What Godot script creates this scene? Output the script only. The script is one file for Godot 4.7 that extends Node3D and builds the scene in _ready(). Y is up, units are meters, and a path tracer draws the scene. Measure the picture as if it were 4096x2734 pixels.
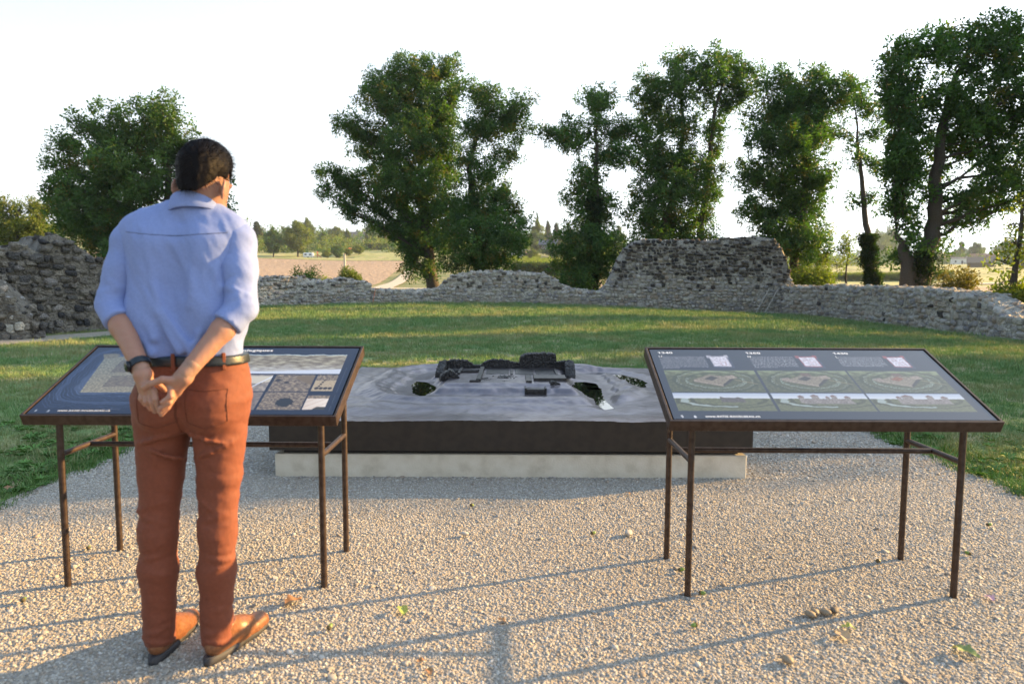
extends Node3D
# A visitor stands before two reading panels and a bronze relief model in the courtyard of a ruined castle.

var rng := RandomNumberGenerator.new()
var used_names := {}
var noise_soft := FastNoiseLite.new()
var noise_fine := FastNoiseLite.new()
var M := {}
const GY := 0.018  # height of the gravel


func _ready() -> void:
	rng.seed = 41
	make_camera_and_light()
	noise_soft.seed = 5
	noise_soft.frequency = 1.0
	noise_soft.fractal_octaves = 3
	noise_fine.seed = 9
	noise_fine.frequency = 1.0
	noise_fine.fractal_octaves = 2
	make_materials()
	make_ground()
	make_grass()
	make_gravel()
	make_walls()
	make_trees()
	make_far_country()
	make_model()
	make_panels()
	make_person()
	make_small_things()


func make_camera_and_light() -> void:
	var cam := Camera3D.new()
	cam.name = "camera"
	cam.fov = 53.19
	cam.near = 0.05
	cam.far = 4000.0
	cam.position = Vector3(0, 1.318, 0)
	cam.rotation = Vector3(-0.08766, 0.0, 0.004)
	var lens := CameraAttributesPhysical.new()
	lens.frustum_focal_length = 24.0
	lens.frustum_focus_distance = 5.3
	lens.exposure_aperture = 2.8
	cam.attributes = lens
	cam.current = true
	add_child(cam)

	var e := Environment.new()
	e.background_mode = Environment.BG_SKY
	var el := deg_to_rad(16.0)
	var towards := Vector3(0.9455 * cos(el), sin(el), -0.3256 * cos(el))
	var sm := PanoramaSkyMaterial.new()
	sm.panorama = evening_sky(towards)
	var sky := Sky.new()
	sky.sky_material = sm
	e.sky = sky
	e.tonemap_mode = Environment.TONE_MAPPER_LINEAR
	e.tonemap_exposure = 3.6
	e.fog_enabled = true
	e.fog_light_color = Color(0.86, 0.92, 1.0)
	e.fog_density = 0.0002
	e.sdfgi_enabled = true
	e.ssao_enabled = true
	e.ssil_enabled = true
	var we := WorldEnvironment.new()
	we.name = "world_environment"
	we.environment = e
	add_child(we)

	var sun := DirectionalLight3D.new()
	sun.name = "sun"
	sun.look_at_from_position(towards * 50.0, Vector3.ZERO)
	sun.light_color = lin(1.0, 0.61, 0.22)
	sun.light_energy = 1.6
	sun.light_angular_distance = 0.5
	sun.shadow_enabled = true
	sun.sky_mode = DirectionalLight3D.SKY_MODE_LIGHT_ONLY
	add_child(sun)


# clear evening air: pale near the horizon, blue overhead, brightest round the low sun
func evening_sky(towards: Vector3) -> ImageTexture:
	var w := 512
	var h := 256
	var im := Image.create(w, h, false, Image.FORMAT_RGBF)
	for y in h:
		var up := (0.5 - (y + 0.5) / h) * PI
		for x in w:
			var a := (x + 0.5) / w * TAU
			var dir := Vector3(sin(a) * cos(up), sin(up), -cos(a) * cos(up))
			var t := pow(1.0 - maxf(dir.y, 0.0), 2.3)
			var c := Vector3(0.04, 0.095, 0.18).lerp(Vector3(0.44, 0.46, 0.46), t)
			var off := acos(clampf(dir.dot(towards), -1.0, 1.0))
			c += Vector3(0.37, 0.40, 0.42) * exp(-off * off / 1.1) + Vector3(0.24, 0.245, 0.235) * exp(-off / 0.75)
			if dir.y < 0.0: c = Vector3(0.2, 0.2, 0.17)
			im.set_pixel(x, y, Color(c.x, c.y, c.z))
	return ImageTexture.create_from_image(im)


# ---------------------------------------------------------------- helpers

class Shape:
	# collects triangles; corners are given counter-clockwise as seen from outside
	var v := PackedVector3Array()
	var uv := PackedVector2Array()
	var col := PackedColorArray()
	var idx := PackedInt32Array()

	func put(p: Vector3, t := Vector2.ZERO) -> int:
		v.append(p)
		uv.append(t)
		return v.size() - 1

	func putc(p: Vector3, c: Color, t := Vector2.ZERO) -> int:
		v.append(p)
		uv.append(t)
		col.append(c)
		return v.size() - 1

	func tri(a: int, b: int, c: int) -> void:
		idx.append(a)
		idx.append(c)
		idx.append(b)

	func quad(a: int, b: int, c: int, d: int) -> void:
		tri(a, b, c)
		tri(a, c, d)

	func face(a: Vector3, b: Vector3, c: Vector3, d: Vector3, u0 := Vector2(0, 1), u1 := Vector2(1, 1), u2 := Vector2(1, 0), u3 := Vector2(0, 0)) -> void:
		var i := v.size()
		put(a, u0)
		put(b, u1)
		put(c, u2)
		put(d, u3)
		quad(i, i + 1, i + 2, i + 3)

	func box(lo: Vector3, hi: Vector3) -> void:
		face(Vector3(lo.x, lo.y, hi.z), Vector3(hi.x, lo.y, hi.z), hi, Vector3(lo.x, hi.y, hi.z))
		face(Vector3(hi.x, lo.y, lo.z), lo, Vector3(lo.x, hi.y, lo.z), Vector3(hi.x, hi.y, lo.z))
		face(Vector3(hi.x, lo.y, hi.z), Vector3(hi.x, lo.y, lo.z), Vector3(hi.x, hi.y, lo.z), hi)
		face(lo, Vector3(lo.x, lo.y, hi.z), Vector3(lo.x, hi.y, hi.z), Vector3(lo.x, hi.y, lo.z))
		face(Vector3(lo.x, hi.y, hi.z), hi, Vector3(hi.x, hi.y, lo.z), Vector3(lo.x, hi.y, lo.z))
		face(lo, Vector3(hi.x, lo.y, lo.z), Vector3(hi.x, lo.y, hi.z), Vector3(lo.x, lo.y, hi.z))

	# a box with its edges bevelled by b
	func bevel_box(lo: Vector3, hi: Vector3, b: float) -> void:
		var c := (lo + hi) * 0.5
		var h := (hi - lo) * 0.5
		var at := func(sx: float, sy: float, sz: float, axis: int) -> Vector3:
			var q := Vector3(sx * h.x, sy * h.y, sz * h.z)
			if axis != 0: q.x -= sx * b
			if axis != 1: q.y -= sy * b
			if axis != 2: q.z -= sz * b
			return c + q
		for s in [-1.0, 1.0]:
			var f: Array = [at.call(s, -1, -1, 0), at.call(s, 1, -1, 0), at.call(s, 1, 1, 0), at.call(s, -1, 1, 0)]
			pf(f, s > 0)
			f = [at.call(-1, s, -1, 1), at.call(-1, s, 1, 1), at.call(1, s, 1, 1), at.call(1, s, -1, 1)]
			pf(f, s > 0)
			f = [at.call(-1, -1, s, 2), at.call(1, -1, s, 2), at.call(1, 1, s, 2), at.call(-1, 1, s, 2)]
			pf(f, s > 0)
		for s in [-1.0, 1.0]:
			for t in [-1.0, 1.0]:
				pf([at.call(s, t, -1, 0), at.call(s, t, -1, 1), at.call(s, t, 1, 1), at.call(s, t, 1, 0)], s * t < 0)
				pf([at.call(s, -1, t, 0), at.call(s, -1, t, 2), at.call(s, 1, t, 2), at.call(s, 1, t, 0)], s * t > 0)
				pf([at.call(-1, s, t, 1), at.call(-1, s, t, 2), at.call(1, s, t, 2), at.call(1, s, t, 1)], s * t < 0)
				for w in [-1.0, 1.0]:
					var i := put(at.call(s, t, w, 0))
					put(at.call(s, t, w, 1))
					put(at.call(s, t, w, 2))
					if s * t * w > 0: tri(i, i + 1, i + 2)
					else: tri(i, i + 2, i + 1)

	func pf(f: Array, straight: bool) -> void:
		if straight: face(f[0], f[1], f[2], f[3])
		else: face(f[3], f[2], f[1], f[0])

	# a round bar along a path with a radius for each point
	func tube(path: PackedVector3Array, radii: PackedFloat32Array, sides: int, caps := true) -> void:
		var n := path.size()
		var first := v.size()
		var side := Vector3.RIGHT
		for i in n:
			var dir := (path[mini(i + 1, n - 1)] - path[maxi(i - 1, 0)]).normalized()
			if i == 0:
				side = dir.cross(Vector3(0.31, 0.12, 0.94)).normalized()
				if side.length() < 0.1: side = Vector3.RIGHT
			side = (side - dir * side.dot(dir)).normalized()
			var other := dir.cross(side)
			for k in sides:
				var a := TAU * k / sides
				put(path[i] + (side * cos(a) + other * sin(a)) * radii[i], Vector2(float(k) / sides, i))
		for i in n - 1:
			for k in sides:
				var k2 := (k + 1) % sides
				quad(first + i * sides + k, first + i * sides + k2, first + (i + 1) * sides + k2, first + (i + 1) * sides + k)
		if caps:
			var a := put(path[0])
			var b := put(path[n - 1])
			for k in sides:
				var k2 := (k + 1) % sides
				tri(a, first + k2, first + k)
				tri(b, first + (n - 1) * sides + k, first + (n - 1) * sides + k2)

	func normals() -> PackedVector3Array:
		var n := PackedVector3Array()
		n.resize(v.size())
		for t in range(0, idx.size(), 3):
			var a := v[idx[t]]
			var c := v[idx[t + 1]]
			var b := v[idx[t + 2]]
			var q := (b - a).cross(c - a)
			n[idx[t]] += q
			n[idx[t + 1]] += q
			n[idx[t + 2]] += q
		for i in n.size():
			n[i] = n[i].normalized() if n[i].length_squared() > 1e-20 else Vector3.UP
		return n

	func mesh() -> ArrayMesh:
		var a := []
		a.resize(Mesh.ARRAY_MAX)
		a[Mesh.ARRAY_VERTEX] = v
		a[Mesh.ARRAY_NORMAL] = normals()
		a[Mesh.ARRAY_TEX_UV] = uv
		if col.size() == v.size() and col.size() > 0:
			a[Mesh.ARRAY_COLOR] = col
		a[Mesh.ARRAY_INDEX] = idx
		var m := ArrayMesh.new()
		m.add_surface_from_arrays(Mesh.PRIMITIVE_TRIANGLES, a)
		return m


func numbered(called: String) -> String:
	var n: int = used_names.get(called, 0)
	used_names[called] = n + 1
	return called if n == 0 else "%s_%03d" % [called, n]


func thing(called: String, label: String, category: String, at := Vector3.ZERO, group := "") -> Node3D:
	var o := Node3D.new()
	o.name = numbered(called)
	add_child(o)
	o.position = at
	o.set_meta("label", label)
	o.set_meta("category", category)
	if group: o.set_meta("group", group)
	return o


func part(called: String, mesh: Mesh, mat: Material, parent: Node3D, at := Transform3D.IDENTITY) -> MeshInstance3D:
	var o := MeshInstance3D.new()
	var n: int = parent.get_meta("n_" + called, 0) if parent != self else 0
	if parent == self:
		o.name = numbered(called)
	else:
		parent.set_meta("n_" + called, n + 1)
		o.name = called if n == 0 else "%s_%03d" % [called, n]
	o.mesh = mesh
	o.material_override = mat
	o.transform = at
	parent.add_child(o, true)
	return o


func lone(called: String, mesh: Mesh, mat: Material, label: String, category: String, at := Transform3D.IDENTITY, group := "") -> MeshInstance3D:
	var o := part(called, mesh, mat, self, at)
	o.set_meta("label", label)
	o.set_meta("category", category)
	if group: o.set_meta("group", group)
	return o


func struct(called: String, mesh: Mesh, mat: Material, label := "", category := "") -> MeshInstance3D:
	var o := part(called, mesh, mat, self)
	o.set_meta("kind", "structure")
	if label: o.set_meta("label", label)
	if category: o.set_meta("category", category)
	return o


func scatter(called: String, mesh: Mesh, mat: Material, parent: Node3D, where: Array[Transform3D], tint := PackedColorArray()) -> MultiMeshInstance3D:
	var mm := MultiMesh.new()
	mm.transform_format = MultiMesh.TRANSFORM_3D
	mm.use_colors = tint.size() > 0
	mm.mesh = mesh
	mm.instance_count = where.size()
	for i in where.size():
		mm.set_instance_transform(i, where[i])
		if tint.size() > 0:
			mm.set_instance_color(i, tint[i])
	var o := MultiMeshInstance3D.new()
	o.name = numbered(called) if parent == self else called
	o.multimesh = mm
	o.material_override = mat
	o.set_meta("kind", "stuff")
	parent.add_child(o, true)
	return o


func lin(r: float, g: float, b: float) -> Color:
	return Color(r, g, b).linear_to_srgb()


func mat(color: Color, rough := 0.8, metal := 0.0) -> StandardMaterial3D:
	var m := StandardMaterial3D.new()
	m.albedo_color = color
	m.roughness = rough
	m.metallic = metal
	return m


func noise_texture(size: int, freq: float, octaves: int, ramp: Array, kind := FastNoiseLite.TYPE_SIMPLEX_SMOOTH, sd := 1) -> NoiseTexture2D:
	var n := FastNoiseLite.new()
	n.noise_type = kind
	n.frequency = freq
	n.fractal_octaves = octaves
	n.seed = sd
	var t := NoiseTexture2D.new()
	t.width = size
	t.height = size
	t.seamless = true
	t.noise = n
	if ramp.size() > 0:
		var g := Gradient.new()
		var at := PackedFloat32Array()
		var cs := PackedColorArray()
		for r in ramp:
			at.append(r[0])
			cs.append(r[1])
		g.offsets = at
		g.colors = cs
		t.color_ramp = g
	return t


# world-mapped albedo noise and relief on a plain material
func grain(m: StandardMaterial3D, tex: Texture2D, scale: float, height: Texture2D = null, relief := 0.0, local := false) -> StandardMaterial3D:
	m.uv1_triplanar = true
	m.uv1_world_triplanar = not local
	m.uv1_scale = Vector3.ONE * scale
	m.albedo_texture = tex
	if height:
		m.heightmap_enabled = true
		m.heightmap_texture = height
		m.heightmap_scale = relief
	return m


func make_materials() -> void:
	var mottled := noise_texture(512, 0.012, 5, [[0.0, Color(0.62, 0.6, 0.58)], [0.45, Color(0.86, 0.86, 0.85)], [0.62, Color(0.97, 0.96, 0.94)], [1.0, Color(1, 1, 1)]], FastNoiseLite.TYPE_SIMPLEX_SMOOTH, 3)
	var rough_height := noise_texture(512, 0.03, 5, [], FastNoiseLite.TYPE_SIMPLEX_SMOOTH, 4)
	var speckle := noise_texture(512, 0.11, 4, [[0.0, Color(0.55, 0.52, 0.5)], [0.5, Color(0.85, 0.84, 0.82)], [1.0, Color(1, 1, 1)]], FastNoiseLite.TYPE_SIMPLEX, 6)
	M.mottled = mottled
	M.rough_height = rough_height
	M.speckle = speckle
	# grass ground: green with dry straw patches
	var g := mat(Color.WHITE, 0.95)
	var gt := noise_texture(1024, 0.006, 6, [[0.0, lin(0.065, 0.095, 0.022)], [0.42, lin(0.105, 0.135, 0.036)], [0.55, lin(0.16, 0.165, 0.06)], [0.72, lin(0.235, 0.205, 0.095)], [1.0, lin(0.26, 0.22, 0.11)]], FastNoiseLite.TYPE_SIMPLEX_SMOOTH, 12)
	M.meadow = grain(g, gt, 0.03, noise_texture(512, 0.08, 4, [], FastNoiseLite.TYPE_SIMPLEX, 13), 5.0)
	var lw := mat(Color.WHITE, 0.95)
	var lt := noise_texture(1024, 0.009, 6, [[0.0, lin(0.085, 0.16, 0.05)], [0.4, lin(0.135, 0.215, 0.07)], [0.55, lin(0.21, 0.235, 0.095)], [0.7, lin(0.28, 0.25, 0.135)], [1.0, lin(0.34, 0.285, 0.17)]], FastNoiseLite.TYPE_SIMPLEX_SMOOTH, 15)
	M.lawn = grain(lw, lt, 0.11, noise_texture(512, 0.12, 4, [], FastNoiseLite.TYPE_SIMPLEX, 16), 4.0)
	var gr := mat(Color.WHITE, 0.9)
	var grt := noise_texture(1024, 0.06, 4, [[0.0, lin(0.21, 0.19, 0.155)], [0.4, lin(0.28, 0.25, 0.205)], [0.6, lin(0.32, 0.29, 0.24)], [1.0, lin(0.39, 0.36, 0.30)]], FastNoiseLite.TYPE_CELLULAR, 21)
	M.gravel = grain(gr, grt, 1.4, noise_texture(512, 0.09, 3, [], FastNoiseLite.TYPE_CELLULAR, 22), 1.2)
	var so := mat(Color.WHITE, 0.95)
	M.field = grain(so, noise_texture(512, 0.02, 5, [[0.0, lin(0.22, 0.155, 0.105)], [0.5, lin(0.30, 0.22, 0.15)], [1.0, lin(0.37, 0.285, 0.20)]], FastNoiseLite.TYPE_SIMPLEX, 23), 0.05, rough_height, 20.0)
	var gf := mat(Color.WHITE, 0.95)
	M.pasture = grain(gf, noise_texture(512, 0.012, 5, [[0.0, lin(0.16, 0.21, 0.06)], [0.45, lin(0.24, 0.27, 0.085)], [0.65, lin(0.33, 0.31, 0.14)], [1.0, lin(0.40, 0.36, 0.18)]], FastNoiseLite.TYPE_SIMPLEX_SMOOTH, 24), 0.02, rough_height, 20.0)
	M.bark = grain(mat(Color.WHITE, 0.95), noise_texture(256, 0.05, 4, [[0.0, lin(0.03, 0.025, 0.02)], [0.5, lin(0.065, 0.056, 0.047)], [1.0, lin(0.11, 0.1, 0.088)]], FastNoiseLite.TYPE_SIMPLEX, 25), 1.6, rough_height, 3.0)


func profile(d: float) -> float:
	var x := [0.0, 42.0, 50.0, 70.0, 100.0, 160.0, 230.0, 280.0, 450.0, 700.0, 1500.0, 4000.0]
	var y := [0.0, 0.0, -0.3, 0.1, 0.8, 4.0, 9.2, 13.5, 27.0, 43.0, 62.0, 62.0]
	for i in x.size() - 1:
		if d < x[i + 1]:
			var t: float = (d - x[i]) / (x[i + 1] - x[i])
			t = lerpf(t, t * t * (3.0 - 2.0 * t), 0.5)
			return lerpf(y[i], y[i + 1], t)
	return 62.0


# height of the land at a place
func ground_at(x: float, z: float) -> float:
	var d := Vector2(x, z).length()
	# the land climbs sooner on the left than on the right
	var stretch := lerpf(1.1, 2.3, smoothstep(-0.02, 0.5, x / maxf(-z, 1.0)))
	var h := profile(d if d < 50.0 else 50.0 + (d - 50.0) / stretch) if z < 20.0 else 0.0
	var near := 1.0 - smoothstep(36.0, 60.0, d)
	h += near * (-0.03 * clampf(x - 4.0, 0.0, 11.0) + 0.2 * exp(-(pow((x + 4.0) / 8.0, 2.0) + pow((z + 36.0) / 7.0, 2.0))))
	h += near * 0.03 * noise_soft.get_noise_2d(x * 0.12, z * 0.12) * smoothstep(8.0, 14.0, d)
	h += smoothstep(90.0, 260.0, d) * 2.5 * noise_soft.get_noise_2d(x * 0.006, z * 0.006)
	return h


# how far inside the gravel forecourt a place lies (positive inside)
func gravel_inside(x: float, z: float) -> float:
	var cx := 0.1
	var hx := 3.06
	var cz := 0.9
	var hz := 8.5
	var r := 2.2
	var q := Vector2(absf(x - cx) - hx + r, absf(z - cz) - hz + r)
	var d := Vector2(maxf(q.x, 0), maxf(q.y, 0)).length() + minf(maxf(q.x, q.y), 0.0) - r
	return -d + 0.13 * noise_soft.get_noise_2d(x * 0.9, z * 0.9) + 0.05 * noise_fine.get_noise_2d(x * 4.0, z * 4.0)


func make_ground() -> void:
	# the land: rings round the courtyard out to the horizon
	var s := Shape.new()
	var rings := PackedFloat32Array()
	var d := 0.0
	while d < 1600.0:
		rings.append(d)
		d += 0.7 if d < 10.0 else (1.2 if d < 50.0 else d * 0.045)
	rings.append(3200.0)
	var seg := 144
	for i in rings.size():
		for k in seg:
			var a := TAU * k / seg
			var x := rings[i] * sin(a)
			var z := -rings[i] * cos(a)
			s.put(Vector3(x, ground_at(x, z), z))
	for i in rings.size() - 1:
		for k in seg:
			var k2 := (k + 1) % seg
			s.quad(i * seg + k, i * seg + k2, (i + 1) * seg + k2, (i + 1) * seg + k)
	struct("ground", s.mesh(), M.meadow, "grassy land rising gently to wooded hills behind the ruin", "ground")
	# the mown courtyard
	sheet("lawn", M.lawn, "mown courtyard lawn with green and straw coloured patches", "lawn", -15.2, 15.4, -42.0, 4.0, 0.4, 0.012, func(x, z): return z > yard_back(x) - 0.3 and x < 15.0)
	# gravel forecourt and the little path by the ruin at the side
	sheet("gravel_ground", M.gravel, "pale gravel forecourt under the panels and the model", "gravel ground", -3.6, 3.8, -8.0, 3.0, 0.1, GY, func(x, z): return gravel_inside(x, z) > 0.0)
	var p := Shape.new()
	var mid := PATH
	for i in mid.size():
		var a: Vector3 = mid[i]
		var dir: Vector3 = (mid[mini(i + 1, mid.size() - 1)] - mid[maxi(i - 1, 0)]).normalized()
		var w := Vector3(-dir.z, 0, dir.x) * (0.62 + 0.05 * sin(i * 2.1))
		for q in [a - w, a + w]:
			p.put(Vector3(q.x, ground_at(q.x, q.z) + 0.035, q.z))
	for i in mid.size() - 1:
		p.quad(2 * i, 2 * i + 2, 2 * i + 3, 2 * i + 1)
	for i in p.idx.size() / 3:
		var b := p.idx[3 * i + 1]
		p.idx[3 * i + 1] = p.idx[3 * i + 2]
		p.idx[3 * i + 2] = b
	if p.normals()[0].y < 0:
		for i in p.idx.size() / 3:
			var b := p.idx[3 * i + 1]
			p.idx[3 * i + 1] = p.idx[3 * i + 2]
			p.idx[3 * i + 2] = b
	struct("path", p.mesh(), M.gravel, "pale gravel path at the foot of the tall dark ruin", "path")


const PATH := [Vector3(-13.5, 0, -8.5), Vector3(-12.2, 0, -10.8), Vector3(-11.0, 0, -12.9), Vector3(-10.5, 0, -14.1), Vector3(-10.3, 0, -15.1), Vector3(-9.85, 0, -16.4), Vector3(-9.3, 0, -18.2), Vector3(-9.2, 0, -20.0), Vector3(-9.6, 0, -22.0)]


func path_off(x: float, z: float) -> float:
	var off := 99.0
	for i in PATH.size() - 1:
		off = minf(off, Vector2(x, z).distance_to(Geometry2D.get_closest_point_to_segment(Vector2(x, z), Vector2(PATH[i].x, PATH[i].z), Vector2(PATH[i + 1].x, PATH[i + 1].z))))
	return off


# line of the ruined wall at the back of the courtyard
func yard_back(x: float) -> float:
	return -36.0 + 0.012 * (x - 1.0) * (x - 1.0)


# a ground sheet over the cells of a grid that a test lets through, lifted above the land
func sheet(called: String, m: Material, label: String, category: String, x0: float, x1: float, z0: float, z1: float, step: float, lift: float, inside: Callable) -> MeshInstance3D:
	var s := Shape.new()
	var nx := int((x1 - x0) / step) + 1
	var nz := int((z1 - z0) / step) + 1
	var at := PackedInt32Array()
	at.resize((nx + 1) * (nz + 1))
	at.fill(-1)
	for j in nz:
		for i in nx:
			var cx := x0 + (i + 0.5) * step
			var cz := z0 + (j + 0.5) * step
			if not inside.call(cx, cz):
				continue
			var c := PackedInt32Array()
			for k in [[0, 0], [0, 1], [1, 1], [1, 0]]:
				var g: int = (j + k[1]) * (nx + 1) + i + k[0]
				if at[g] < 0:
					var x: float = x0 + (i + k[0]) * step
					var z: float = z0 + (j + k[1]) * step
					at[g] = s.put(Vector3(x, ground_at(x, z) + lift, z))
				c.append(at[g])
			s.quad(c[0], c[1], c[2], c[3])
	return struct(called, s.mesh(), m, label, category)


func blade_tuft(blades: int, height: float, spread: float, width: float, sd: int) -> ArrayMesh:
	var r := RandomNumberGenerator.new()
	r.seed = sd
	var s := Shape.new()
	for i in blades:
		var a := r.randf() * TAU
		var base := Vector3(cos(a), 0, sin(a)) * spread * sqrt(r.randf())
		var lean := Vector3(cos(a + r.randf_range(-1, 1)), 0, sin(a + r.randf_range(-1, 1))) * r.randf_range(0.2, 0.9)
		var h := height * r.randf_range(0.55, 1.15)
		var side := Vector3(-sin(a + r.randf_range(-2, 2)), 0, cos(a + r.randf_range(-2, 2))).normalized() * width * r.randf_range(0.7, 1.3)
		var mid := base + lean * h * 0.35 + Vector3.UP * h * 0.62
		var tip := base + lean * h + Vector3.UP * h * r.randf_range(0.75, 1.0)
		var c := r.randf_range(0.75, 1.2)
		var col := Color(c, c, c)
		var k := s.putc(base - side, col)
		s.putc(base + side, col)
		s.putc(mid + side * 0.7, col)
		s.putc(mid - side * 0.7, col)
		s.putc(tip, col)
		s.quad(k, k + 1, k + 2, k + 3)
		s.tri(k + 3, k + 2, k + 4)
	return s.mesh()


func grass_tone(x: float, z: float) -> Color:
	var n := noise_soft.get_noise_2d(x * 0.35 + 40.0, z * 0.5) + 0.5 * noise_soft.get_noise_2d(x * 1.7, z * 1.7 + 9.0)
	n += 0.12 * smoothstep(-9.0, -20.0, z) * 0.0
	var dry := smoothstep(-0.22, 0.36, n)
	var green := Vector3(0.095, 0.2, 0.075).lerp(Vector3(0.16, 0.265, 0.085), rng.randf())
	var straw := Vector3(0.34, 0.29, 0.16).lerp(Vector3(0.24, 0.245, 0.11), rng.randf())
	var c := green.lerp(straw, dry * 0.85 * (0.35 + 0.65 * rng.randf()))
	return Color(c.x, c.y, c.z)


func make_grass() -> void:
	var gm := mat(Color.WHITE, 0.75)
	gm.vertex_color_use_as_albedo = true
	gm.backlight_enabled = true
	gm.backlight = Color(0.5, 0.55, 0.25)
	M.grass = gm
	var zones := [[0.5, 3.0, 260.0, 1.0], [3.0, 6.5, 420.0, 0.9], [6.5, 11.0, 190.0, 1.15], [11.0, 20.0, 75.0, 1.7], [20.0, 40.0, 26.0, 2.6]]
	var tufts := [blade_tuft(16, 0.05, 0.055, 0.0022, 1), blade_tuft(13, 0.065, 0.06, 0.0024, 2), blade_tuft(20, 0.04, 0.07, 0.002, 3)]
	var where := [[], [], []]
	var tints := [PackedColorArray(), PackedColorArray(), PackedColorArray()]
	for zn in zones:
		var z: float = zn[0]
		while z < zn[1]:
			var w: float = clampf(z * 0.78 + 1.0, 6.0, 15.0)
			var count := int(w * 2.0 * 0.25 * float(zn[2]))
			for i in count:
				var x := rng.randf_range(-w, w)
				var zz := -(z + rng.randf() * 0.25)
				var inside := gravel_inside(x, zz)
				if inside > 0.02 or zz < yard_back(x) + 0.2 or x > 14.4:
					continue
				if x < -7.0 and path_off(x, zz) < 0.55 + 0.12 * rng.randf():
					continue
				var edge := 1.0 - smoothstep(-0.7, 0.0, inside) * 0.0
				var k := rng.randi() % 3
				var sc: float = float(zn[3]) * rng.randf_range(0.7, 1.25) * edge
				if inside > -0.5: sc *= 1.35
				var b := Basis(Vector3.UP, rng.randf() * TAU).scaled(Vector3(sc, sc * rng.randf_range(0.75, 1.2), sc))
				where[k].append(Transform3D(b, Vector3(x, ground_at(x, zz) + 0.005, zz)))
				var c := grass_tone(x, zz)
				if inside > -0.6 and inside > -0.6 * rng.randf(): c = Color(0.085, 0.18, 0.04)
				tints[k].append(c)
			z += 0.25
	for k in 3:
		var w: Array[Transform3D] = []
		w.assign(where[k])
		var o := scatter("grass", tufts[k], gm, self, w, tints[k])
		o.set_meta("label", "short mown grass blades covering the courtyard lawn")
		o.set_meta("category", "grass")
	# broad-leaved weeds along the edge of the gravel
	var s := Shape.new()
	for i in 7:
		var a := TAU * i / 7.0 + 0.2 * sin(i * 5.0)
		var out := Vector3(cos(a), 0, sin(a))
		var side := Vector3(-sin(a), 0, cos(a)) * 0.013
		var k := s.put(Vector3.ZERO)
		s.put(out * 0.04 + side + Vector3.UP * 0.028)
		s.put(out * 0.085 + Vector3.UP * (0.02 + 0.01 * (i % 3)))
		s.put(out * 0.04 - side + Vector3.UP * 0.028)
		s.quad(k, k + 3, k + 2, k + 1)
	var wm := s.mesh()
	var ww: Array[Transform3D] = []
	var wt := PackedColorArray()
	for i in 16000:
		var x := rng.randf_range(-6.5, 7.0)
		var z := rng.randf_range(-8.3, -3.0)
		var inside := gravel_inside(x, z)
		if inside > 0.06 or inside < -1.6 or rng.randf() < -inside * 0.55 or (x > 0 and rng.randf() < 0.55) or noise_soft.get_noise_2d(x * 1.5, z * 1.5) < -0.1:
			continue
		var sc := rng.randf_range(0.35, 0.8)
		ww.append(Transform3D(Basis(Vector3.UP, rng.randf() * TAU).rotated(Vector3.RIGHT, rng.randf_range(-0.3, 0.3)).scaled(Vector3.ONE * sc), Vector3(x, ground_at(x, z) + rng.randf_range(0.01, 0.05), z)))
		var g := rng.randf_range(0.7, 1.3)
		wt.append(Color(0.085 * g, 0.185 * g, 0.04 * g))
	var o := scatter("weeds", wm, gm, self, ww, wt)
	o.set_meta("label", "low broad-leaved weeds along the edge of the gravel")
	o.set_meta("category", "weeds")


# a rounded stone with 48 faces
func stone_mesh(sd: int, bulge: float, jitter: float, sharp := false) -> ArrayMesh:
	var r := RandomNumberGenerator.new()
	r.seed = sd
	var s := Shape.new()
	var seen := {}
	var axes := [[Vector3.RIGHT, Vector3.UP, Vector3.BACK], [Vector3.LEFT, Vector3.UP, Vector3.FORWARD], [Vector3.UP, Vector3.BACK, Vector3.RIGHT], [Vector3.DOWN, Vector3.FORWARD, Vector3.RIGHT], [Vector3.BACK, Vector3.RIGHT, Vector3.UP], [Vector3.FORWARD, Vector3.LEFT, Vector3.UP]]
	for f in axes:
		var n: Vector3 = f[0]
		var u: Vector3 = f[1]
		var w: Vector3 = f[2]
		var g := PackedInt32Array()
		for j in 3:
			for i in 3:
				var p := n + u * (i - 1.0) + w * (j - 1.0)
				var key := Vector3i(p.round())
				if not seen.has(key):
					var q := p.lerp(p.normalized() * 1.15, bulge)
					q += Vector3(r.randf_range(-1, 1), r.randf_range(-1, 1), r.randf_range(-1, 1)) * jitter
					seen[key] = q
				if sharp:
					g.append(s.put(seen[key] * 0.5))
				else:
					if typeof(seen[key]) == TYPE_VECTOR3:
						seen[key] = [seen[key], s.put(seen[key] * 0.5)]
					g.append(seen[key][1])
				if not sharp: pass
		var flip := u.cross(w).dot(n) < 0
		for j in 2:
			for i in 2:
				var a := g[j * 3 + i]
				var b := g[j * 3 + i + 1]
				var c := g[(j + 1) * 3 + i + 1]
				var d := g[(j + 1) * 3 + i]
				if flip: s.quad(a, d, c, b)
				else: s.quad(a, b, c, d)
	return s.mesh()


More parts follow.
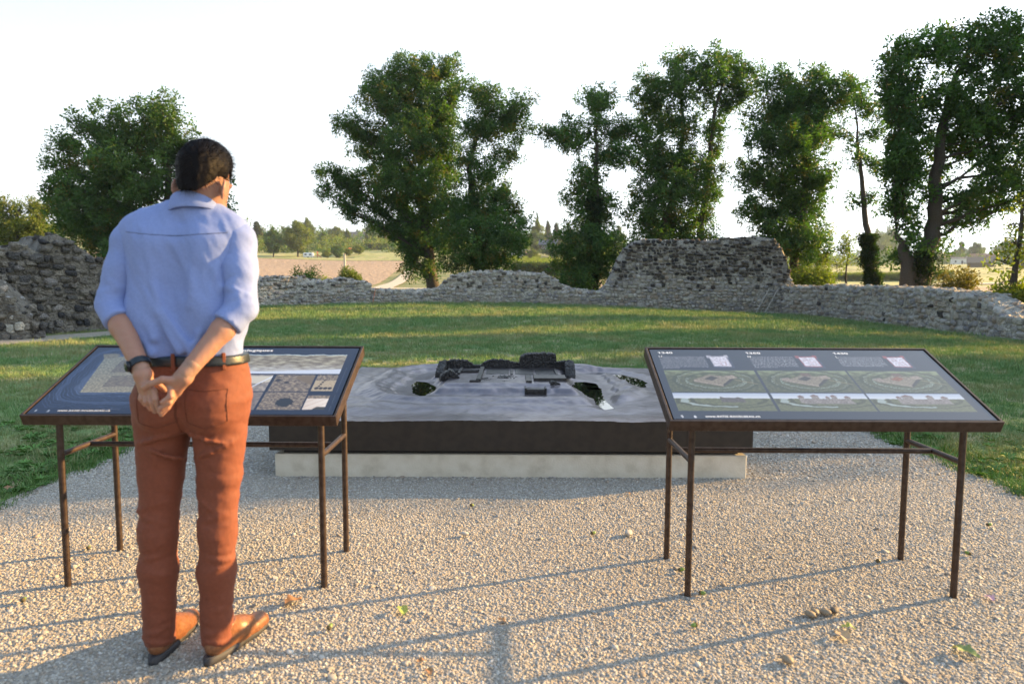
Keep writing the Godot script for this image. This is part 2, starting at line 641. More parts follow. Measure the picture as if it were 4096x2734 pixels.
func make_gravel() -> void:
	var gm := mat(Color.WHITE, 0.75)
	gm.vertex_color_use_as_albedo = true
	M.pebble = gm
	var shapes := []
	for k in 4:
		shapes.append(stone_mesh(300 + k, 0.75, 0.2, k == 1))
	var tones: Array[Vector3] = [Vector3(0.50, 0.46, 0.39), Vector3(0.58, 0.54, 0.47), Vector3(0.42, 0.375, 0.305), Vector3(0.47, 0.40, 0.31), Vector3(0.36, 0.34, 0.31), Vector3(0.28, 0.265, 0.25), Vector3(0.66, 0.63, 0.57), Vector3(0.33, 0.25, 0.18)]
	var where := [[], [], [], []]
	var tint := [PackedColorArray(), PackedColorArray(), PackedColorArray(), PackedColorArray()]
	var z := 0.5
	while z < 8.0:
		var dens := 9000.0 if z < 1.45 else (17000.0 if z < 4.4 else 6500.0)
		var size := 0.0078 if z < 4.4 else 0.0105
		var w: float = clampf(z * 0.77 + 0.15, 2.4, 3.5)
		for i in int(w * 2.0 * 0.1 * dens):
			var x := rng.randf_range(-w, w)
			var zz := -(z + rng.randf() * 0.1)
			if gravel_inside(x, zz) < -0.02 + 0.06 * rng.randf():
				continue
			if absf(x) < 1.55 and zz < -4.5 and zz > -7.2:
				continue
			var k := rng.randi() % 4
			var sc := size * (0.5 + 0.75 * rng.randf() + 0.5 * pow(rng.randf(), 6.0))
			if rng.randf() < 0.004: sc *= rng.randf_range(1.6, 2.3)
			var b := Basis.from_euler(Vector3(rng.randf_range(-0.5, 0.5), rng.randf() * TAU, rng.randf_range(-0.5, 0.5))) * Basis.from_scale(Vector3(sc * rng.randf_range(0.8, 1.35), sc * rng.randf_range(0.5, 0.8), sc))
			where[k].append(Transform3D(b, Vector3(x, GY - 0.002 + sc * rng.randf_range(0.0, 0.3), zz)))
			var t: Vector3 = tones[int(pow(rng.randf(), 1.25) * tones.size())].lerp(Vector3(0.42, 0.38, 0.32), 0.3) * rng.randf_range(0.7, 0.98)
			tint[k].append(Color(t.x * 0.9, t.y * 0.92, t.z * 0.95))
		z += 0.1
	for k in 4:
		var w: Array[Transform3D] = []
		w.assign(where[k])
		var o := scatter("gravel", shapes[k], gm, self, w, tint[k])
		o.set_meta("label", "loose pale crushed gravel spread over the forecourt")
		o.set_meta("category", "gravel")


var stone_shapes := []
var stone_tones := {}


func make_walls() -> void:
	for k in 9:
		stone_shapes.append(stone_mesh(500 + k, [0.6, 0.75, 0.5, 0.85, 0.65, 0.45, 0.7, 0.8, 0.55][k], 0.26, k in [2, 5]))
	var tones := {
		"pale": [Vector3(0.40, 0.38, 0.34), Vector3(0.33, 0.315, 0.29), Vector3(0.46, 0.44, 0.40), Vector3(0.36, 0.33, 0.275), Vector3(0.27, 0.265, 0.26), Vector3(0.42, 0.385, 0.32), Vector3(0.22, 0.22, 0.225), Vector3(0.31, 0.265, 0.215)],
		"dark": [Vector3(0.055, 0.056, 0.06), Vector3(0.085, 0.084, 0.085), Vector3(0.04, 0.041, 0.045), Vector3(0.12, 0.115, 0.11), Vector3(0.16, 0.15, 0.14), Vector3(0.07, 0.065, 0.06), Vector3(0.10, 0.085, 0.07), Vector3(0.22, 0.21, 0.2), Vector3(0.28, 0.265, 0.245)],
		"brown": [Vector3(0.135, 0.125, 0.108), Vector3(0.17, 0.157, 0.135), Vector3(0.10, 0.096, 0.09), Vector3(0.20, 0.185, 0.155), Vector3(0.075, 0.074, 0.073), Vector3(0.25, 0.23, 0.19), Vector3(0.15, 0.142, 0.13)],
	}
	for n in tones:
		stone_tones[n] = []
		for t in tones[n]:
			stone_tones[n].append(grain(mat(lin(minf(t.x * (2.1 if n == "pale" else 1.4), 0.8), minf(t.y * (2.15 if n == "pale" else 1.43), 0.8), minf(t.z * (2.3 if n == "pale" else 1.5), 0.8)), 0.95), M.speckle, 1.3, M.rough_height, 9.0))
	var pale_mortar := grain(mat(lin(0.6, 0.59, 0.56), 0.97), M.mottled, 0.6, M.rough_height, 12.0)
	var dark_mortar := grain(mat(lin(0.47, 0.465, 0.45), 0.97), M.mottled, 0.6, M.rough_height, 14.0)
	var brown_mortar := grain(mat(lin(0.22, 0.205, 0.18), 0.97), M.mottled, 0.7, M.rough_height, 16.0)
	var yb := func(x: float) -> Vector3: return Vector3(x, 0, yard_back(x))

	# the tall dark ruin at the left with a knob of masonry on top
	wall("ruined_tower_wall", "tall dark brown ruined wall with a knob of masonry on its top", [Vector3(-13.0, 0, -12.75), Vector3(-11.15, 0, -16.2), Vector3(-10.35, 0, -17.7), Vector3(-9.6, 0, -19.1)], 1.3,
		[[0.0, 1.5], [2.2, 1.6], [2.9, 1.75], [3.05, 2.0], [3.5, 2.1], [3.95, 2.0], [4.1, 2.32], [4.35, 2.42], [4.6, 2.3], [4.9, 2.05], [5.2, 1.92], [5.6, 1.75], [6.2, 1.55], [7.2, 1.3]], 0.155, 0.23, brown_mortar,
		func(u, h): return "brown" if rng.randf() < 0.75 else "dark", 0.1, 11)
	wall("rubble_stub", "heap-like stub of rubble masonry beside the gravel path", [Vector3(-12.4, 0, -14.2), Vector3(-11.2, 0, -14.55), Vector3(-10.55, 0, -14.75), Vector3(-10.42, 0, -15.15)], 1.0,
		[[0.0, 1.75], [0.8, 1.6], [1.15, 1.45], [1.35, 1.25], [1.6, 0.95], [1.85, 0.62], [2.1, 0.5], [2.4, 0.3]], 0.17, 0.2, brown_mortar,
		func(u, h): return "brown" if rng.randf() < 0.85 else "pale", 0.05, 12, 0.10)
	# along the left side and the back
	wall("low_side_wall", "low grey rubble wall between the tall dark ruin and the field", [Vector3(-9.9, 0, -20.2), Vector3(-11.4, 0, -27.0), Vector3(-12.5, 0, -33.0), Vector3(-10.9, 0, -34.3), yb.call(-9.0), yb.call(-7.3)], 0.9,
		[[0.0, 1.1], [6.0, 1.3], [11.0, 1.45], [15.0, 1.46], [15.4, 1.5], [16.0, 1.25], [16.6, 1.22], [17.4, 1.36], [18.0, 1.25], [18.6, 1.12], [19.0, 0.85], [19.4, 0.75]], 0.15, 0.21, pale_mortar,
		func(u, h): return "brown" if h > 0.85 and rng.randf() < 0.3 else "pale", 0.12, 13)
	wall("low_back_wall", "low back wall of pale rounded stones with a humped crest", [yb.call(-7.2), yb.call(-4.0), yb.call(-1.0), yb.call(2.0), yb.call(4.95)], 0.95,
		[[0.0, 0.72], [1.2, 0.7], [2.4, 0.66], [3.2, 0.72], [3.5, 0.95], [4.1, 1.45], [5.0, 1.6], [6.0, 1.7], [7.6, 1.72], [8.6, 1.62], [9.3, 1.5], [9.7, 1.1], [10.5, 0.9], [11.4, 0.82], [12.3, 0.8]], 0.145, 0.2, pale_mortar,
		func(u, h): return "brown" if h > 0.8 and rng.randf() < 0.22 else "pale", 0.14, 14)
	wall("keep_wall", "tall fragment of keep wall with dark stones in pale mortar", [Vector3(4.75, 0, -35.85), Vector3(8.0, 0, -35.7), Vector3(14.5, 0, -35.35)], 1.7,
		[[0.0, 0.9], [0.3, 1.3], [0.5, 1.75], [0.85, 2.6], [1.1, 3.05], [1.5, 3.4], [2.2, 3.62], [3.0, 3.58], [4.2, 3.66], [5.2, 3.62], [6.2, 3.75], [7.6, 3.92], [8.3, 3.9], [8.8, 3.75], [9.15, 3.35], [9.4, 2.75], [9.6, 1.9], [9.76, 1.5]], 0.17, 0.23, dark_mortar,
		func(u, h): return "dark" if rng.randf() < smoothstep(0.9, 2.2, h + 0.5 * noise_soft.get_noise_2d(u * 0.6, h * 0.9)) * 0.93 else "pale", 0.1, 15, 0.06, 0.93)
	wall("right_side_wall", "long pale stone wall of big square blocks along the right side", [Vector3(13.9, 0, -35.1), Vector3(15.45, 0, -34.7), Vector3(15.3, 0, -30.0), Vector3(15.1, 0, -25.0), Vector3(14.95, 0, -20.0), Vector3(14.7, 0, -12.0)], 1.1,
		[[0.0, 1.45], [1.6, 1.5], [3.0, 1.52], [6.0, 1.5], [8.0, 1.5], [9.4, 1.48], [10.6, 1.45], [11.6, 1.4], [13.0, 1.36], [14.2, 1.26], [15.0, 1.0], [15.3, 0.66], [16.5, 0.62], [18.0, 0.66], [19.5, 0.75], [24.0, 0.7]], 0.18, 0.25, pale_mortar,
		func(u, h): return "dark" if rng.randf() < 0.035 else "pale", 0.1, 16)


# A rubble wall: a mortar core along a line of points (seen from the yard, left to right) with its stones set into the face, the crest and the ends.
func wall(called: String, label: String, line: Array, thick: float, crest: Array, row: float, wide: float, mortar: Material, tone: Callable, gaps: float, sd: int, proud := 0.05, fit := 0.9) -> void:
	rng.seed = 7000 + sd
	var start: Vector3 = line[0]
	var at := Vector3(start.x, ground_at(start.x, start.z), start.z)
	var w := thing(called, label, "ruined wall", at)
	var run := PackedFloat32Array([0.0])
	for i in line.size() - 1:
		run.append(run[i] + (line[i + 1] - line[i]).length())
	var length := run[run.size() - 1]
	var frame := func(u: float) -> Array:
		for i in line.size() - 1:
			if u <= run[i + 1] or i == line.size() - 2:
				var dir: Vector3 = (line[i + 1] - line[i]).normalized()
				var p: Vector3 = line[i] + dir * (u - run[i])
				p.y = ground_at(p.x, p.z)
				return [p - at, dir, Vector3(-dir.z, 0, dir.x)]
		return []
	var height := func(u: float) -> float:
		var h: float = crest[crest.size() - 1][1]
		for i in crest.size() - 1:
			if u < crest[i + 1][0]:
				h = lerpf(crest[i][1], crest[i + 1][1], clampf((u - crest[i][0]) / (crest[i + 1][0] - crest[i][0]), 0.0, 1.0))
				break
		return h + 0.07 * noise_soft.get_noise_2d(u * 3.1, sd * 3.0)
	# core
	var s := Shape.new()
	var n := int(length / 0.22) + 2
	var levels := 9
	var around := levels * 2 + 4
	for i in n:
		var u := length * i / (n - 1)
		var f: Array = frame.call(u)
		var h: float = height.call(u)
		for k in around:
			var q := Vector2.ZERO
			if k < levels: q = Vector2(0.0, lerpf(-0.3, h, float(k) / (levels - 1)))
			elif k < levels + 4: q = Vector2(thick * (k - levels + 1) / 5.0, h + 0.1 * noise_soft.get_noise_3d(u * 2.0, k * 1.7, sd))
			else: q = Vector2(thick, lerpf(h, -0.3, float(k - levels - 4) / (levels - 1)))
			var out: float = -0.04 + 0.09 * noise_soft.get_noise_3d(u * 1.6, q.y * 2.2, sd * 2.0 + q.x)
			if k >= levels + 4: out = -out
			var p: Vector3 = f[0] + f[2] * (out - q.x) + Vector3.UP * q.y
			s.put(p)
	for i in n - 1:
		for k in around:
			var k2 := (k + 1) % around
			s.quad(i * around + k, (i + 1) * around + k, (i + 1) * around + k2, i * around + k2)
	for e in [0, n - 1]:
		for k in levels - 1:
			var a: int = e * around + k
			var b: int = e * around + around - 1 - k
			if e == 0: s.quad(a, a + 1, b - 1, b)
			else: s.quad(a, b, b - 1, a + 1)
	part("mortar_core", s.mesh(), mortar, w)
	# stones: [size weight, transform, tone]
	var stones := []
	var y := -0.04
	while y < 4.2:
		var rh := row * rng.randf_range(0.6, 1.45)
		var u := rng.randf_range(-0.1, 0.1)
		while u < length:
			var sw := maxf(rh * 0.75, wide * rng.randf_range(0.5, 1.55))
			var uc := u + sw * 0.5
			u += sw
			if uc > length: break
			if y + rh * 0.55 > height.call(uc) or rng.randf() < gaps * (2.4 if noise_soft.get_noise_3d(uc * 0.7, y, sd * 5.0) > 0.1 else 0.5):
				continue
			var f: Array = frame.call(uc)
			var hh := rh * rng.randf_range(0.82, 1.02)
			var dep := rng.randf_range(0.16, 0.26)
			var out := proud * rng.randf_range(-0.6, 1.0) + 0.09 * 0.5 * noise_soft.get_noise_3d(uc * 1.6, y * 2.2, sd * 2.0)
			var p: Vector3 = f[0] + Vector3.UP * (y + rh * 0.5 + rng.randf_range(-0.03, 0.03) + 0.12 * noise_soft.get_noise_2d(uc * 0.5, sd + y * 0.2)) + f[2] * (out - dep * 0.5 + 0.02)
			var b := Basis(f[1], Vector3.UP, f[2]) * Basis.from_euler(Vector3(rng.randf_range(-0.22, 0.22), rng.randf_range(-0.22, 0.22), rng.randf_range(-0.2, 0.2))) * Basis.from_scale(Vector3(sw * fit * rng.randf_range(0.9, 1.08), hh * fit, dep))
			stones.append([sw * hh, Transform3D(b, p), tone.call(uc, y + rh * 0.5)])
		y += rh
	# rubble on the crest
	var u2 := 0.0
	while u2 < length:
		var h: float = height.call(u2)
		var f: Array = frame.call(u2)
		for k in 3:
			var sz := wide * rng.randf_range(0.35, 0.95)
			var back := thick * (k + rng.randf()) / 3.0
			var p: Vector3 = f[0] + Vector3.UP * (h - 0.03 + rng.randf_range(-0.02, 0.05)) - f[2] * back
			var b := Basis.from_euler(Vector3(rng.randf_range(-0.3, 0.3), rng.randf() * TAU, rng.randf_range(-0.3, 0.3))) * Basis.from_scale(Vector3(sz, sz * rng.randf_range(0.4, 0.75), sz * 0.8))
			stones.append([sz * sz * (0.8 if k == 0 else 0.5), Transform3D(b, p), tone.call(u2, h)])
		u2 += wide * rng.randf_range(0.5, 0.9)
	# the two ends
	for e in [0.0, length]:
		var f: Array = frame.call(e)
		var side: Vector3 = f[1] * (-1.0 if e == 0.0 else 1.0)
		var yy := 0.05
		var top: float = height.call(e)
		while yy < top:
			var rh := row * rng.randf_range(0.7, 1.3)
			var q := rng.randf_range(0.0, 0.1)
			while q < thick:
				var sw := wide * rng.randf_range(0.6, 1.3)
				var p: Vector3 = f[0] + side * rng.randf_range(-0.06, 0.0) - f[2] * (q + sw * 0.5) + Vector3.UP * (yy + rh * 0.5)
				var b := Basis(-f[2], Vector3.UP, side) if e == 0.0 else Basis(f[2], Vector3.UP, side)
				b = b * Basis.from_euler(Vector3(rng.randf_range(-0.2, 0.2), rng.randf_range(-0.2, 0.2), rng.randf_range(-0.12, 0.12))) * Basis.from_scale(Vector3(sw, rh, 0.2))
				stones.append([sw * rh * 0.7, Transform3D(b, p), tone.call(e, yy)])
				q += sw
			yy += rh
	stones.sort_custom(func(a, b): return a[0] > b[0])
	var rest: Array[Transform3D] = []
	var tint := PackedColorArray()
	for i in stones.size():
		var set_of: Array = stone_tones[stones[i][2]]
		var m: StandardMaterial3D = set_of[rng.randi() % set_of.size()]
		if i < 290:
			part("stone", stone_shapes[rng.randi() % stone_shapes.size()], m, w, stones[i][1])
		else:
			rest.append(stones[i][1])
			tint.append(m.albedo_color.srgb_to_linear())
	if rest.size() > 0:
		if not M.has("small_stone"):
			var sm := grain(mat(Color.WHITE, 0.95), M.speckle, 1.3, M.rough_height, 9.0)
			sm.vertex_color_use_as_albedo = true
			M.small_stone = sm
		scatter("small_stones", stone_shapes[sd % 9], M.small_stone, w, rest, tint)


var clumps := {}


func leaf_clump(leaves: int, radius: float, len: float, wide: float, sd: int) -> ArrayMesh:
	var r := RandomNumberGenerator.new()
	r.seed = sd
	var s := Shape.new()
	for i in leaves:
		var dir := Vector3(r.randfn(), r.randfn(), r.randfn()).normalized()
		var base := dir * radius * pow(r.randf(), 0.5)
		var axis := (dir + Vector3(r.randf_range(-0.8, 0.8), r.randf_range(-0.9, 0.5), r.randf_range(-0.8, 0.8))).normalized()
		var side := axis.cross(Vector3(r.randfn(), r.randfn(), r.randfn())).normalized()
		var up := side.cross(axis)
		var l := len * r.randf_range(0.75, 1.25)
		var w := wide * r.randf_range(0.75, 1.25)
		var c := r.randf_range(0.8, 1.2)
		var col := Color(c, c, c)
		var k := s.putc(base, col)
		s.putc(base + axis * l * 0.55 + side * w + up * w * 0.35, col)
		s.putc(base + axis * l, col)
		s.putc(base + axis * l * 0.55 - side * w + up * w * 0.35, col)
		s.quad(k, k + 1, k + 2, k + 3)
	return s.mesh()


func leaf_material(trans: Color) -> StandardMaterial3D:
	var m := mat(Color.WHITE, 0.6)
	m.vertex_color_use_as_albedo = true
	m.backlight_enabled = true
	m.backlight = trans
	return m


func leaf_shapes() -> void:
	clumps.oak = [leaf_clump(40, 0.3, 0.15, 0.05, 31), leaf_clump(38, 0.27, 0.14, 0.052, 32), leaf_clump(44, 0.34, 0.16, 0.05, 33)]
	clumps.big = clumps.oak
	clumps.lime = [leaf_clump(26, 0.26, 0.13, 0.045, 34)]
	clumps.light = clumps.oak
	clumps.far = [leaf_clump(26, 0.8, 0.42, 0.15, 35), leaf_clump(26, 0.75, 0.4, 0.16, 36)]
	clumps.shrub = [leaf_clump(14, 0.16, 0.07, 0.022, 37)]
	M.leaf = leaf_material(Color(0.9, 1.0, 0.36))


func leaf_tone(kind: String) -> Color:
	var a := Vector3(0.052, 0.118, 0.036)
	var b := Vector3(0.1, 0.19, 0.05)
	match kind:
		"lime":
			a = Vector3(0.169, 0.247, 0.039)
			b = Vector3(0.286, 0.299, 0.052)
		"light":
			a = Vector3(0.117, 0.169, 0.039)
			b = Vector3(0.195, 0.221, 0.052)
		"willow":
			a = Vector3(0.117, 0.169, 0.072)
			b = Vector3(0.169, 0.215, 0.085)
		"rust":
			a = Vector3(0.156, 0.130, 0.039)
			b = Vector3(0.221, 0.156, 0.052)
		"conifer":
			a = Vector3(0.03, 0.055, 0.025)
			b = Vector3(0.05, 0.075, 0.03)
		"hedge":
			a = Vector3(0.035, 0.07, 0.02)
			b = Vector3(0.055, 0.09, 0.025)
		"ivy":
			a = Vector3(0.02, 0.045, 0.013)
			b = Vector3(0.035, 0.065, 0.018)
	var v := a.lerp(b, rng.randf()) * rng.randf_range(0.65, 1.3)
	if kind == "oak" or kind == "big":
		if rng.randf() < 0.06: v = Vector3(0.15, 0.14, 0.03)
	return Color(v.x, v.y, v.z)


func along(stem: PackedVector3Array, t: float) -> Vector3:
	var f := clampf(t, 0.0, 1.0) * (stem.size() - 1)
	var i := mini(int(f), stem.size() - 2)
	return stem[i].lerp(stem[i + 1], f - i)


# A tree: one or more stems, a limb to every mass of leaves, and leaf sprays spread unevenly through those masses. Masses are [x, y, half width, half height] in metres from the foot.
func tree(called: String, label: String, at: Vector3, stems: Array, girth: float, kind: String, masses: Array, fill := 19.0, ivy_to := 0.0, group := "") -> Node3D:
	rng.seed = hash(label)
	var foot := ground_at(at.x, at.z)
	var o := thing(called, label, "tree", Vector3(at.x, foot, at.z), group)
	var wood := Shape.new()
	var paths: Array[PackedVector3Array] = []
	for st in stems:
		var p := PackedVector3Array()
		var raw: Array = st
		for k in (raw.size() - 1) * 4 + 1:
			var f := k / 4.0
			var i := mini(int(f), raw.size() - 2)
			var q: Vector3 = raw[i].lerp(raw[i + 1], f - i)
			q += Vector3(noise_soft.get_noise_2d(k * 0.35, at.x), 0, noise_soft.get_noise_2d(k * 0.35, at.x + 30.0)) * girth * 0.5
			q.y -= foot
			if k == 0: q.y = minf(q.y, -0.3)
			p.append(q)
		var radii := PackedFloat32Array()
		for k in p.size():
			var t := float(k) / (p.size() - 1)
			radii.append(girth * (1.0 - 0.86 * t) * (1.0 + 0.35 * exp(-k * 0.9)))
		wood.tube(p, radii, 9)
		paths.append(p)
	var leaves: Array[Transform3D] = []
	var tint := PackedColorArray()
	for m in masses:
		var rx: float = m[2]
		var ry: float = m[3]
		var c := Vector3(m[0], m[1] - foot, m[4] if m.size() > 4 else rng.randf_range(-0.75, 0.75) * maxf(rx, 0.8))
		var rz := maxf((rx + ry) * 0.5, 0.45)
		# limb
		var best := paths[0]
		for p in paths:
			if absf(along(p, 0.6).x - c.x) < absf(along(best, 0.6).x - c.x): best = p
		var reach := absf(c.x)
		var ty := c.y - 0.45 * reach - 0.5
		var tt := clampf((ty - best[0].y) / maxf(best[best.size() - 1].y - best[0].y, 0.1), 0.12, 0.93)
		var a := along(best, tt)
		var bend := a.lerp(c, 0.5) + Vector3(rng.randf_range(-0.2, 0.2), -0.12 * (c - a).length() * rng.randf_range(0.2, 1.2), rng.randf_range(-0.2, 0.2))
		var lr := clampf(girth * (1.0 - 0.86 * tt) * 0.3, 0.012, 0.12)
		var limb := PackedVector3Array()
		var lrad := PackedFloat32Array()
		for k in 7:
			var t := k / 6.0
			var q := a.lerp(bend, t).lerp(bend.lerp(c, t), t)
			if k > 0 and k < 6: q += Vector3(rng.randf_range(-1, 1), rng.randf_range(-1, 1), rng.randf_range(-1, 1)) * (0.05 + 0.035 * (c - a).length())
			limb.append(q)
			lrad.append(lerpf(lr, 0.018, t))
		wood.tube(limb, lrad, 6)
		for k in 6:
			var from := along(limb, rng.randf_range(0.5, 1.0))
			var u := Vector3(rng.randfn(), rng.randfn(), rng.randfn()).normalized()
			var to := c + Vector3(u.x * rx, u.y * ry, u.z * rz) * rng.randf_range(0.6, 1.0)
			var midp := from.lerp(to, 0.5) + Vector3(rng.randf_range(-0.1, 0.1), rng.randf_range(0.0, 0.15), rng.randf_range(-0.1, 0.1))
			wood.tube(PackedVector3Array([from, midp, to]), PackedFloat32Array([0.022, 0.015, 0.006]), 4, false)
		var count := int(fill * 4.19 * rx * ry * rz)
		for i in count:
			var u := Vector3(rng.randfn(), rng.randfn(), rng.randfn()).normalized() * pow(rng.randf(), 0.42)
			var q := c + Vector3(u.x * rx, u.y * ry, u.z * rz) * 1.18
			var w := q + at
			if noise_soft.get_noise_3d(w.x * 0.85, w.y * 0.95, w.z * 0.85) + 0.75 * noise_soft.get_noise_3d(w.x * 2.3, w.y * 2.5, w.z * 2.3) < -0.3 + 0.2 * u.length():
				continue
			var sc := rng.randf_range(0.6, 1.1)
			leaves.append(Transform3D(Basis.from_euler(Vector3(rng.randf() * TAU, rng.randf() * TAU, rng.randf() * TAU)).scaled(Vector3.ONE * sc), q))
			tint.append(leaf_tone(kind))
		# leaves along the outer half of the limb
		for i in int(fill * 0.9 * (c - a).length()):
			var q := along(limb, rng.randf_range(0.35, 1.0)) + Vector3(rng.randfn(), rng.randfn() * 0.8, rng.randfn()) * 0.28
			if noise_soft.get_noise_3d(q.x * 1.2 + at.x, q.y * 1.2, q.z * 1.2) < 0.0: continue
			leaves.append(Transform3D(Basis.from_euler(Vector3(rng.randf() * TAU, rng.randf() * TAU, rng.randf() * TAU)).scaled(Vector3.ONE * rng.randf_range(0.6, 1.0)), q))
			tint.append(leaf_tone(kind))
	if ivy_to > 0.0:
		var green: Array[Transform3D] = []
		var dark := PackedColorArray()
		for i in int(420 * ivy_to):
			var t := rng.randf()
			var q := along(paths[0], t)
			if q.y > ivy_to: continue
			var r := girth * (1.0 - 0.86 * t) + 0.12 + 0.5 * maxf(0.0, noise_soft.get_noise_2d(q.y * 0.8, at.x))
			var ang := rng.randf() * TAU
			green.append(Transform3D(Basis.from_euler(Vector3(rng.randf() * TAU, rng.randf() * TAU, 0)).scaled(Vector3.ONE * 0.6), q + Vector3(cos(ang), 0, sin(ang)) * r * sqrt(rng.randf())))
			dark.append(leaf_tone("ivy"))
		scatter("ivy", clumps.oak[1], M.leaf, o, green, dark)
	part("trunk", wood.mesh(), M.bark, o)
	var shapes: Array = clumps[kind if clumps.has(kind) else "oak"]
	scatter("crown", shapes[rng.randi() % shapes.size()], M.leaf, o, leaves, tint)
	return o


func make_trees() -> void:
	leaf_shapes()
	tree("oak_tree", "broad round-crowned oak beyond the tall dark ruin and behind the man", Vector3(-19.59, 0, -38.0), [[Vector3(0.00, 0.48, 0), Vector3(0.21, 2.99, 0), Vector3(0.70, 5.08, 0), Vector3(0.83, 7.17, 0), Vector3(0.70, 9.11, 0)]], 0.42, "oak",
		[[-2.2, 10.3, 0.9, 0.6], [-0.3, 10.5, 0.9, 0.7], [1.0, 10.4, 0.9, 0.8], [-3.5, 9.7, 1.0, 0.7], [-4.8, 8.7, 1.0, 0.7], [-2.1, 9.1, 1.5, 1.0], [-0.1, 9.1, 1.3, 1.1], [1.4, 8.9, 0.8, 1.2], [-5.3, 7.6, 0.9, 0.8], [-3.4, 7.6, 1.3, 1.0], [-1.5, 7.6, 1.5, 1.0], [0.4, 7.4, 1.3, 1.0], [-5.4, 6.4, 0.9, 0.9], [-3.6, 6.2, 1.3, 0.9], [-1.9, 6.3, 1.2, 0.9], [-0.3, 6.2, 1.3, 0.9], [-5.3, 5.3, 0.8, 0.8], [-3.8, 5.1, 1.4, 0.9], [-2.1, 4.9, 1.3, 0.8], [-4.8, 4.2, 1.1, 0.8], [-3.4, 3.7, 1.2, 0.9], [-3.0, 2.8, 0.9, 0.8], [3.7, 6.7, 0.5, 0.6], [3.8, 5.5, 0.7, 0.6], [2.3, 6.5, 1.0, 1.2], [1.8, 5.0, 1.5, 1.0], [-0.1, 3.9, 1.5, 1.0], [-0.6, 2.6, 1.5, 0.9], [0.9, 2.9, 1.5, 0.9]])
	tree("leafy_tree", "yellow-green sunlit tree over the rubble stub, furthest to the left", Vector3(-37.28, 0, -52.0), [[Vector3(0.00, -0.24, 0), Vector3(0.10, 3.57, 0), Vector3(0.00, 5.85, 0), Vector3(0.19, 6.81, 0)]], 0.30, "light",
		[[-0.9, 6.7, 1.2, 0.8], [0.7, 6.8, 1.1, 0.7], [1.6, 5.9, 0.8, 0.8], [-0.9, 5.4, 1.2, 1.1], [0.7, 5.1, 1.5, 1.2], [-0.9, 4.0, 1.2, 0.8], [1.9, 4.8, 0.8, 0.8], [-2.5, 5.6, 1.2, 1.2], [-2.5, 4.3, 1.2, 1.1]])
	tree("oak_tree", "tallest oak of the middle pair, with a long low limb reaching left", Vector3(-5.16, 0, -45.0), [[Vector3(0.00, 0.24, 0), Vector3(-0.13, 2.55, 0), Vector3(-0.49, 5.02, 0), Vector3(-0.74, 8.31, 0), Vector3(-0.74, 11.94, 0), Vector3(-0.74, 14.41, 0)]], 0.42, "oak",
		[[0.6, 11.8, 1.1, 1.3], [0.8, 10.2, 1.1, 1.1], [0.7, 8.6, 1.1, 1.1], [1.2, 13.2, 0.7, 0.8], [-1.0, 14.6, 2.0, 1.3], [-3.6, 14.2, 0.9, 0.9], [-3.2, 12.7, 1.5, 1.2], [-0.8, 12.4, 2.2, 1.5], [-5.5, 11.4, 1.0, 0.6], [-6.1, 11.3, 0.5, 0.4], [-4.0, 10.9, 1.2, 0.8], [-4.8, 9.8, 0.9, 0.4], [-1.0, 10.1, 2.0, 1.5], [-3.0, 9.2, 0.8, 0.5], [-6.8, 8.5, 0.9, 0.6], [-5.8, 7.7, 1.3, 0.9], [-7.3, 7.3, 0.4, 0.8], [-5.7, 6.5, 0.4, 0.5], [-4.0, 7.6, 1.5, 1.0], [-1.2, 7.6, 2.3, 1.2], [-1.8, 5.3, 1.4, 1.6], [-0.2, 4.6, 2.0, 1.5], [-0.8, 2.1, 1.1, 1.1], [-1.6, 3.1, 0.8, 1.0], [1.0, 15.3, 0.9, 0.7], [0.2, 6.4, 1.4, 0.9]])
	tree("oak_tree", "right-hand oak of the middle pair, leaning into the taller one", Vector3(-2.09, 0, -43.0), [[Vector3(0.00, 0.30, 0), Vector3(0.00, 3.29, 0), Vector3(-0.24, 5.97, 0), Vector3(-0.55, 8.17, 0), Vector3(-0.24, 10.22, 0), Vector3(0.71, 12.27, 0)]], 0.36, "oak",
		[[-0.1, 12.8, 1.2, 0.8], [1.0, 12.1, 1.2, 0.9], [2.9, 12.4, 0.7, 0.5], [2.1, 11.8, 0.8, 0.6], [1.9, 11.1, 1.3, 1.0], [0.2, 10.5, 1.3, 1.2], [1.9, 9.2, 0.9, 0.9], [-0.8, 8.7, 1.0, 1.1], [0.7, 7.8, 1.1, 1.0], [-0.3, 5.9, 2.2, 1.5], [1.6, 6.4, 1.0, 1.0], [2.4, 5.6, 0.7, 0.6], [3.0, 4.9, 0.5, 0.5], [0.2, 4.0, 2.5, 1.5], [2.4, 4.2, 0.8, 1.0], [-0.8, 2.5, 1.7, 0.9], [1.1, 2.5, 1.3, 0.7]])
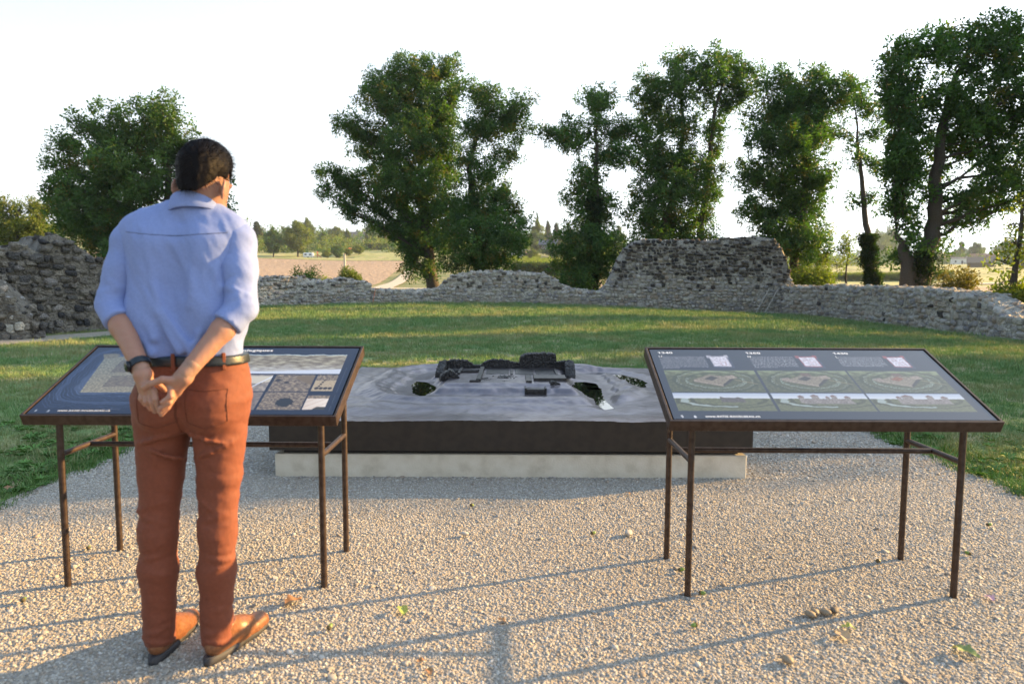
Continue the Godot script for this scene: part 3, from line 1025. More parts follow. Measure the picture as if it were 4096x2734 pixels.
	tree("ivy_clad_oak_tree", "slender ivy-clad oak standing alone at the dip of the back wall", Vector3(4.83, 0, -43.0), [[Vector3(0.00, 0.33, 0), Vector3(0.20, 3.32, 0), Vector3(0.31, 5.68, 0), Vector3(0.36, 8.04, 0), Vector3(0.27, 10.25, 0), Vector3(0.47, 12.30, 0)]], 0.30, "oak",
		[[0.5, 12.9, 1.4, 0.7], [0.3, 12.1, 1.0, 0.8], [-2.8, 10.7, 0.9, 0.5], [-1.3, 10.8, 1.0, 0.6], [-1.4, 9.9, 0.9, 0.7], [0.3, 10.6, 0.8, 1.0], [1.7, 11.0, 0.9, 0.5], [2.3, 10.5, 0.6, 0.6], [1.7, 9.1, 1.0, 1.0], [0.8, 9.2, 0.9, 0.6], [-0.2, 8.0, 1.0, 0.9], [-0.9, 6.8, 0.9, 1.1], [0.2, 6.6, 1.2, 1.1], [1.3, 5.6, 0.7, 0.5], [0.1, 4.9, 1.6, 0.9], [-0.9, 3.7, 1.6, 1.0], [0.8, 3.7, 1.2, 1.0], [-0.5, 2.4, 1.7, 1.0], [0.8, 2.1, 1.0, 0.9]], 19.0, 6.5)
	tree("oak_tree", "twin-stemmed oak rising behind the tall keep fragment", Vector3(10.50, 0, -44.0), [[Vector3(-0.97, 0.32, 0), Vector3(-0.97, 4.19, 0), Vector3(0.00, 8.22, 0), Vector3(0.19, 11.44, 0), Vector3(-0.16, 14.18, 0)], [Vector3(1.21, 0.33, 0), Vector3(1.45, 4.20, 0), Vector3(1.85, 7.91, 0), Vector3(2.09, 11.77, 0), Vector3(2.74, 14.19, 0)]], 0.30, "oak",
		[[-0.5, 15.0, 0.8, 0.7], [-1.9, 14.0, 0.9, 0.7], [-2.3, 12.9, 0.9, 0.9], [-0.3, 13.3, 1.3, 1.3], [1.4, 14.5, 1.3, 1.1], [3.1, 14.8, 1.2, 0.8], [4.4, 14.8, 0.9, 0.6], [4.0, 13.4, 1.2, 0.7], [3.3, 12.4, 0.8, 0.6], [1.8, 13.1, 1.0, 0.9], [-1.1, 11.6, 1.5, 1.1], [-2.1, 10.2, 1.0, 1.0], [0.3, 10.8, 0.9, 1.1], [2.2, 11.0, 0.9, 0.9], [2.4, 9.8, 0.8, 0.6], [-1.4, 8.7, 1.4, 1.2], [0.3, 8.5, 1.6, 1.3], [1.8, 8.0, 1.0, 1.1], [-2.1, 7.0, 1.1, 1.1], [-0.3, 6.7, 1.8, 1.3], [2.0, 6.9, 0.9, 0.9], [-2.3, 5.4, 1.2, 1.0], [-0.1, 5.2, 2.0, 1.1], [2.2, 5.7, 0.8, 0.7], [-0.9, 3.8, 2.0, 0.8], [1.6, 4.0, 1.2, 0.8]])
	tree("oak_tree", "dense dark oak at the right end of the keep fragment", Vector3(17.18, 0, -42.0), [[Vector3(0.00, 0.40, 0), Vector3(0.08, 2.55, 0), Vector3(0.46, 6.40, 0), Vector3(0.54, 9.48, 0), Vector3(0.77, 12.24, 0)]], 0.34, "oak",
		[[-1.4, 13.5, 0.9, 0.7], [0.9, 13.9, 0.8, 0.7], [2.3, 13.2, 0.7, 0.6], [-0.2, 12.6, 1.8, 1.1], [2.5, 12.4, 1.1, 0.9], [-1.7, 11.3, 1.3, 1.1], [0.6, 11.1, 1.8, 1.3], [-2.5, 9.9, 0.9, 0.9], [-0.5, 9.5, 1.8, 1.4], [1.5, 10.4, 0.9, 0.8], [-2.8, 7.9, 0.9, 1.1], [-0.5, 7.6, 1.9, 1.4], [1.2, 7.6, 0.8, 0.9], [-2.5, 5.9, 1.1, 0.9], [-0.2, 5.6, 1.8, 1.2], [-2.3, 4.7, 0.8, 0.5], [-1.1, 4.0, 1.5, 1.1], [0.2, 3.8, 1.4, 1.1], [0.9, 6.2, 1.1, 0.9]])
	tree("sapling", "bright yellow-green young tree lit from behind, beside the dense dark oak", Vector3(20.25, 0, -46.0), [[Vector3(0.00, 0.32, 0), Vector3(0.08, 2.17, 0), Vector3(0.20, 3.86, 0)]], 0.12, "lime",
		[[0.3, 5.0, 0.8, 0.8], [-0.1, 3.4, 1.2, 1.2], [-0.7, 2.2, 1.2, 0.9], [0.8, 2.9, 0.8, 0.8], [0.2, 4.2, 0.9, 0.8]])
	tree("sapling", "small yellowing tree with airy leaves left of the ivy-covered trunk", Vector3(20.00, 0, -41.0), [[Vector3(0.00, 0.43, 0), Vector3(-0.08, 2.09, 0), Vector3(0.08, 3.59, 0)]], 0.08, "lime",
		[[0.1, 4.1, 0.7, 0.4], [-0.3, 3.2, 0.6, 0.6], [0.4, 2.8, 0.4, 0.6], [-0.5, 2.4, 0.5, 0.5], [-0.1, 3.5, 0.6, 0.5]], 16.0)
	tree("ivy_clad_tree", "thin leaning tree with a trunk smothered in dark ivy", Vector3(20.06, 0, -38.0), [[Vector3(0.00, 0.50, 0), Vector3(-0.35, 3.15, 0), Vector3(-0.63, 4.54, 0), Vector3(-0.97, 7.04, 0), Vector3(-1.25, 8.71, 0), Vector3(-1.53, 10.79, 0)]], 0.24, "oak",
		[[-0.8, 10.8, 1.0, 0.7], [-1.4, 11.3, 0.5, 0.4], [-1.6, 9.5, 0.7, 0.6], [-0.3, 9.6, 0.6, 0.9], [-1.8, 8.3, 0.5, 0.6], [-0.9, 8.2, 0.5, 0.7], [-0.1, 7.8, 0.6, 0.7], [-1.2, 5.8, 0.5, 0.4], [-0.3, 6.1, 0.6, 0.7]], 14.0, 4.2)
	tree("oak_tree", "biggest oak, with spreading crown and dead branches over the right wall", Vector3(17.65, 0, -30.0), [[Vector3(0.00, 0.35, 0), Vector3(0.27, 2.55, 0), Vector3(0.71, 4.09, 0), Vector3(0.66, 6.06, 0), Vector3(0.82, 8.26, 0), Vector3(1.26, 10.13, 0), Vector3(1.92, 11.56, 0)], [Vector3(-0.16, 0.79, 0), Vector3(-0.60, 2.65, 0), Vector3(-0.99, 3.53, 0)]], 0.42, "big",
		[[1.4, 12.1, 1.0, 0.5], [2.6, 12.0, 1.2, 0.6], [3.9, 12.0, 0.9, 0.5], [-1.1, 11.3, 0.8, 0.6], [-0.1, 11.5, 0.8, 0.5], [-1.4, 10.4, 0.9, 0.7], [0.5, 11.0, 1.3, 0.8], [2.6, 10.9, 1.5, 0.8], [4.3, 11.0, 0.8, 0.8], [-1.1, 9.5, 0.9, 0.7], [0.5, 9.4, 1.1, 0.7], [2.2, 9.2, 1.3, 0.8], [3.9, 9.5, 1.1, 0.8], [-0.7, 8.5, 1.1, 0.7], [1.4, 8.2, 1.0, 0.8], [3.1, 8.2, 1.3, 0.6], [4.5, 8.5, 0.8, 0.8], [-0.7, 7.3, 0.9, 0.8], [1.0, 7.2, 0.9, 0.8], [2.6, 7.2, 1.3, 0.5], [4.3, 7.3, 0.8, 0.6], [-0.7, 6.2, 0.8, 0.7], [0.8, 6.1, 0.8, 0.6], [3.5, 6.1, 1.2, 0.4], [4.6, 6.2, 0.6, 0.5], [-0.7, 5.1, 0.7, 0.6], [0.3, 5.2, 0.7, 0.5], [-0.3, 4.1, 0.7, 0.5], [2.6, 5.4, 1.3, 0.3], [4.1, 4.9, 0.8, 0.3], [2.6, 4.6, 1.3, 0.2], [-0.3, 3.3, 0.6, 0.6], [-0.6, 2.4, 0.6, 0.6], [1.0, 3.0, 0.8, 0.3], [5.6, 9.9, 1.3, 1.3], [6.0, 7.8, 1.3, 1.0], [5.8, 6.1, 1.0, 0.7]], 16.0, 3.0)
	tree("young_tree", "slim young tree with sparse sunlit leaves at the right-hand edge", Vector3(16.78, 0, -23.0), [[Vector3(0.00, -0.17, 0), Vector3(0.08, 1.76, 0), Vector3(0.17, 3.70, 0), Vector3(0.29, 4.96, 0)], [Vector3(0.25, -0.17, 0), Vector3(0.42, 0.75, 0), Vector3(0.67, 1.77, 0)]], 0.13, "lime",
		[[0.1, 3.3, 0.3, 0.4], [-0.3, 2.7, 0.3, 0.2], [-0.4, 2.1, 0.3, 0.4], [0.3, 2.4, 0.3, 0.5], [0.4, 4.1, 0.4, 0.4], [0.1, 1.4, 0.3, 0.3], [0.7, 3.2, 0.4, 0.6], [0.8, 1.7, 0.4, 0.5]], 16.0)
	# trees just outside the view on the right: they shade the yard and dapple the man
	tree("oak_tree", "oak beyond the right side wall whose crown shades the bronze model", Vector3(20.5, 0, -14.9), [[Vector3(0, 0, 0), Vector3(0.2, 4, 0), Vector3(0, 9, 0), Vector3(0.2, 12, 0)]], 0.45, "oak",
		[[0, 13.0, 2.4, 1.4, 0], [0.2, 11.2, 3.4, 1.5, 0.5], [0, 8.6, 4.0, 1.5, 0], [0.4, 6.6, 4.2, 1.5, 0.1], [0, 7.4, 4.0, 1.2, -0.2], [-0.2, 4.6, 4.0, 1.4, 0], [0.2, 3.0, 3.2, 1.2, 0], [0, 9.4, 2.3, 1.2, 4.6]], 11.0)
	tree("oak_tree", "oak beyond the right side wall nearest the forecourt", Vector3(21.0, 0, -6.1), [[Vector3(0, 0, 0), Vector3(0.1, 4, 0), Vector3(-0.2, 9, 0), Vector3(0, 12, 0)]], 0.4, "oak",
		[[0, 12.6, 2.6, 1.5, -0.5], [0, 10.4, 2.9, 1.5, -0.2], [0.2, 8.4, 2.8, 1.3, 0], [-0.3, 7.2, 2.8, 1.2, 0], [0.2, 5.8, 2.7, 1.2, 0.1], [0, 4.4, 2.6, 1.2, 0]], 12.0)
	tree("oak_tree", "tall oak far beyond the right side wall, shading the dark ruin", Vector3(28.0, 0, -29.4), [[Vector3(0, 0, 0), Vector3(0.2, 5, 0), Vector3(0, 10, 0), Vector3(0.2, 15, 0)]], 0.4, "big",
		[[0, 17.0, 2.2, 1.3, 0], [0.2, 15.2, 3.0, 1.5, 0], [0, 13.6, 3.2, 1.5, 0.3], [0, 12.0, 3.0, 1.5, -1.2], [0.2, 13.8, 2.8, 1.5, -2.2], [0, 10.4, 2.6, 1.4, 0]], 22.0)
	tree("oak_tree", "round oak beyond the right side wall, shading the lawn behind the model", Vector3(21.5, 0, -21.8), [[Vector3(0, 0, 0), Vector3(0.1, 4, 0), Vector3(0, 8, 0)]], 0.35, "oak",
		[[0, 9.6, 2.2, 1.3, 0], [0.2, 7.8, 2.9, 1.4, 0], [0, 5.8, 2.9, 1.4, 0], [0, 4.0, 2.4, 1.2, 0]], 14.0)


func far_tree(called: String, label: String, at: Vector3, wide: float, tall: float, kind: String) -> void:
	rng.seed = hash(label)
	var y := ground_at(at.x, at.z)
	var o := thing(called, label, "tree", Vector3(at.x, y, at.z), "trees on the far slopes")
	var s := Shape.new()
	var lean := rng.randf_range(-0.04, 0.04) * tall
	s.tube(PackedVector3Array([Vector3(0, -0.5, 0), Vector3(lean * 0.3, tall * 0.35, 0), Vector3(lean, tall * 0.85, 0)]), PackedFloat32Array([tall * 0.028, tall * 0.02, tall * 0.006]), 7)
	for k in 5:
		var a := TAU * k / 5.0 + rng.randf()
		s.tube(PackedVector3Array([Vector3(lean * 0.3, tall * (0.3 + 0.08 * k), 0), Vector3(cos(a) * wide * 0.3, tall * (0.5 + 0.08 * k), sin(a) * wide * 0.3)]), PackedFloat32Array([tall * 0.01, tall * 0.003]), 5, false)
	part("trunk", s.mesh(), M.bark, o)
	var where: Array[Transform3D] = []
	var tint := PackedColorArray()
	var r := wide * 0.5
	var unit := clampf(wide / 11.0, 0.35, 1.9)
	var low := 0.12 if kind != "conifer" else 0.06
	var masses := []
	var n := 13
	for k in n:
		var t := (k + 0.5) / n
		var spread := sin(PI * clampf(t * 0.86 + 0.1, 0, 1)) if kind != "conifer" else 1.05 - t
		if called == "poplar_tree": spread = 0.75 * sin(PI * clampf(t * 0.9 + 0.08, 0, 1))
		var a := k * 2.4
		var m := r * spread * 0.6
		masses.append([Vector3(cos(a) * m, lerpf(low + 0.08, 0.9, t) * tall, sin(a) * m), maxf(r * spread * 0.55, r * 0.16) * rng.randf_range(0.8, 1.2), tall * 0.12 * rng.randf_range(0.8, 1.3)])
	for m in masses:
		var count := int(62.0 * (m[1] / r + 0.4) * (0.6 + 0.5 * tall / maxf(wide, 1.0)))
		for i in count:
			var u := Vector3(rng.randfn(), rng.randfn(), rng.randfn()).normalized() * pow(rng.randf(), 0.4)
			var q: Vector3 = m[0] + Vector3(u.x * m[1], u.y * m[2], u.z * m[1])
			if noise_soft.get_noise_3d(q.x / unit * 0.4 + at.x, q.y / unit * 0.4, q.z / unit * 0.4) < -0.3: continue
			where.append(Transform3D(Basis.from_euler(Vector3(rng.randf() * TAU, rng.randf() * TAU, rng.randf() * TAU)).scaled(Vector3.ONE * unit * rng.randf_range(0.65, 1.15)), q))
			tint.append(leaf_tone(kind))
	scatter("crown", clumps.far[rng.randi() % 2], M.leaf, o, where, tint)


func shrub(called: String, label: String, category: String, at: Vector3, wide: float, tall: float, kind: String, count: int, sprig: float, twiggy := false) -> void:
	rng.seed = hash(label)
	var y := ground_at(at.x, at.z) + at.y
	var o := thing(called, label, category, Vector3(at.x, y, at.z))
	var s := Shape.new()
	var where: Array[Transform3D] = []
	var tint := PackedColorArray()
	for k in 14:
		var a := k * 2.4
		var tip := Vector3(cos(a) * wide * 0.5 * rng.randf_range(0.25, 0.9), tall * rng.randf_range(0.55, 1.0), sin(a) * wide * 0.4 * rng.randf_range(0.25, 0.9))
		s.tube(PackedVector3Array([Vector3(0, -0.2, 0), tip * 0.5 + Vector3(0, tall * 0.08, 0), tip]), PackedFloat32Array([0.02, 0.013, 0.004]), 5, false)
		for i in count / 14:
			var q := tip * (pow(rng.randf(), 0.55) if twiggy else pow(rng.randf(), 0.4)) + Vector3(rng.randfn(), rng.randfn(), rng.randfn()) * (0.06 * wide if twiggy else 0.11 * wide)
			q.y = maxf(q.y, 0.03)
			where.append(Transform3D(Basis.from_euler(Vector3(rng.randf() * TAU, rng.randf() * TAU, rng.randf() * TAU)).scaled(Vector3.ONE * sprig * rng.randf_range(0.7, 1.2)), q))
			tint.append(leaf_tone(kind))
	part("stem", s.mesh(), M.bark, o)
	scatter("leaves", clumps.shrub[0] if sprig < 2.2 else clumps.oak[0], M.leaf, o, where, tint)


# a ground patch given by its corners, following the land
func patch(called: String, m: Material, label: String, category: String, a: Vector2, b: Vector2, c: Vector2, d: Vector2, lift: float, kind := "structure") -> void:
	var s := Shape.new()
	var n := 28
	for j in n + 1:
		for i in n + 1:
			var p := a.lerp(b, float(i) / n).lerp(d.lerp(c, float(i) / n), float(j) / n)
			s.put(Vector3(p.x, ground_at(p.x, p.y) + lift, p.y))
	for j in n:
		for i in n:
			var k := j * (n + 1) + i
			s.quad(k, k + 1, k + n + 2, k + n + 1)
	var o := struct(called, s.mesh(), m, label, category)
	o.set_meta("kind", kind)


# a gabled house: size along x, depth along z, eaves height, ridge height
func house(called: String, label: String, at: Vector3, turn: float, size: Vector3, ridge: float, wall_m: Material, roof_m: Material, windows: Array, door := true, category := "house") -> Node3D:
	var o := thing(called, label, category, Vector3(at.x, ground_at(at.x, at.z) - 0.3, at.z))
	o.rotation.y = turn
	var hx := size.x * 0.5
	var hz := size.z * 0.5
	var s := Shape.new()
	s.box(Vector3(-hx, -1.5, -hz), Vector3(hx, size.y, hz))
	for e in [-1.0, 1.0]:
		var i := s.put(Vector3(e * hx, size.y, -hz))
		s.put(Vector3(e * hx, size.y, hz))
		s.put(Vector3(e * hx, ridge, 0))
		if e > 0: s.tri(i, i + 2, i + 1)
		else: s.tri(i, i + 1, i + 2)
	part("wall", s.mesh(), wall_m, o)
	s = Shape.new()
	var ov := 0.5
	var drop := (ridge - size.y) / hz * ov
	for e in [-1.0, 1.0]:
		var q := [Vector3(-hx - ov, size.y - drop + 0.05, e * (hz + ov)), Vector3(hx + ov, size.y - drop + 0.05, e * (hz + ov)), Vector3(hx + ov, ridge + 0.05, 0), Vector3(-hx - ov, ridge + 0.05, 0)]
		var up := Vector3(0, 0.22, 0)
		if e < 0: q = [q[1], q[0], q[3], q[2]]
		s.face(q[0] + up, q[1] + up, q[2] + up, q[3] + up)
		s.face(q[3], q[2], q[1], q[0])
		s.face(q[0], q[1], q[1] + up, q[0] + up)
		s.face(q[1], q[2], q[2] + up, q[1] + up)
		s.face(q[3], q[0], q[0] + up, q[3] + up)
	var roof := part("roof", s.mesh(), roof_m, o)
	s = Shape.new()
	s.box(Vector3(hx * 0.4, ridge - 0.6, -0.7), Vector3(hx * 0.4 + 0.7, ridge + 0.9, -0.1))
	part("chimney", s.mesh(), wall_m, roof)
	if not M.has("pane"):
		M.pane = mat(lin(0.03, 0.035, 0.045), 0.12)
		M.frame = mat(lin(0.6, 0.58, 0.54), 0.6)
	for w in windows:
		s = Shape.new()
		s.box(Vector3(w[0] - 0.62, w[1] - 0.75, hz - 0.05), Vector3(w[0] + 0.62, w[1] + 0.75, hz + 0.06))
		var f := part("window", s.mesh(), M.frame, o)
		s = Shape.new()
		s.box(Vector3(w[0] - 0.52, w[1] - 0.65, hz), Vector3(w[0] + 0.52, w[1] + 0.65, hz + 0.08))
		part("pane", s.mesh(), M.pane, f)
	if door:
		s = Shape.new()
		s.box(Vector3(-0.5, 0.0, hz - 0.05), Vector3(0.5, 2.2, hz + 0.07))
		part("door", s.mesh(), mat(lin(0.12, 0.08, 0.05), 0.7), o)
	return o


func make_far_country() -> void:
	rng.seed = 3300
	# fields, tracks and hedges
	patch("ploughed_field", M.field, "bare brown ploughed field on the slope beyond the left wall", "field", Vector2(-60, -58), Vector2(-16, -62), Vector2(-31, -200), Vector2(-132, -212), 0.06)
	patch("pasture", M.pasture, "mown meadow above the ploughed field", "meadow", Vector2(-140, -213), Vector2(-29, -203), Vector2(-40, -345), Vector2(-150, -330), 0.05)
	patch("track", mat(lin(0.42, 0.38, 0.31), 0.95), "pale farm track along the edge of the ploughed field", "track", Vector2(-17.0, -82), Vector2(-14.5, -82), Vector2(-26.5, -200), Vector2(-28.0, -200), 0.16)
	patch("track", mat(lin(0.42, 0.38, 0.31), 0.95), "pale lane crossing just beyond the dip in the low back wall", "track", Vector2(-40, -86.5), Vector2(6, -82), Vector2(6, -79), Vector2(-40, -83), 0.2)
	patch("ploughed_field", M.field, "narrow brown field seen beside the slender ivy-clad oak", "field", Vector2(2, -95), Vector2(30, -95), Vector2(38, -140), Vector2(2, -138), 0.06)
	patch("ploughed_field", M.field, "flat brown field beyond the right side wall", "field", Vector2(36, -70), Vector2(84, -66), Vector2(160, -150), Vector2(72, -165), 0.06)
	patch("pasture", M.pasture, "wide pale green meadow beyond the brown field on the right", "meadow", Vector2(72, -167), Vector2(162, -152), Vector2(420, -560), Vector2(200, -600), 0.08)
	patch("track", mat(lin(0.5, 0.47, 0.4), 0.95), "pale curving lane through the meadow on the right", "lane", Vector2(104, -168), Vector2(170, -171), Vector2(170, -175), Vector2(104, -172.5), 0.3)
	var hedge_m: Material = M.leaf
	for h in [["clipped_hedge", "long clipped dark green hedge at the top of the meadow", Vector2(-71.5, -336), Vector2(-50, -345), 2.9, 2.0], ["field_hedge", "dark overgrown hedge below the vineyard", Vector2(0.2, -143), Vector2(16, -150), 2.4, 3.0], ["maize_strip", "strip of tall green crop between the brown field and the meadow", Vector2(92, -205), Vector2(128, -200), 2.2, 6.0]]:
		rng.seed = hash(h[1])
		var a: Vector2 = h[2]
		var b: Vector2 = h[3]
		var o := thing(h[0], h[1], "hedge", Vector3(a.x, ground_at(a.x, a.y), a.y))
		var where: Array[Transform3D] = []
		var tint := PackedColorArray()
		for i in int(a.distance_to(b) * 75.0):
			var p := a.lerp(b, rng.randf())
			var side := (b - a).normalized().orthogonal() * rng.randf_range(-0.5, 0.5) * float(h[5])
			p += side
			var q := Vector3(p.x, ground_at(p.x, p.y) + pow(rng.randf(), 0.6) * (float(h[4]) + (0.0 if h[0] == "clipped_hedge" else 0.5 * noise_soft.get_noise_2d(p.x * 0.3, p.y))), p.y) - o.position
			where.append(Transform3D(Basis.from_euler(Vector3(rng.randf() * TAU, rng.randf() * TAU, 0)).scaled(Vector3.ONE * 0.5), q))
			tint.append(leaf_tone("light" if h[0] == "maize_strip" else "hedge"))
		scatter("leaves", clumps.far[0], hedge_m, o, where, tint)
	# vineyard rows
	var vine_label := ["leftmost vine row, nearest the white house", "second vine row right of the white house", "third vine row right of the white house", "fourth vine row, below the small pale round tree", "fifth vine row, just right of the small pale round tree", "sixth vine row, in the middle of the slope", "seventh vine row, right of the middle of the slope", "eighth vine row, partly behind the slender ivy-clad oak", "ninth vine row, last but one to the right", "rightmost vine row, beside the slender ivy-clad oak"]
	for row in 10:
		var a := Vector2(-4.0 + row * 2.6, -190 - row * 1.5)
		var b := Vector2(-2.0 + row * 4.4, -275 - row * 2.0)
		rng.seed = 400 + row
		var where: Array[Transform3D] = []
		var tint := PackedColorArray()
		var o := thing("vine_row", vine_label[row], "vines", Vector3(a.x, ground_at(a.x, a.y), a.y), "vine rows on the slope")
		for i in 520:
			var p := a.lerp(b, rng.randf())
			where.append(Transform3D(Basis.from_euler(Vector3(rng.randf() * TAU, rng.randf() * TAU, 0)).scaled(Vector3.ONE * 0.42), Vector3(p.x, ground_at(p.x, p.y) + rng.randf_range(0.3, 1.7), p.y) + Vector3(rng.randfn(), 0, 0) * 0.2 - o.position))
			tint.append(leaf_tone("lime" if rng.randf() < 0.5 else "light"))
		scatter("leaves", clumps.far[1], M.leaf, o, where, tint)
	# buildings
	var cream := mat(lin(0.62, 0.55, 0.42), 0.9)
	var white := mat(lin(0.68, 0.67, 0.64), 0.9)
	var timber := mat(lin(0.06, 0.045, 0.04), 0.9)
	var slate := mat(lin(0.09, 0.095, 0.11), 0.8)
	var tile := mat(lin(0.28, 0.15, 0.10), 0.9)
	var brown := mat(lin(0.13, 0.10, 0.075), 0.9)
	house("cream_house", "cream gabled house half hidden by the dark feathery tree", Vector3(-128.5, 0, -344), 0.5, Vector3(8, 5.2, 7), 8.0, cream, tile, [[-2.4, 1.6], [2.4, 1.6], [-2.4, 4.2], [0, 4.2], [2.4, 4.2]])
	house("slate_house", "house with grey slate roof among the hill trees", Vector3(-92, 0, -405), 0.2, Vector3(9, 4.6, 8), 8.6, cream, slate, [[-2.5, 3.2], [2.5, 3.2]])
	house("timber_chalet", "dark timber chalet with white windows and white base on the hill", Vector3(18.6, 0, -352), -0.15, Vector3(9.0, 5.2, 8), 7.6, timber, slate, [[-2.6, 3.9], [-0.9, 3.9], [0.9, 3.9], [2.6, 3.9]], false)
	house("white_house", "small white house at the edge of the vineyard", Vector3(1.8, 0, -268), 0.1, Vector3(4.0, 4.2, 5), 5.6, white, tile, [[-1.0, 3.0], [1.0, 3.0]])
	house("dark_shed", "low dark shed beside the small white house", Vector3(6.4, 0, -279), 0.1, Vector3(5.4, 2.2, 5), 3.4, timber, brown, [], true, "shed")
	house("red_roofed_house", "white villa with broad red roof on the right hillside", Vector3(375, 0, -548), -0.5, Vector3(17, 5.4, 12), 9.0, white, tile, [[-5.5, 3.2], [-2.0, 3.2], [2.0, 3.2], [5.5, 3.2]])
	house("brown_barn", "brown barn with low wide roof at the top of the meadow", Vector3(297, 0, -436), -0.6, Vector3(14, 3.0, 11), 6.6, brown, mat(lin(0.2, 0.15, 0.11), 0.9), [], true, "barn")
	house("white_house", "long low white house above the brown barn", Vector3(330, 0, -505), -0.5, Vector3(13, 4.6, 9), 5.4, white, slate, [[-4, 2.4], [0, 2.4], [4, 2.4]])
	house("white_house", "white house high on the hill left of the red roof", Vector3(395, 0, -610), -0.4, Vector3(11, 5.2, 9), 6.6, white, tile, [[-3, 3.4], [3, 3.4]])
	house("white_house", "white house furthest right on the hillside", Vector3(365, 0, -500), -0.7, Vector3(14, 4.6, 9), 6.2, white, slate, [[-4, 2.8], [4, 2.8]])
	# caravan, slide and parasol in the garden above the field
	var c := thing("caravan", "white caravan parked at the edge of the garden lawn", "caravan", Vector3(-77.3, ground_at(-77.3, -261), -261))
	var s := Shape.new()
	s.bevel_box(Vector3(-1.9, 0.35, -1.0), Vector3(1.9, 2.1, 1.0), 0.3)
	part("body", s.mesh(), mat(lin(0.75, 0.74, 0.72), 0.4), c)
	for x in [-0.9, 0.9]:
		s = Shape.new()
		s.box(Vector3(x - 0.45, 1.15, 0.98), Vector3(x + 0.45, 1.75, 1.02))
		part("window", s.mesh(), mat(lin(0.05, 0.06, 0.07), 0.15), c)
	s = Shape.new()
	s.tube(PackedVector3Array([Vector3(0, 0.33, 0.75), Vector3(0, 0.33, 0.95)]), PackedFloat32Array([0.33, 0.33]), 16)
	part("wheel", s.mesh(), mat(lin(0.02, 0.02, 0.02), 0.8), c)
	var red := mat(lin(0.55, 0.06, 0.04), 0.5)
	var g := thing("slide", "red garden slide beside the caravan", "slide", Vector3(-73.5, ground_at(-73.5, -261), -261))
	s = Shape.new()
	s.box(Vector3(-0.5, 0, -0.3), Vector3(-0.4, 2.6, 0.3))
	s.box(Vector3(-0.9, 1.6, -0.35), Vector3(-0.4, 1.7, 0.35))
	part("frame", s.mesh(), red, g)
	s = Shape.new()
	s.face(Vector3(-0.4, 1.7, 0.3), Vector3(1.3, 0.1, 0.3), Vector3(1.3, 0.1, -0.3), Vector3(-0.4, 1.7, -0.3))
	s.face(Vector3(-0.4, 1.55, -0.3), Vector3(1.3, -0.05, -0.3), Vector3(1.3, -0.05, 0.3), Vector3(-0.4, 1.55, 0.3))
	s.face(Vector3(-0.4, 1.55, 0.3), Vector3(1.3, -0.05, 0.3), Vector3(1.3, 0.25, 0.3), Vector3(-0.4, 1.85, 0.3))
	part("chute", s.mesh(), red, g)
	g = thing("parasol", "open orange parasol among the garden trees", "parasol", Vector3(-66.5, ground_at(-66.5, -281), -281))
	s = Shape.new()
	s.tube(PackedVector3Array([Vector3(0, 0, 0), Vector3(0, 2.7, 0)]), PackedFloat32Array([0.03, 0.03]), 6)
	part("pole", s.mesh(), M.frame, g)
	s = Shape.new()
	s.tube(PackedVector3Array([Vector3(0, 2.3, 0), Vector3(0, 2.9, 0)]), PackedFloat32Array([1.6, 0.04]), 10)
	part("canopy", s.mesh(), mat(lin(0.7, 0.16, 0.05), 0.8), g)
	# just beyond the wall
	g = thing("concrete_pole", "slim pale concrete pole standing beyond the low wall at the left", "pole", Vector3(-15.6, ground_at(-15.6, -64), -64))
	s = Shape.new()
	s.tube(PackedVector3Array([Vector3(0, -0.4, 0), Vector3(0, 2.0, 0), Vector3(0, 3.75, 0)]), PackedFloat32Array([0.11, 0.1, 0.085]), 12)
	part("shaft", s.mesh(), mat(lin(0.5, 0.47, 0.42), 0.9), g)
	s = Shape.new()
	s.tube(PackedVector3Array([Vector3(0, 3.74, 0), Vector3(0, 3.86, 0)]), PackedFloat32Array([0.1, 0.06]), 12)
	part("cap", s.mesh(), mat(lin(0.3, 0.28, 0.26), 0.8), g)
	shrub("round_bush", "rounded green bush right of the pale concrete pole", "bush", Vector3(-15.0, 0, -63.5), 1.7, 2.35, "light", 1500, 1.8)
	shrub("small_bush", "small bright bush left of the pale concrete pole", "bush", Vector3(-16.3, 0, -60.0), 1.0, 1.7, "lime", 260, 1.6)
	shrub("twiggy_shrub", "open twiggy shrub rising over the low wall beside the man", "shrub", Vector3(-12.2, 0, -40.5), 2.0, 2.5, "oak", 330, 1.5, true)
	shrub("autumn_shrub", "arching shrub with yellowing leaves behind the right side wall", "shrub", Vector3(21.5, 0, -33.5), 2.6, 2.4, "rust", 420, 1.7, true)
	shrub("sunlit_bush", "sunlit yellow-green bush beyond the broken end of the right side wall", "bush", Vector3(16.9, 0, -22.6), 1.7, 1.4, "lime", 900, 1.6)
	shrub("hedge_bush", "dense bright bush filling the foot of the keep's right end", "bush", Vector3(17.6, 0, -40.0), 2.6, 2.2, "lime", 1400, 1.9)
	shrub("low_bush", "low leafy bush under the slender ivy-clad oak", "bush", Vector3(3.6, 0, -41.5), 2.2, 1.6, "oak", 700, 1.9)
	# the wooded crest of the hills, too far to count
	var where: Array[Transform3D] = []
	var tint := PackedColorArray()
	rng.seed = 6100
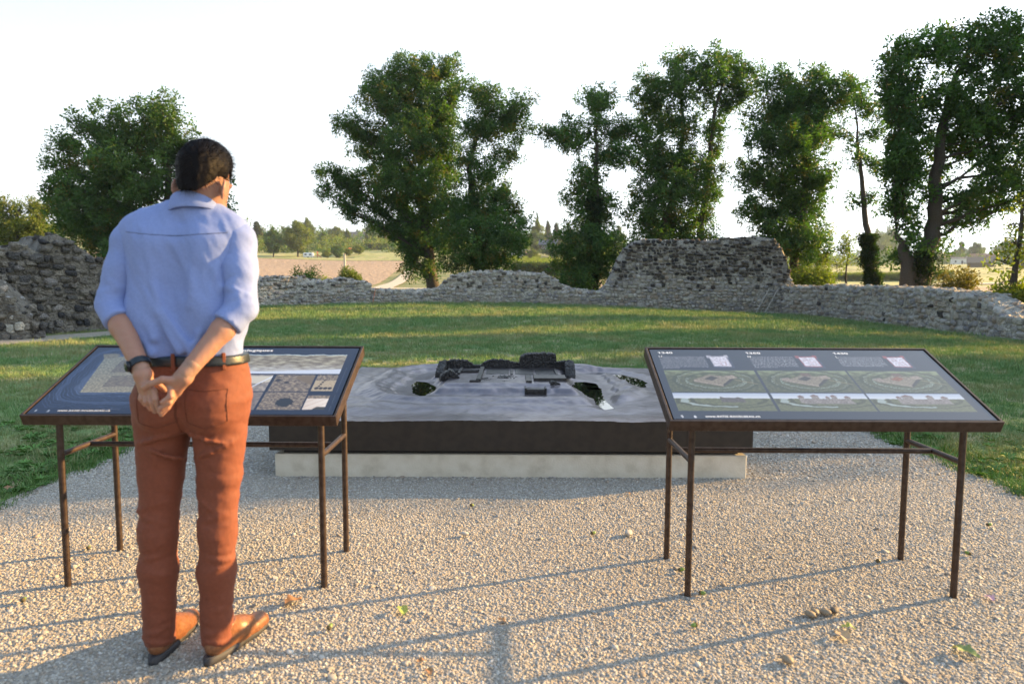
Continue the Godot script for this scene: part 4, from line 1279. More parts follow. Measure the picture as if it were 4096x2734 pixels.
	for i in 9000:
		var az := rng.randf_range(-0.85, 0.85)
		var d := rng.randf_range(470, 640) if az < 0.2 else rng.randf_range(640, 900)
		d *= 1.0 + 0.05 * sin(az * 30.0)
		var p := Vector3(d * sin(az), 0, -d * cos(az))
		var n := noise_soft.get_noise_2d(p.x * 0.02, p.z * 0.02)
		if n < -0.12: continue
		p.y = ground_at(p.x, p.z) + rng.randf() * (6.0 + 16.0 * n)
		where.append(Transform3D(Basis.from_euler(Vector3(rng.randf() * TAU, rng.randf() * TAU, 0)).scaled(Vector3.ONE * rng.randf_range(2.0, 3.4)), p))
		tint.append(leaf_tone("oak" if n > 0.1 else "willow"))
	for i in 5200:
		var az := rng.randf_range(-0.5, 0.17)
		var d := rng.randf_range(310, 440)
		var p := Vector3(d * sin(az), 0, -d * cos(az))
		var n := noise_soft.get_noise_2d(p.x * 0.03 + 50.0, p.z * 0.03)
		if n < -0.05: continue
		p.y = ground_at(p.x, p.z) + rng.randf() * (2.0 + 13.0 * n)
		where.append(Transform3D(Basis.from_euler(Vector3(rng.randf() * TAU, rng.randf() * TAU, 0)).scaled(Vector3.ONE * rng.randf_range(1.0, 2.0)), p))
		tint.append(leaf_tone(["light", "oak", "willow", "lime", "light"][int(absf(n * 40.0)) % 5]))
	var w := scatter("far_woodland", clumps.far[0], M.leaf, self, where, tint)
	w.set_meta("label", "woodland along the crest of the distant hills")
	w.set_meta("category", "woodland")
	far_tree("feathery_tree", "dark feathery tree beside the cream house", Vector3(-125.7, 0, -339.5), 11.6, 13.9, "conifer")
	far_tree("willow_tree", "drooping dark green tree left of the big round tree", Vector3(-91.3, 0, -263.0), 7.7, 11.5, "oak")
	far_tree("round_tree", "big round sunlit tree behind the white caravan", Vector3(-83.7, 0, -268.5), 12.8, 14.2, "light")
	far_tree("tall_tree", "pale willowy tree peeping over the big round tree", Vector3(-110.8, 0, -373.0), 8.6, 16.9, "willow")
	far_tree("orchard_tree", "small round garden tree right of the red slide, nearest the field", Vector3(-70.7, 0, -261.5), 3.8, 3.2, "light")
	far_tree("orchard_tree", "darker bushy garden tree, second from the red slide", Vector3(-68.7, 0, -269.5), 5.1, 4.5, "oak")
	far_tree("orchard_tree", "lowest garden tree in front of the others above the field", Vector3(-66.6, 0, -263.5), 3.1, 2.9, "oak")
	far_tree("orchard_tree", "garden tree with a bare thin trunk beside the orange parasol", Vector3(-65.5, 0, -274.5), 3.2, 3.0, "light")
	far_tree("orchard_tree", "wide flat-topped garden tree nearest the clipped hedge", Vector3(-62.8, 0, -280.5), 5.4, 4.0, "light")
	far_tree("garden_tree", "yellowish tree above the red slide", Vector3(-96.8, 0, -346.5), 3.8, 5.1, "light")
	far_tree("garden_tree", "dark garden tree left of the long light green tree", Vector3(-108.3, 0, -394.5), 6.4, 8.5, "oak")
	far_tree("garden_tree", "long light green tree on the hill above the garden", Vector3(-121.4, 0, -476.3), 14.0, 12.3, "light")
	far_tree("garden_tree", "pale spreading tree in front of the long light green tree", Vector3(-88.9, 0, -352.5), 10.6, 7.1, "willow")
	far_tree("garden_tree", "thin greyish tree left of the slate roof", Vector3(-90.9, 0, -379.5), 5.1, 11.4, "willow")
	far_tree("garden_tree", "bright tree right of the slate roof", Vector3(-108.2, 0, -481.1), 5.6, 11.6, "light")
	far_tree("garden_tree", "rust coloured tree between the bright tree and the tall oval tree", Vector3(-99.5, 0, -457.3), 3.3, 10.0, "rust")
	far_tree("garden_tree", "tall oval dark tree above the round pale shrub", Vector3(-85.0, 0, -411.5), 8.4, 14.3, "oak")
	far_tree("garden_tree", "brownish autumn tree right of the tall oval tree", Vector3(-77.8, 0, -416.5), 8.5, 13.6, "rust")
	far_tree("garden_tree", "low wide tree behind the clipped hedge, next to the big oak", Vector3(-60.8, 0, -368.5), 11.5, 10.1, "oak")
	far_tree("round_shrub", "round pale green shrub standing over the clipped hedge", Vector3(-76.8, 0, -388.5), 11.4, 5.8, "lime")
	far_tree("poplar_tree", "narrow poplar standing up from the wooded hill", Vector3(14.6, 0, -405.5), 3.3, 23.1, "oak")
	far_tree("hill_tree", "rounded yellow-brown tree under the narrow poplar", Vector3(13.9, 0, -384.1), 8.9, 18.8, "light")
	far_tree("pine_tree", "dark pine right of the narrow poplar", Vector3(23.3, 0, -452.1), 9.0, 19.0, "conifer")
	far_tree("pine_tree", "broad pale conifer above the timber chalet", Vector3(23.9, 0, -372.2), 10.9, 18.2, "conifer")
	far_tree("willow_tree", "soft grey-green willow left of the timber chalet", Vector3(11.4, 0, -371.5), 12.7, 12.0, "willow")
	far_tree("round_tree", "small pale round tree beside the dark shed", Vector3(7.9, 0, -263.0), 4.9, 5.0, "light")
	far_tree("hill_tree", "dark tree between the chalet and the slender ivy-clad oak", Vector3(38.2, 0, -469.4), 10.3, 16.4, "oak")
	far_tree("poplar_tree", "tall grey-green tree left of the keep fragment, far behind", Vector3(70.0, 0, -452.8), 11.3, 22.2, "willow")
	far_tree("hill_tree", "low green tree on the slope below the timber chalet", Vector3(18.2, 0, -298.0), 9.8, 6.0, "oak")
	far_tree("hill_tree", "hazy wide tree beyond the yellowing tree", Vector3(356.5, 0, -670.5), 29.5, 35.2, "willow")
	far_tree("hill_tree", "hazy tall tree left of the biggest oak", Vector3(397.3, 0, -724.8), 23.9, 39.3, "willow")
	far_tree("hill_tree", "hazy conifer left of the red roofed house", Vector3(404.4, 0, -619.7), 13.6, 22.0, "conifer")
	far_tree("hill_tree", "hazy round tree above the white houses", Vector3(386.6, 0, -573.9), 15.8, 19.0, "willow")
	far_tree("hill_tree", "hazy hilltop tree right of the red roofed house", Vector3(521.4, 0, -725.7), 26.6, 24.1, "willow")
	far_tree("hill_tree", "broad hazy tree at the right end of the hill", Vector3(540.9, 0, -718.1), 39.4, 24.8, "oak")
	far_tree("hill_tree", "pale round tree in front of the brown barn", Vector3(397.3, 0, -614.0), 20.2, 13.0, "light")
	far_tree("hill_tree", "pale broad tree between the barn and the biggest oak", Vector3(362.3, 0, -586.5), 19.3, 12.2, "light")
	far_tree("hill_tree", "tree beside the low white houses", Vector3(485.1, 0, -721.2), 18.5, 7.9, "willow")
	far_tree("hill_tree", "dark tree right of the brown barn", Vector3(381.2, 0, -539.5), 12.8, 6.7, "oak")
	far_tree("hill_tree", "tree along the lane at the right edge", Vector3(292.4, 0, -393.0), 17.3, 7.2, "willow")


var pools := []


# height of the bronze relief above the forecourt
func relief(x: float, z: float) -> float:
	var cx := -0.06
	var cz := -6.2
	var q := Vector2(absf(x - cx) - 0.5, absf(z - cz) - 0.5)
	var wob := 0.05 * noise_soft.get_noise_2d(x * 2.2, z * 2.2) + 0.02 * noise_soft.get_noise_2d(x * 6.0, z * 6.0 + 4.0)
	var d := Vector2(maxf(q.x, 0), maxf(q.y, 0)).length() + minf(maxf(q.x, q.y), 0.0) + wob
	var side := smoothstep(0.1, 0.5, absf(x - cx) - 0.35)
	var pts := [[-0.6, 0.055], [0.0, 0.055], [0.1, 0.03], [0.24, -0.06], [0.34, -0.07], [0.48, 0.01], [0.58, 0.035], [0.74, 0.0], [0.9, -0.012], [2.5, -0.004]]
	var h := 0.0
	for i in pts.size() - 1:
		if d < pts[i + 1][0]:
			var t: float = clampf((d - pts[i][0]) / (pts[i + 1][0] - pts[i][0]), 0.0, 1.0)
			t = t * t * (3.0 - 2.0 * t)
			h = lerpf(pts[i][1], pts[i + 1][1], t)
			break
	if h < 0.0 and d < 0.42: h *= lerpf(0.45, 1.12, side)
	if h < -0.012: h = -0.012 + (h + 0.012) * 0.2
	# long swells in the outer banks
	h += 0.012 * noise_soft.get_noise_2d(x * 1.1 + 7.0, z * 1.6) * smoothstep(0.4, 0.8, d)
	h += 0.012 * sin((z + 4.5) * 9.0 + x * 0.5) * exp(-pow((z + 4.75) / 0.22, 2.0)) * smoothstep(-1.5, -1.0, x)
	h += 0.0022 * noise_fine.get_noise_2d(x * 16.0, z * 16.0)
	var y := 0.398 + h
	for p in pools:
		var lo: Vector2 = p[1]
		var hi: Vector2 = p[2]
		if x < lo.x - 0.12 or x > hi.x + 0.12 or z < lo.y - 0.12 or z > hi.y + 0.12: continue
		var pp: PackedVector2Array = p[0]
		var at := Vector2(x, z)
		var off := 9.0
		for i in pp.size(): off = minf(off, at.distance_to(Geometry2D.get_closest_point_to_segment(at, pp[i], pp[(i + 1) % pp.size()])))
		if Geometry2D.is_point_in_polygon(at, pp): off = -off
		off += 0.012 * noise_fine.get_noise_2d(x * 9.0, z * 9.0)
		var shore := 0.3675 + 0.22 * off if off < 0.0 else 0.3675 + 0.1 * off
		y = lerpf(shore, y, smoothstep(0.0, 0.12, off))
	return y


func lump(called: String, m: Material, parent: Node3D, nu: int, nv: int, at: Callable, faceted := false) -> MeshInstance3D:
	var s := Shape.new()
	for i in nu + 1:
		for k in nv + 1:
			s.put(at.call(float(i) / nu, float(k) / nv), Vector2(float(i) / nu, float(k) / nv))
	for i in nu:
		for k in nv:
			var a := i * (nv + 1) + k
			s.quad(a, a + nv + 1, a + nv + 2, a + 1)
	if faceted:
		var f := Shape.new()
		for i in s.idx.size():
			f.put(s.v[s.idx[i]])
			f.idx.append(i)
		s = f
	return part(called, s.mesh(), m, parent)


func make_model() -> void:
	rng.seed = 900
	for line in [[Vector2(-0.918, -6.133), Vector2(-0.909, -6.357), Vector2(-0.790, -6.322), Vector2(-0.661, -5.999), Vector2(-0.661, -5.767), Vector2(-0.708, -5.581), Vector2(-0.733, -5.480), Vector2(-0.836, -5.668)], [Vector2(0.536, -6.100), Vector2(0.594, -6.383), Vector2(0.702, -6.363), Vector2(0.787, -6.252), Vector2(0.790, -5.902), Vector2(0.752, -5.470), Vector2(0.756, -5.199), Vector2(0.767, -5.001), Vector2(0.677, -4.942), Vector2(0.639, -5.196), Vector2(0.655, -5.412), Vector2(0.608, -5.583), Vector2(0.570, -5.896)], [Vector2(0.719, -6.960), Vector2(0.899, -7.059), Vector2(1.087, -7.008), Vector2(1.137, -6.873), Vector2(1.225, -6.702), Vector2(1.272, -6.326), Vector2(1.217, -6.154), Vector2(1.220, -6.063), Vector2(1.103, -5.963), Vector2(1.115, -6.116), Vector2(1.047, -6.186), Vector2(1.058, -6.491), Vector2(1.005, -6.781), Vector2(0.873, -6.848)]]:
		var pp := PackedVector2Array(line)
		var lo := pp[0]
		var hi := pp[0]
		for q in pp:
			lo = lo.min(q)
			hi = hi.max(q)
		pools.append([pp, lo, hi])
	var conc := grain(mat(Color.WHITE, 0.9), noise_texture(512, 0.012, 5, [[0.0, lin(0.44, 0.40, 0.32)], [0.5, lin(0.54, 0.50, 0.41)], [1.0, lin(0.6, 0.565, 0.48)]], FastNoiseLite.TYPE_SIMPLEX, 61), 0.9, M.speckle, 0.25)
	var bronze := mat(lin(0.235, 0.215, 0.235), 0.4, 0.85)
	bronze = grain(bronze, noise_texture(512, 0.011, 5, [[0.0, Color(0.8, 0.78, 0.76)], [0.5, Color(0.92, 0.91, 0.91)], [1.0, Color(1, 1, 1)]], FastNoiseLite.TYPE_SIMPLEX_SMOOTH, 62), 1.0, M.speckle, 0.06)
	bronze.roughness_texture = noise_texture(512, 0.013, 4, [[0.0, Color(0.75, 0.75, 0.75)], [1.0, Color(1, 1, 1)]], FastNoiseLite.TYPE_SIMPLEX_SMOOTH, 63)
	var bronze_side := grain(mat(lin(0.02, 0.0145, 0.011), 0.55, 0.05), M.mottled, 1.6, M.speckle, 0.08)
	var dark := grain(mat(lin(0.035, 0.034, 0.036), 0.5, 0.5), M.mottled, 3.0, M.speckle, 0.35)
	var flat_dark := grain(mat(lin(0.055, 0.053, 0.055), 0.42, 0.55), M.mottled, 3.0, M.speckle, 0.08)
	var t := thing("relief_model", "bronze relief model of the moated castle on a concrete plinth", "relief model", Vector3(0, GY, 0))
	var s := Shape.new()
	s.bevel_box(Vector3(-1.578, -0.05, -7.2), Vector3(1.568, 0.155, -4.465), 0.006)
	part("concrete_plinth", s.mesh(), conc, t)
	s = Shape.new()
	s.box(Vector3(-1.53, 0.15, -7.15), Vector3(1.52, 0.19, -4.51))
	part("recessed_foot", s.mesh(), mat(lin(0.02, 0.02, 0.02), 0.9), t)
	# relief top
	var x0 := -1.603
	var x1 := 1.595
	var z0 := -7.25
	var z1 := -4.44
	var nx := 260
	var nz := 230
	var r := lump("relief", bronze, t, nx, nz, func(u, v): return Vector3(lerpf(x0, x1, u), relief(lerpf(x0, x1, u), lerpf(z1, z0, v)), lerpf(z1, z0, v)))
	# sides below it
	s = Shape.new()
	var edge := PackedVector2Array()
	for i in nx: edge.append(Vector2(lerpf(x0, x1, float(i) / nx), z1))
	for i in nz: edge.append(Vector2(x1, lerpf(z1, z0, float(i) / nz)))
	for i in nx: edge.append(Vector2(lerpf(x1, x0, float(i) / nx), z0))
	for i in nz: edge.append(Vector2(x0, lerpf(z0, z1, float(i) / nz)))
	for p in edge:
		s.put(Vector3(p.x, 0.185, p.y))
		s.put(Vector3(p.x, relief(p.x, p.y), p.y))
	var n := edge.size()
	for i in n:
		var i2 := (i + 1) % n
		s.quad(2 * i, 2 * i2, 2 * i2 + 1, 2 * i + 1)
	s.face(Vector3(x0, 0.185, z0), Vector3(x1, 0.185, z0), Vector3(x1, 0.185, z1), Vector3(x0, 0.185, z1))
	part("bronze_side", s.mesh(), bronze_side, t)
	# water standing in the moat
	var water := mat(lin(0.012, 0.013, 0.008), 0.01)
	water.metallic_specular = 0.9
	for p in pools:
		s = Shape.new()
		var lo: Vector2 = p[1] - Vector2.ONE * 0.05
		var hi: Vector2 = p[2] + Vector2.ONE * 0.05
		s.face(Vector3(lo.x, 0.366, hi.y), Vector3(hi.x, 0.366, hi.y), Vector3(hi.x, 0.366, lo.y), Vector3(lo.x, 0.366, lo.y))
		part("pool", s.mesh(), water, t)

	# the ruin on the mound: rough walls
	var base := 0.44
	var rough := func(p: Vector3, amp: float) -> Vector3:
		return p + Vector3(noise_fine.get_noise_3d(p.x * 45.0, p.y * 45.0, p.z * 45.0), noise_fine.get_noise_3d(p.x * 45.0 + 9.0, p.y * 40.0, p.z * 45.0), noise_fine.get_noise_3d(p.x * 45.0, p.y * 45.0 + 20.0, p.z * 45.0)) * amp
	var ruin := func(called: String, line: Array, crest: Array, thick: float) -> void:
		var run := [0.0]
		for i in line.size() - 1: run.append(run[i] + (line[i + 1] - line[i]).length())
		var length: float = run[run.size() - 1]
		var nu := int(length / 0.008) + 2
		lump(called, dark, t, nu, 31, func(u, v):
			var d: float = u * length
			var i := 0
			while i < line.size() - 2 and d > run[i + 1]: i += 1
			var dir: Vector2 = (line[i + 1] - line[i]).normalized()
			var p: Vector2 = line[i] + dir * (d - run[i])
			var side := Vector2(-dir.y, dir.x)
			var h: float = crest[crest.size() - 1][1]
			for k in crest.size() - 1:
				if d < crest[k + 1][0]:
					h = lerpf(crest[k][1], crest[k + 1][1], (d - crest[k][0]) / maxf(crest[k + 1][0] - crest[k][0], 0.001))
					break
			if u < 0.001 or u > 0.999: h = 0.0
			h = maxf(h + 0.012 * noise_soft.get_noise_2d(d * 30.0, 2.0), 0.0)
			var w: float = v * 3.0
			var off := 0.0
			var y := 0.0
			if w < 1.2:
				off = thick * 0.5
				y = h * w / 1.2
			elif w < 1.8:
				off = thick * (0.5 - (w - 1.2) / 0.6)
				y = h
			else:
				off = -thick * 0.5
				y = h * (3.0 - w) / 1.2
			return rough.call(Vector3(p.x + side.x * off, base - 0.012 + y, p.y + side.y * off), 0.009 if h > 0.0 else 0.0), true)
	ruin.call("model_wall", [Vector2(-0.66, -6.16), Vector2(-0.675, -6.66), Vector2(-0.4, -6.72), Vector2(0.1, -6.73)], [[0.0, 0.05], [0.1, 0.07], [0.3, 0.075], [0.5, 0.1], [0.62, 0.11], [0.74, 0.1], [0.8, 0.055], [0.87, 0.05], [0.92, 0.09], [1.0, 0.11], [1.12, 0.105], [1.2, 0.08], [1.3, 0.07]], 0.07)
	ruin.call("model_tower", [Vector2(0.07, -6.75), Vector2(0.44, -6.77)], [[0.0, 0.09], [0.02, 0.14], [0.06, 0.168], [0.3, 0.172], [0.345, 0.17], [0.37, 0.15]], 0.13)
	ruin.call("model_wall", [Vector2(0.4, -6.74), Vector2(0.56, -6.68), Vector2(0.53, -6.12)], [[0.0, 0.09], [0.15, 0.1], [0.3, 0.105], [0.48, 0.1], [0.6, 0.075], [0.74, 0.02]], 0.085)
	ruin.call("model_stub", [Vector2(-0.64, -6.0), Vector2(-0.47, -6.03)], [[0.0, 0.04], [0.05, 0.085], [0.09, 0.1], [0.13, 0.075], [0.18, 0.02]], 0.12)
	ruin.call("model_stub", [Vector2(0.31, -5.68), Vector2(0.41, -5.7)], [[0.0, 0.02], [0.03, 0.05], [0.06, 0.045], [0.1, 0.015]], 0.07)
	ruin.call("model_rubble", [Vector2(-0.27, -5.93), Vector2(-0.1, -5.8), Vector2(0.1, -5.84)], [[0.0, 0.035], [0.1, 0.02], [0.2, 0.016], [0.3, 0.02], [0.42, 0.012]], 0.12)
	ruin.call("model_rubble", [Vector2(-0.2, -6.08), Vector2(0.12, -6.02)], [[0.0, 0.02], [0.15, 0.03], [0.32, 0.01]], 0.14)
	var slabs := [
		["inner_wall", -0.305, -0.265, -6.62, -5.76, 0.03], ["inner_wall", -0.6, -0.31, -6.36, -6.335, 0.026], ["inner_wall", -0.5, -0.475, -6.62, -6.2, 0.024], ["inner_wall", -0.6, -0.31, -6.5, -6.47, 0.018],
		["floor_slab", -0.24, -0.03, -6.6, -6.25, 0.008], ["floor_slab", -0.015, 0.01, -6.6, -6.2, 0.014], ["floor_slab", 0.03, 0.2, -6.6, -6.22, 0.009], ["floor_slab", 0.22, 0.4, -6.6, -6.25, 0.007], ["inner_wall", 0.4, 0.425, -6.55, -6.15, 0.02],
		["raised_floor", 0.19, 0.47, -6.05, -5.82, 0.03], ["inner_wall", 0.12, 0.17, -6.1, -5.72, 0.022], ["gate_block", -0.36, -0.28, -5.8, -5.74, 0.02],
	]
	for q in slabs:
		s = Shape.new()
		s.bevel_box(Vector3(q[1], base - 0.03, q[3]), Vector3(q[2], base + 0.008 + q[5], q[4]), 0.003)
		part(q[0], s.mesh(), flat_dark, t)
	# bridge landing on the front slope
	s = Shape.new()
	s.bevel_box(Vector3(0.12, 0.37, -5.68), Vector3(0.27, 0.428, -5.52), 0.004)
	s.bevel_box(Vector3(0.105, 0.37, -5.67), Vector3(0.119, 0.436, -5.52), 0.003)
	s.bevel_box(Vector3(0.271, 0.37, -5.67), Vector3(0.285, 0.436, -5.52), 0.003)
	part("bridge_landing", s.mesh(), flat_dark, t)


func font(bold: bool) -> SystemFont:
	var f := SystemFont.new()
	f.font_names = PackedStringArray(["Droid Sans"])
	f.font_weight = 700 if bold else 400
	return f


# flat lettering lying on a panel: left end and baseline in metres on the face
func lettering(called: String, words: String, height: float, stretch: float, bold: bool, at: Vector3, parent: Node3D, m: Material) -> void:
	var tm := TextMesh.new()
	tm.text = words
	tm.font = font(bold)
	tm.font_size = 48
	tm.pixel_size = height / 36.0
	tm.depth = 0.0006
	tm.curve_step = 1.0
	tm.horizontal_alignment = HORIZONTAL_ALIGNMENT_LEFT
	tm.vertical_alignment = VERTICAL_ALIGNMENT_BOTTOM
	var b := Basis(Vector3(stretch, 0, 0), Vector3(0, 0, -1), Vector3(0, 1, 0))
	part(called, tm, m, parent, Transform3D(b, at))


class Print:
	# a printed sheet, drawn in fractions of its width and height
	var im: Image
	var w: int
	var h: int
	var n := FastNoiseLite.new()

	func _init(width: int, height: int, ground: Color) -> void:
		w = width
		h = height
		im = Image.create(w, h, false, Image.FORMAT_RGB8)
		im.fill(ground)
		n.seed = 3
		n.frequency = 1.0
		n.fractal_octaves = 4

	func fill(u0: float, v0: float, u1: float, v1: float, tone: Callable) -> void:
		var x0 := int(u0 * w)
		var x1 := int(u1 * w)
		var y0 := int(v0 * h)
		var y1 := int(v1 * h)
		for y in range(y0, y1):
			for x in range(x0, x1):
				im.set_pixel(x, y, tone.call(float(x - x0) / (x1 - x0), float(y - y0) / (y1 - y0)))

	func poly(points: Array, color: Color) -> void:
		var lo := Vector2(1, 1)
		var hi := Vector2.ZERO
		var pp := PackedVector2Array()
		for p in points:
			lo = lo.min(p)
			hi = hi.max(p)
			pp.append(p)
		for y in range(maxi(0, int(lo.y * h)), mini(h, int(hi.y * h) + 1)):
			for x in range(maxi(0, int(lo.x * w)), mini(w, int(hi.x * w) + 1)):
				if Geometry2D.is_point_in_polygon(Vector2((x + 0.5) / w, (y + 0.5) / h), pp):
					var t := clampf(1.0 + 0.3 * n.get_noise_2d(x * 0.09, y * 0.07) + 0.22 * n.get_noise_2d(x * 0.5, y * 0.4), 0.6, 1.4)
					im.set_pixel(x, y, Color(color.r * t, color.g * t, color.b * t))

	func line(a: Vector2, b: Vector2, width: float, color: Color) -> void:
		var steps := int(maxf(absf(b.x - a.x) * w, absf(b.y - a.y) * h)) + 1
		var r := maxf(width, 0.5)
		for i in steps + 1:
			var p := a.lerp(b, float(i) / steps) * Vector2(w, h)
			for dy in range(-int(r), int(r) + 1):
				for dx in range(-int(r), int(r) + 1):
					var x := int(p.x) + dx
					var y := int(p.y) + dy
					if x >= 0 and y >= 0 and x < w and y < h: im.set_pixel(x, y, color)


func make_panels() -> void:
	rng.seed = 1200
	var steel := grain(mat(lin(0.068, 0.048, 0.039), 0.45, 0.4), noise_texture(256, 0.03, 4, [[0.0, Color(0.62, 0.55, 0.5)], [0.55, Color(0.88, 0.84, 0.82)], [1.0, Color(1, 1, 1)]], FastNoiseLite.TYPE_SIMPLEX, 71), 3.0, M.speckle, 0.05)
	var white := mat(lin(0.75, 0.77, 0.8), 0.35)
	var soft := mat(lin(0.45, 0.48, 0.53), 0.35)
	var right := panel("reading_panel", "reading panel showing the castle in 1340, 1360 and 1430, on the right", Vector3(1.2725, 0.878 + GY, -2.9015), 1.307, [0.735, 1.842], [-2.742, -3.13], steel, right_print())
	var left := panel("reading_panel", "reading panel of the archaeological dig with plan and photos, before the man", Vector3(-1.364, 0.866 + GY, -3.0215), 1.293, [-1.89, -0.797], [-2.812, -3.2], steel, left_print())
	var f := func(u: float, v: float, wide: float) -> Vector3: return Vector3((u - 0.5) * wide, 0.0012, (v - 0.5) * 0.593)
	for d in [["1340", 0.038], ["1360", 0.347], ["1430", 0.655]]:
		lettering("date_lettering", d[0], 0.0165, 1.45, true, f.call(d[1], 0.107, 1.307), right, white)
	for d in [["U", 0.037], ["N", 0.346], ["L", 0.654]]:
		lettering("initial_letter", d[0], 0.0165, 1.2, false, f.call(d[1], 0.163, 1.307), right, white)
	lettering("address_lettering", "www.BATIE-ROUELBEAU.ch", 0.0125, 1.0, true, f.call(0.112, 0.957, 1.307), right, white)
	lettering("title_lettering", "archéologiques", 0.0185, 1.28, true, f.call(0.492, 0.101, 1.293), left, white)
	lettering("address_lettering", "www.BATIE-ROUELBEAU.ch", 0.0125, 1.0, true, f.call(0.104, 0.951, 1.293), left, soft)


func panel(called: String, label: String, at: Vector3, wide: float, legs_x: Array, legs_z: Array, steel: Material, sheet_m: Material) -> Node3D:
	# the root stands at the middle of the face, tilted to the reader; legs stay upright
	var o := thing(called, label, "information panel", at, "reading panels beside the model")
	var tilt := Basis(Vector3.RIGHT, deg_to_rad(23.7))
	o.basis = tilt
	var back := tilt.inverse()
	var hw := wide * 0.5
	var hl := 0.593 * 0.5
	var s := Shape.new()
	var wall := 0.011
	s.bevel_box(Vector3(-hw, -0.045, hl - wall), Vector3(hw, 0.004, hl), 0.0015)
	s.bevel_box(Vector3(-hw, -0.045, -hl), Vector3(hw, 0.004, -hl + wall), 0.0015)
	s.bevel_box(Vector3(-hw, -0.045, -hl + wall), Vector3(-hw + wall, 0.004, hl - wall), 0.0015)
	s.bevel_box(Vector3(hw - wall, -0.045, -hl + wall), Vector3(hw, 0.004, hl - wall), 0.0015)
	part("frame", s.mesh(), steel, o)
	s = Shape.new()
	s.box(Vector3(-hw + wall, -0.04, -hl + wall), Vector3(hw - wall, -0.012, hl - wall))
	part("tray", s.mesh(), mat(lin(0.012, 0.012, 0.014), 0.8), o)
	s = Shape.new()
	var gap := 0.0075
	var a := hw - wall - gap
	var b := hl - wall - gap
	var u := 0.5 - a / wide
	var v := 0.5 - b / 0.593
	s.box(Vector3(-a, -0.0125, -b), Vector3(a, -0.0005, b))
	part("board", s.mesh(), mat(lin(0.03, 0.035, 0.05), 0.4), o)
	s = Shape.new()
	s.face(Vector3(-a, 0.0005, b), Vector3(a, 0.0005, b), Vector3(a, 0.0005, -b), Vector3(-a, 0.0005, -b), Vector2(u, 1.0 - v), Vector2(1.0 - u, 1.0 - v), Vector2(1.0 - u, v), Vector2(u, v))
	part("printed_face", s.mesh(), sheet_m, o)
	for x in legs_x:
		for z in legs_z:
			var dz: float = z - at.z
			var top := -dz * tan(deg_to_rad(23.7)) - 0.04
			s = Shape.new()
			var p := Vector3(x - at.x, 0, dz)
			var bottom := -at.y - 0.05
			s.tube(PackedVector3Array([back * (p + Vector3.UP * bottom), back * (p + Vector3.UP * (bottom + top) * 0.5), back * (p + Vector3.UP * top)]), PackedFloat32Array([0.0135, 0.0135, 0.0135]), 16)
			part("leg", s.mesh(), steel, o)
		s = Shape.new()
		s.tube(PackedVector3Array([back * Vector3(x - at.x, 0.59 - at.y, legs_z[0] - at.z - 0.005), back * Vector3(x - at.x, 0.59 - at.y, legs_z[1] - at.z + 0.005)]), PackedFloat32Array([0.012, 0.012]), 14)
		part("side_rail", s.mesh(), steel, o)
	s = Shape.new()
	var mid: float = (legs_z[0] + legs_z[1]) * 0.5 - at.z
	s.tube(PackedVector3Array([back * Vector3(legs_x[0] - at.x, 0.589 - at.y, mid), back * Vector3(legs_x[1] - at.x, 0.589 - at.y, mid)]), PackedFloat32Array([0.0118, 0.0118]), 14)
	part("cross_rail", s.mesh(), steel, o)
	return o


func sheet_material(p: Print) -> StandardMaterial3D:
	var m := mat(Color.WHITE, 0.3)
	m.albedo_texture = ImageTexture.create_from_image(p.im)
	m.metallic_specular = 0.62
	return m


# lines of small print, as wide as the column
func small_print(p: Print, u0: float, v0: float, u1: float, v1: float, lines: int, last: float) -> void:
	for i in lines:
		var v := lerpf(v0, v1, (i + 0.3) / lines)
		var u := u0 + (0.012 if i < 2 else 0.0)
		var stop := u1 if i < lines - 1 else lerpf(u0, u1, last)
		while u < stop:
			var word := rng.randf_range(0.004, 0.014)
			var k := u
			while k < minf(u + word, stop):
				var c := rng.randf_range(0.55, 0.95)
				p.line(Vector2(k, v), Vector2(k + 0.0006, v + rng.randf_range(0.004, 0.008)), 0.5, Color(c, c * 1.02, c * 1.06))
				k += 0.0018
			u += word + 0.0032


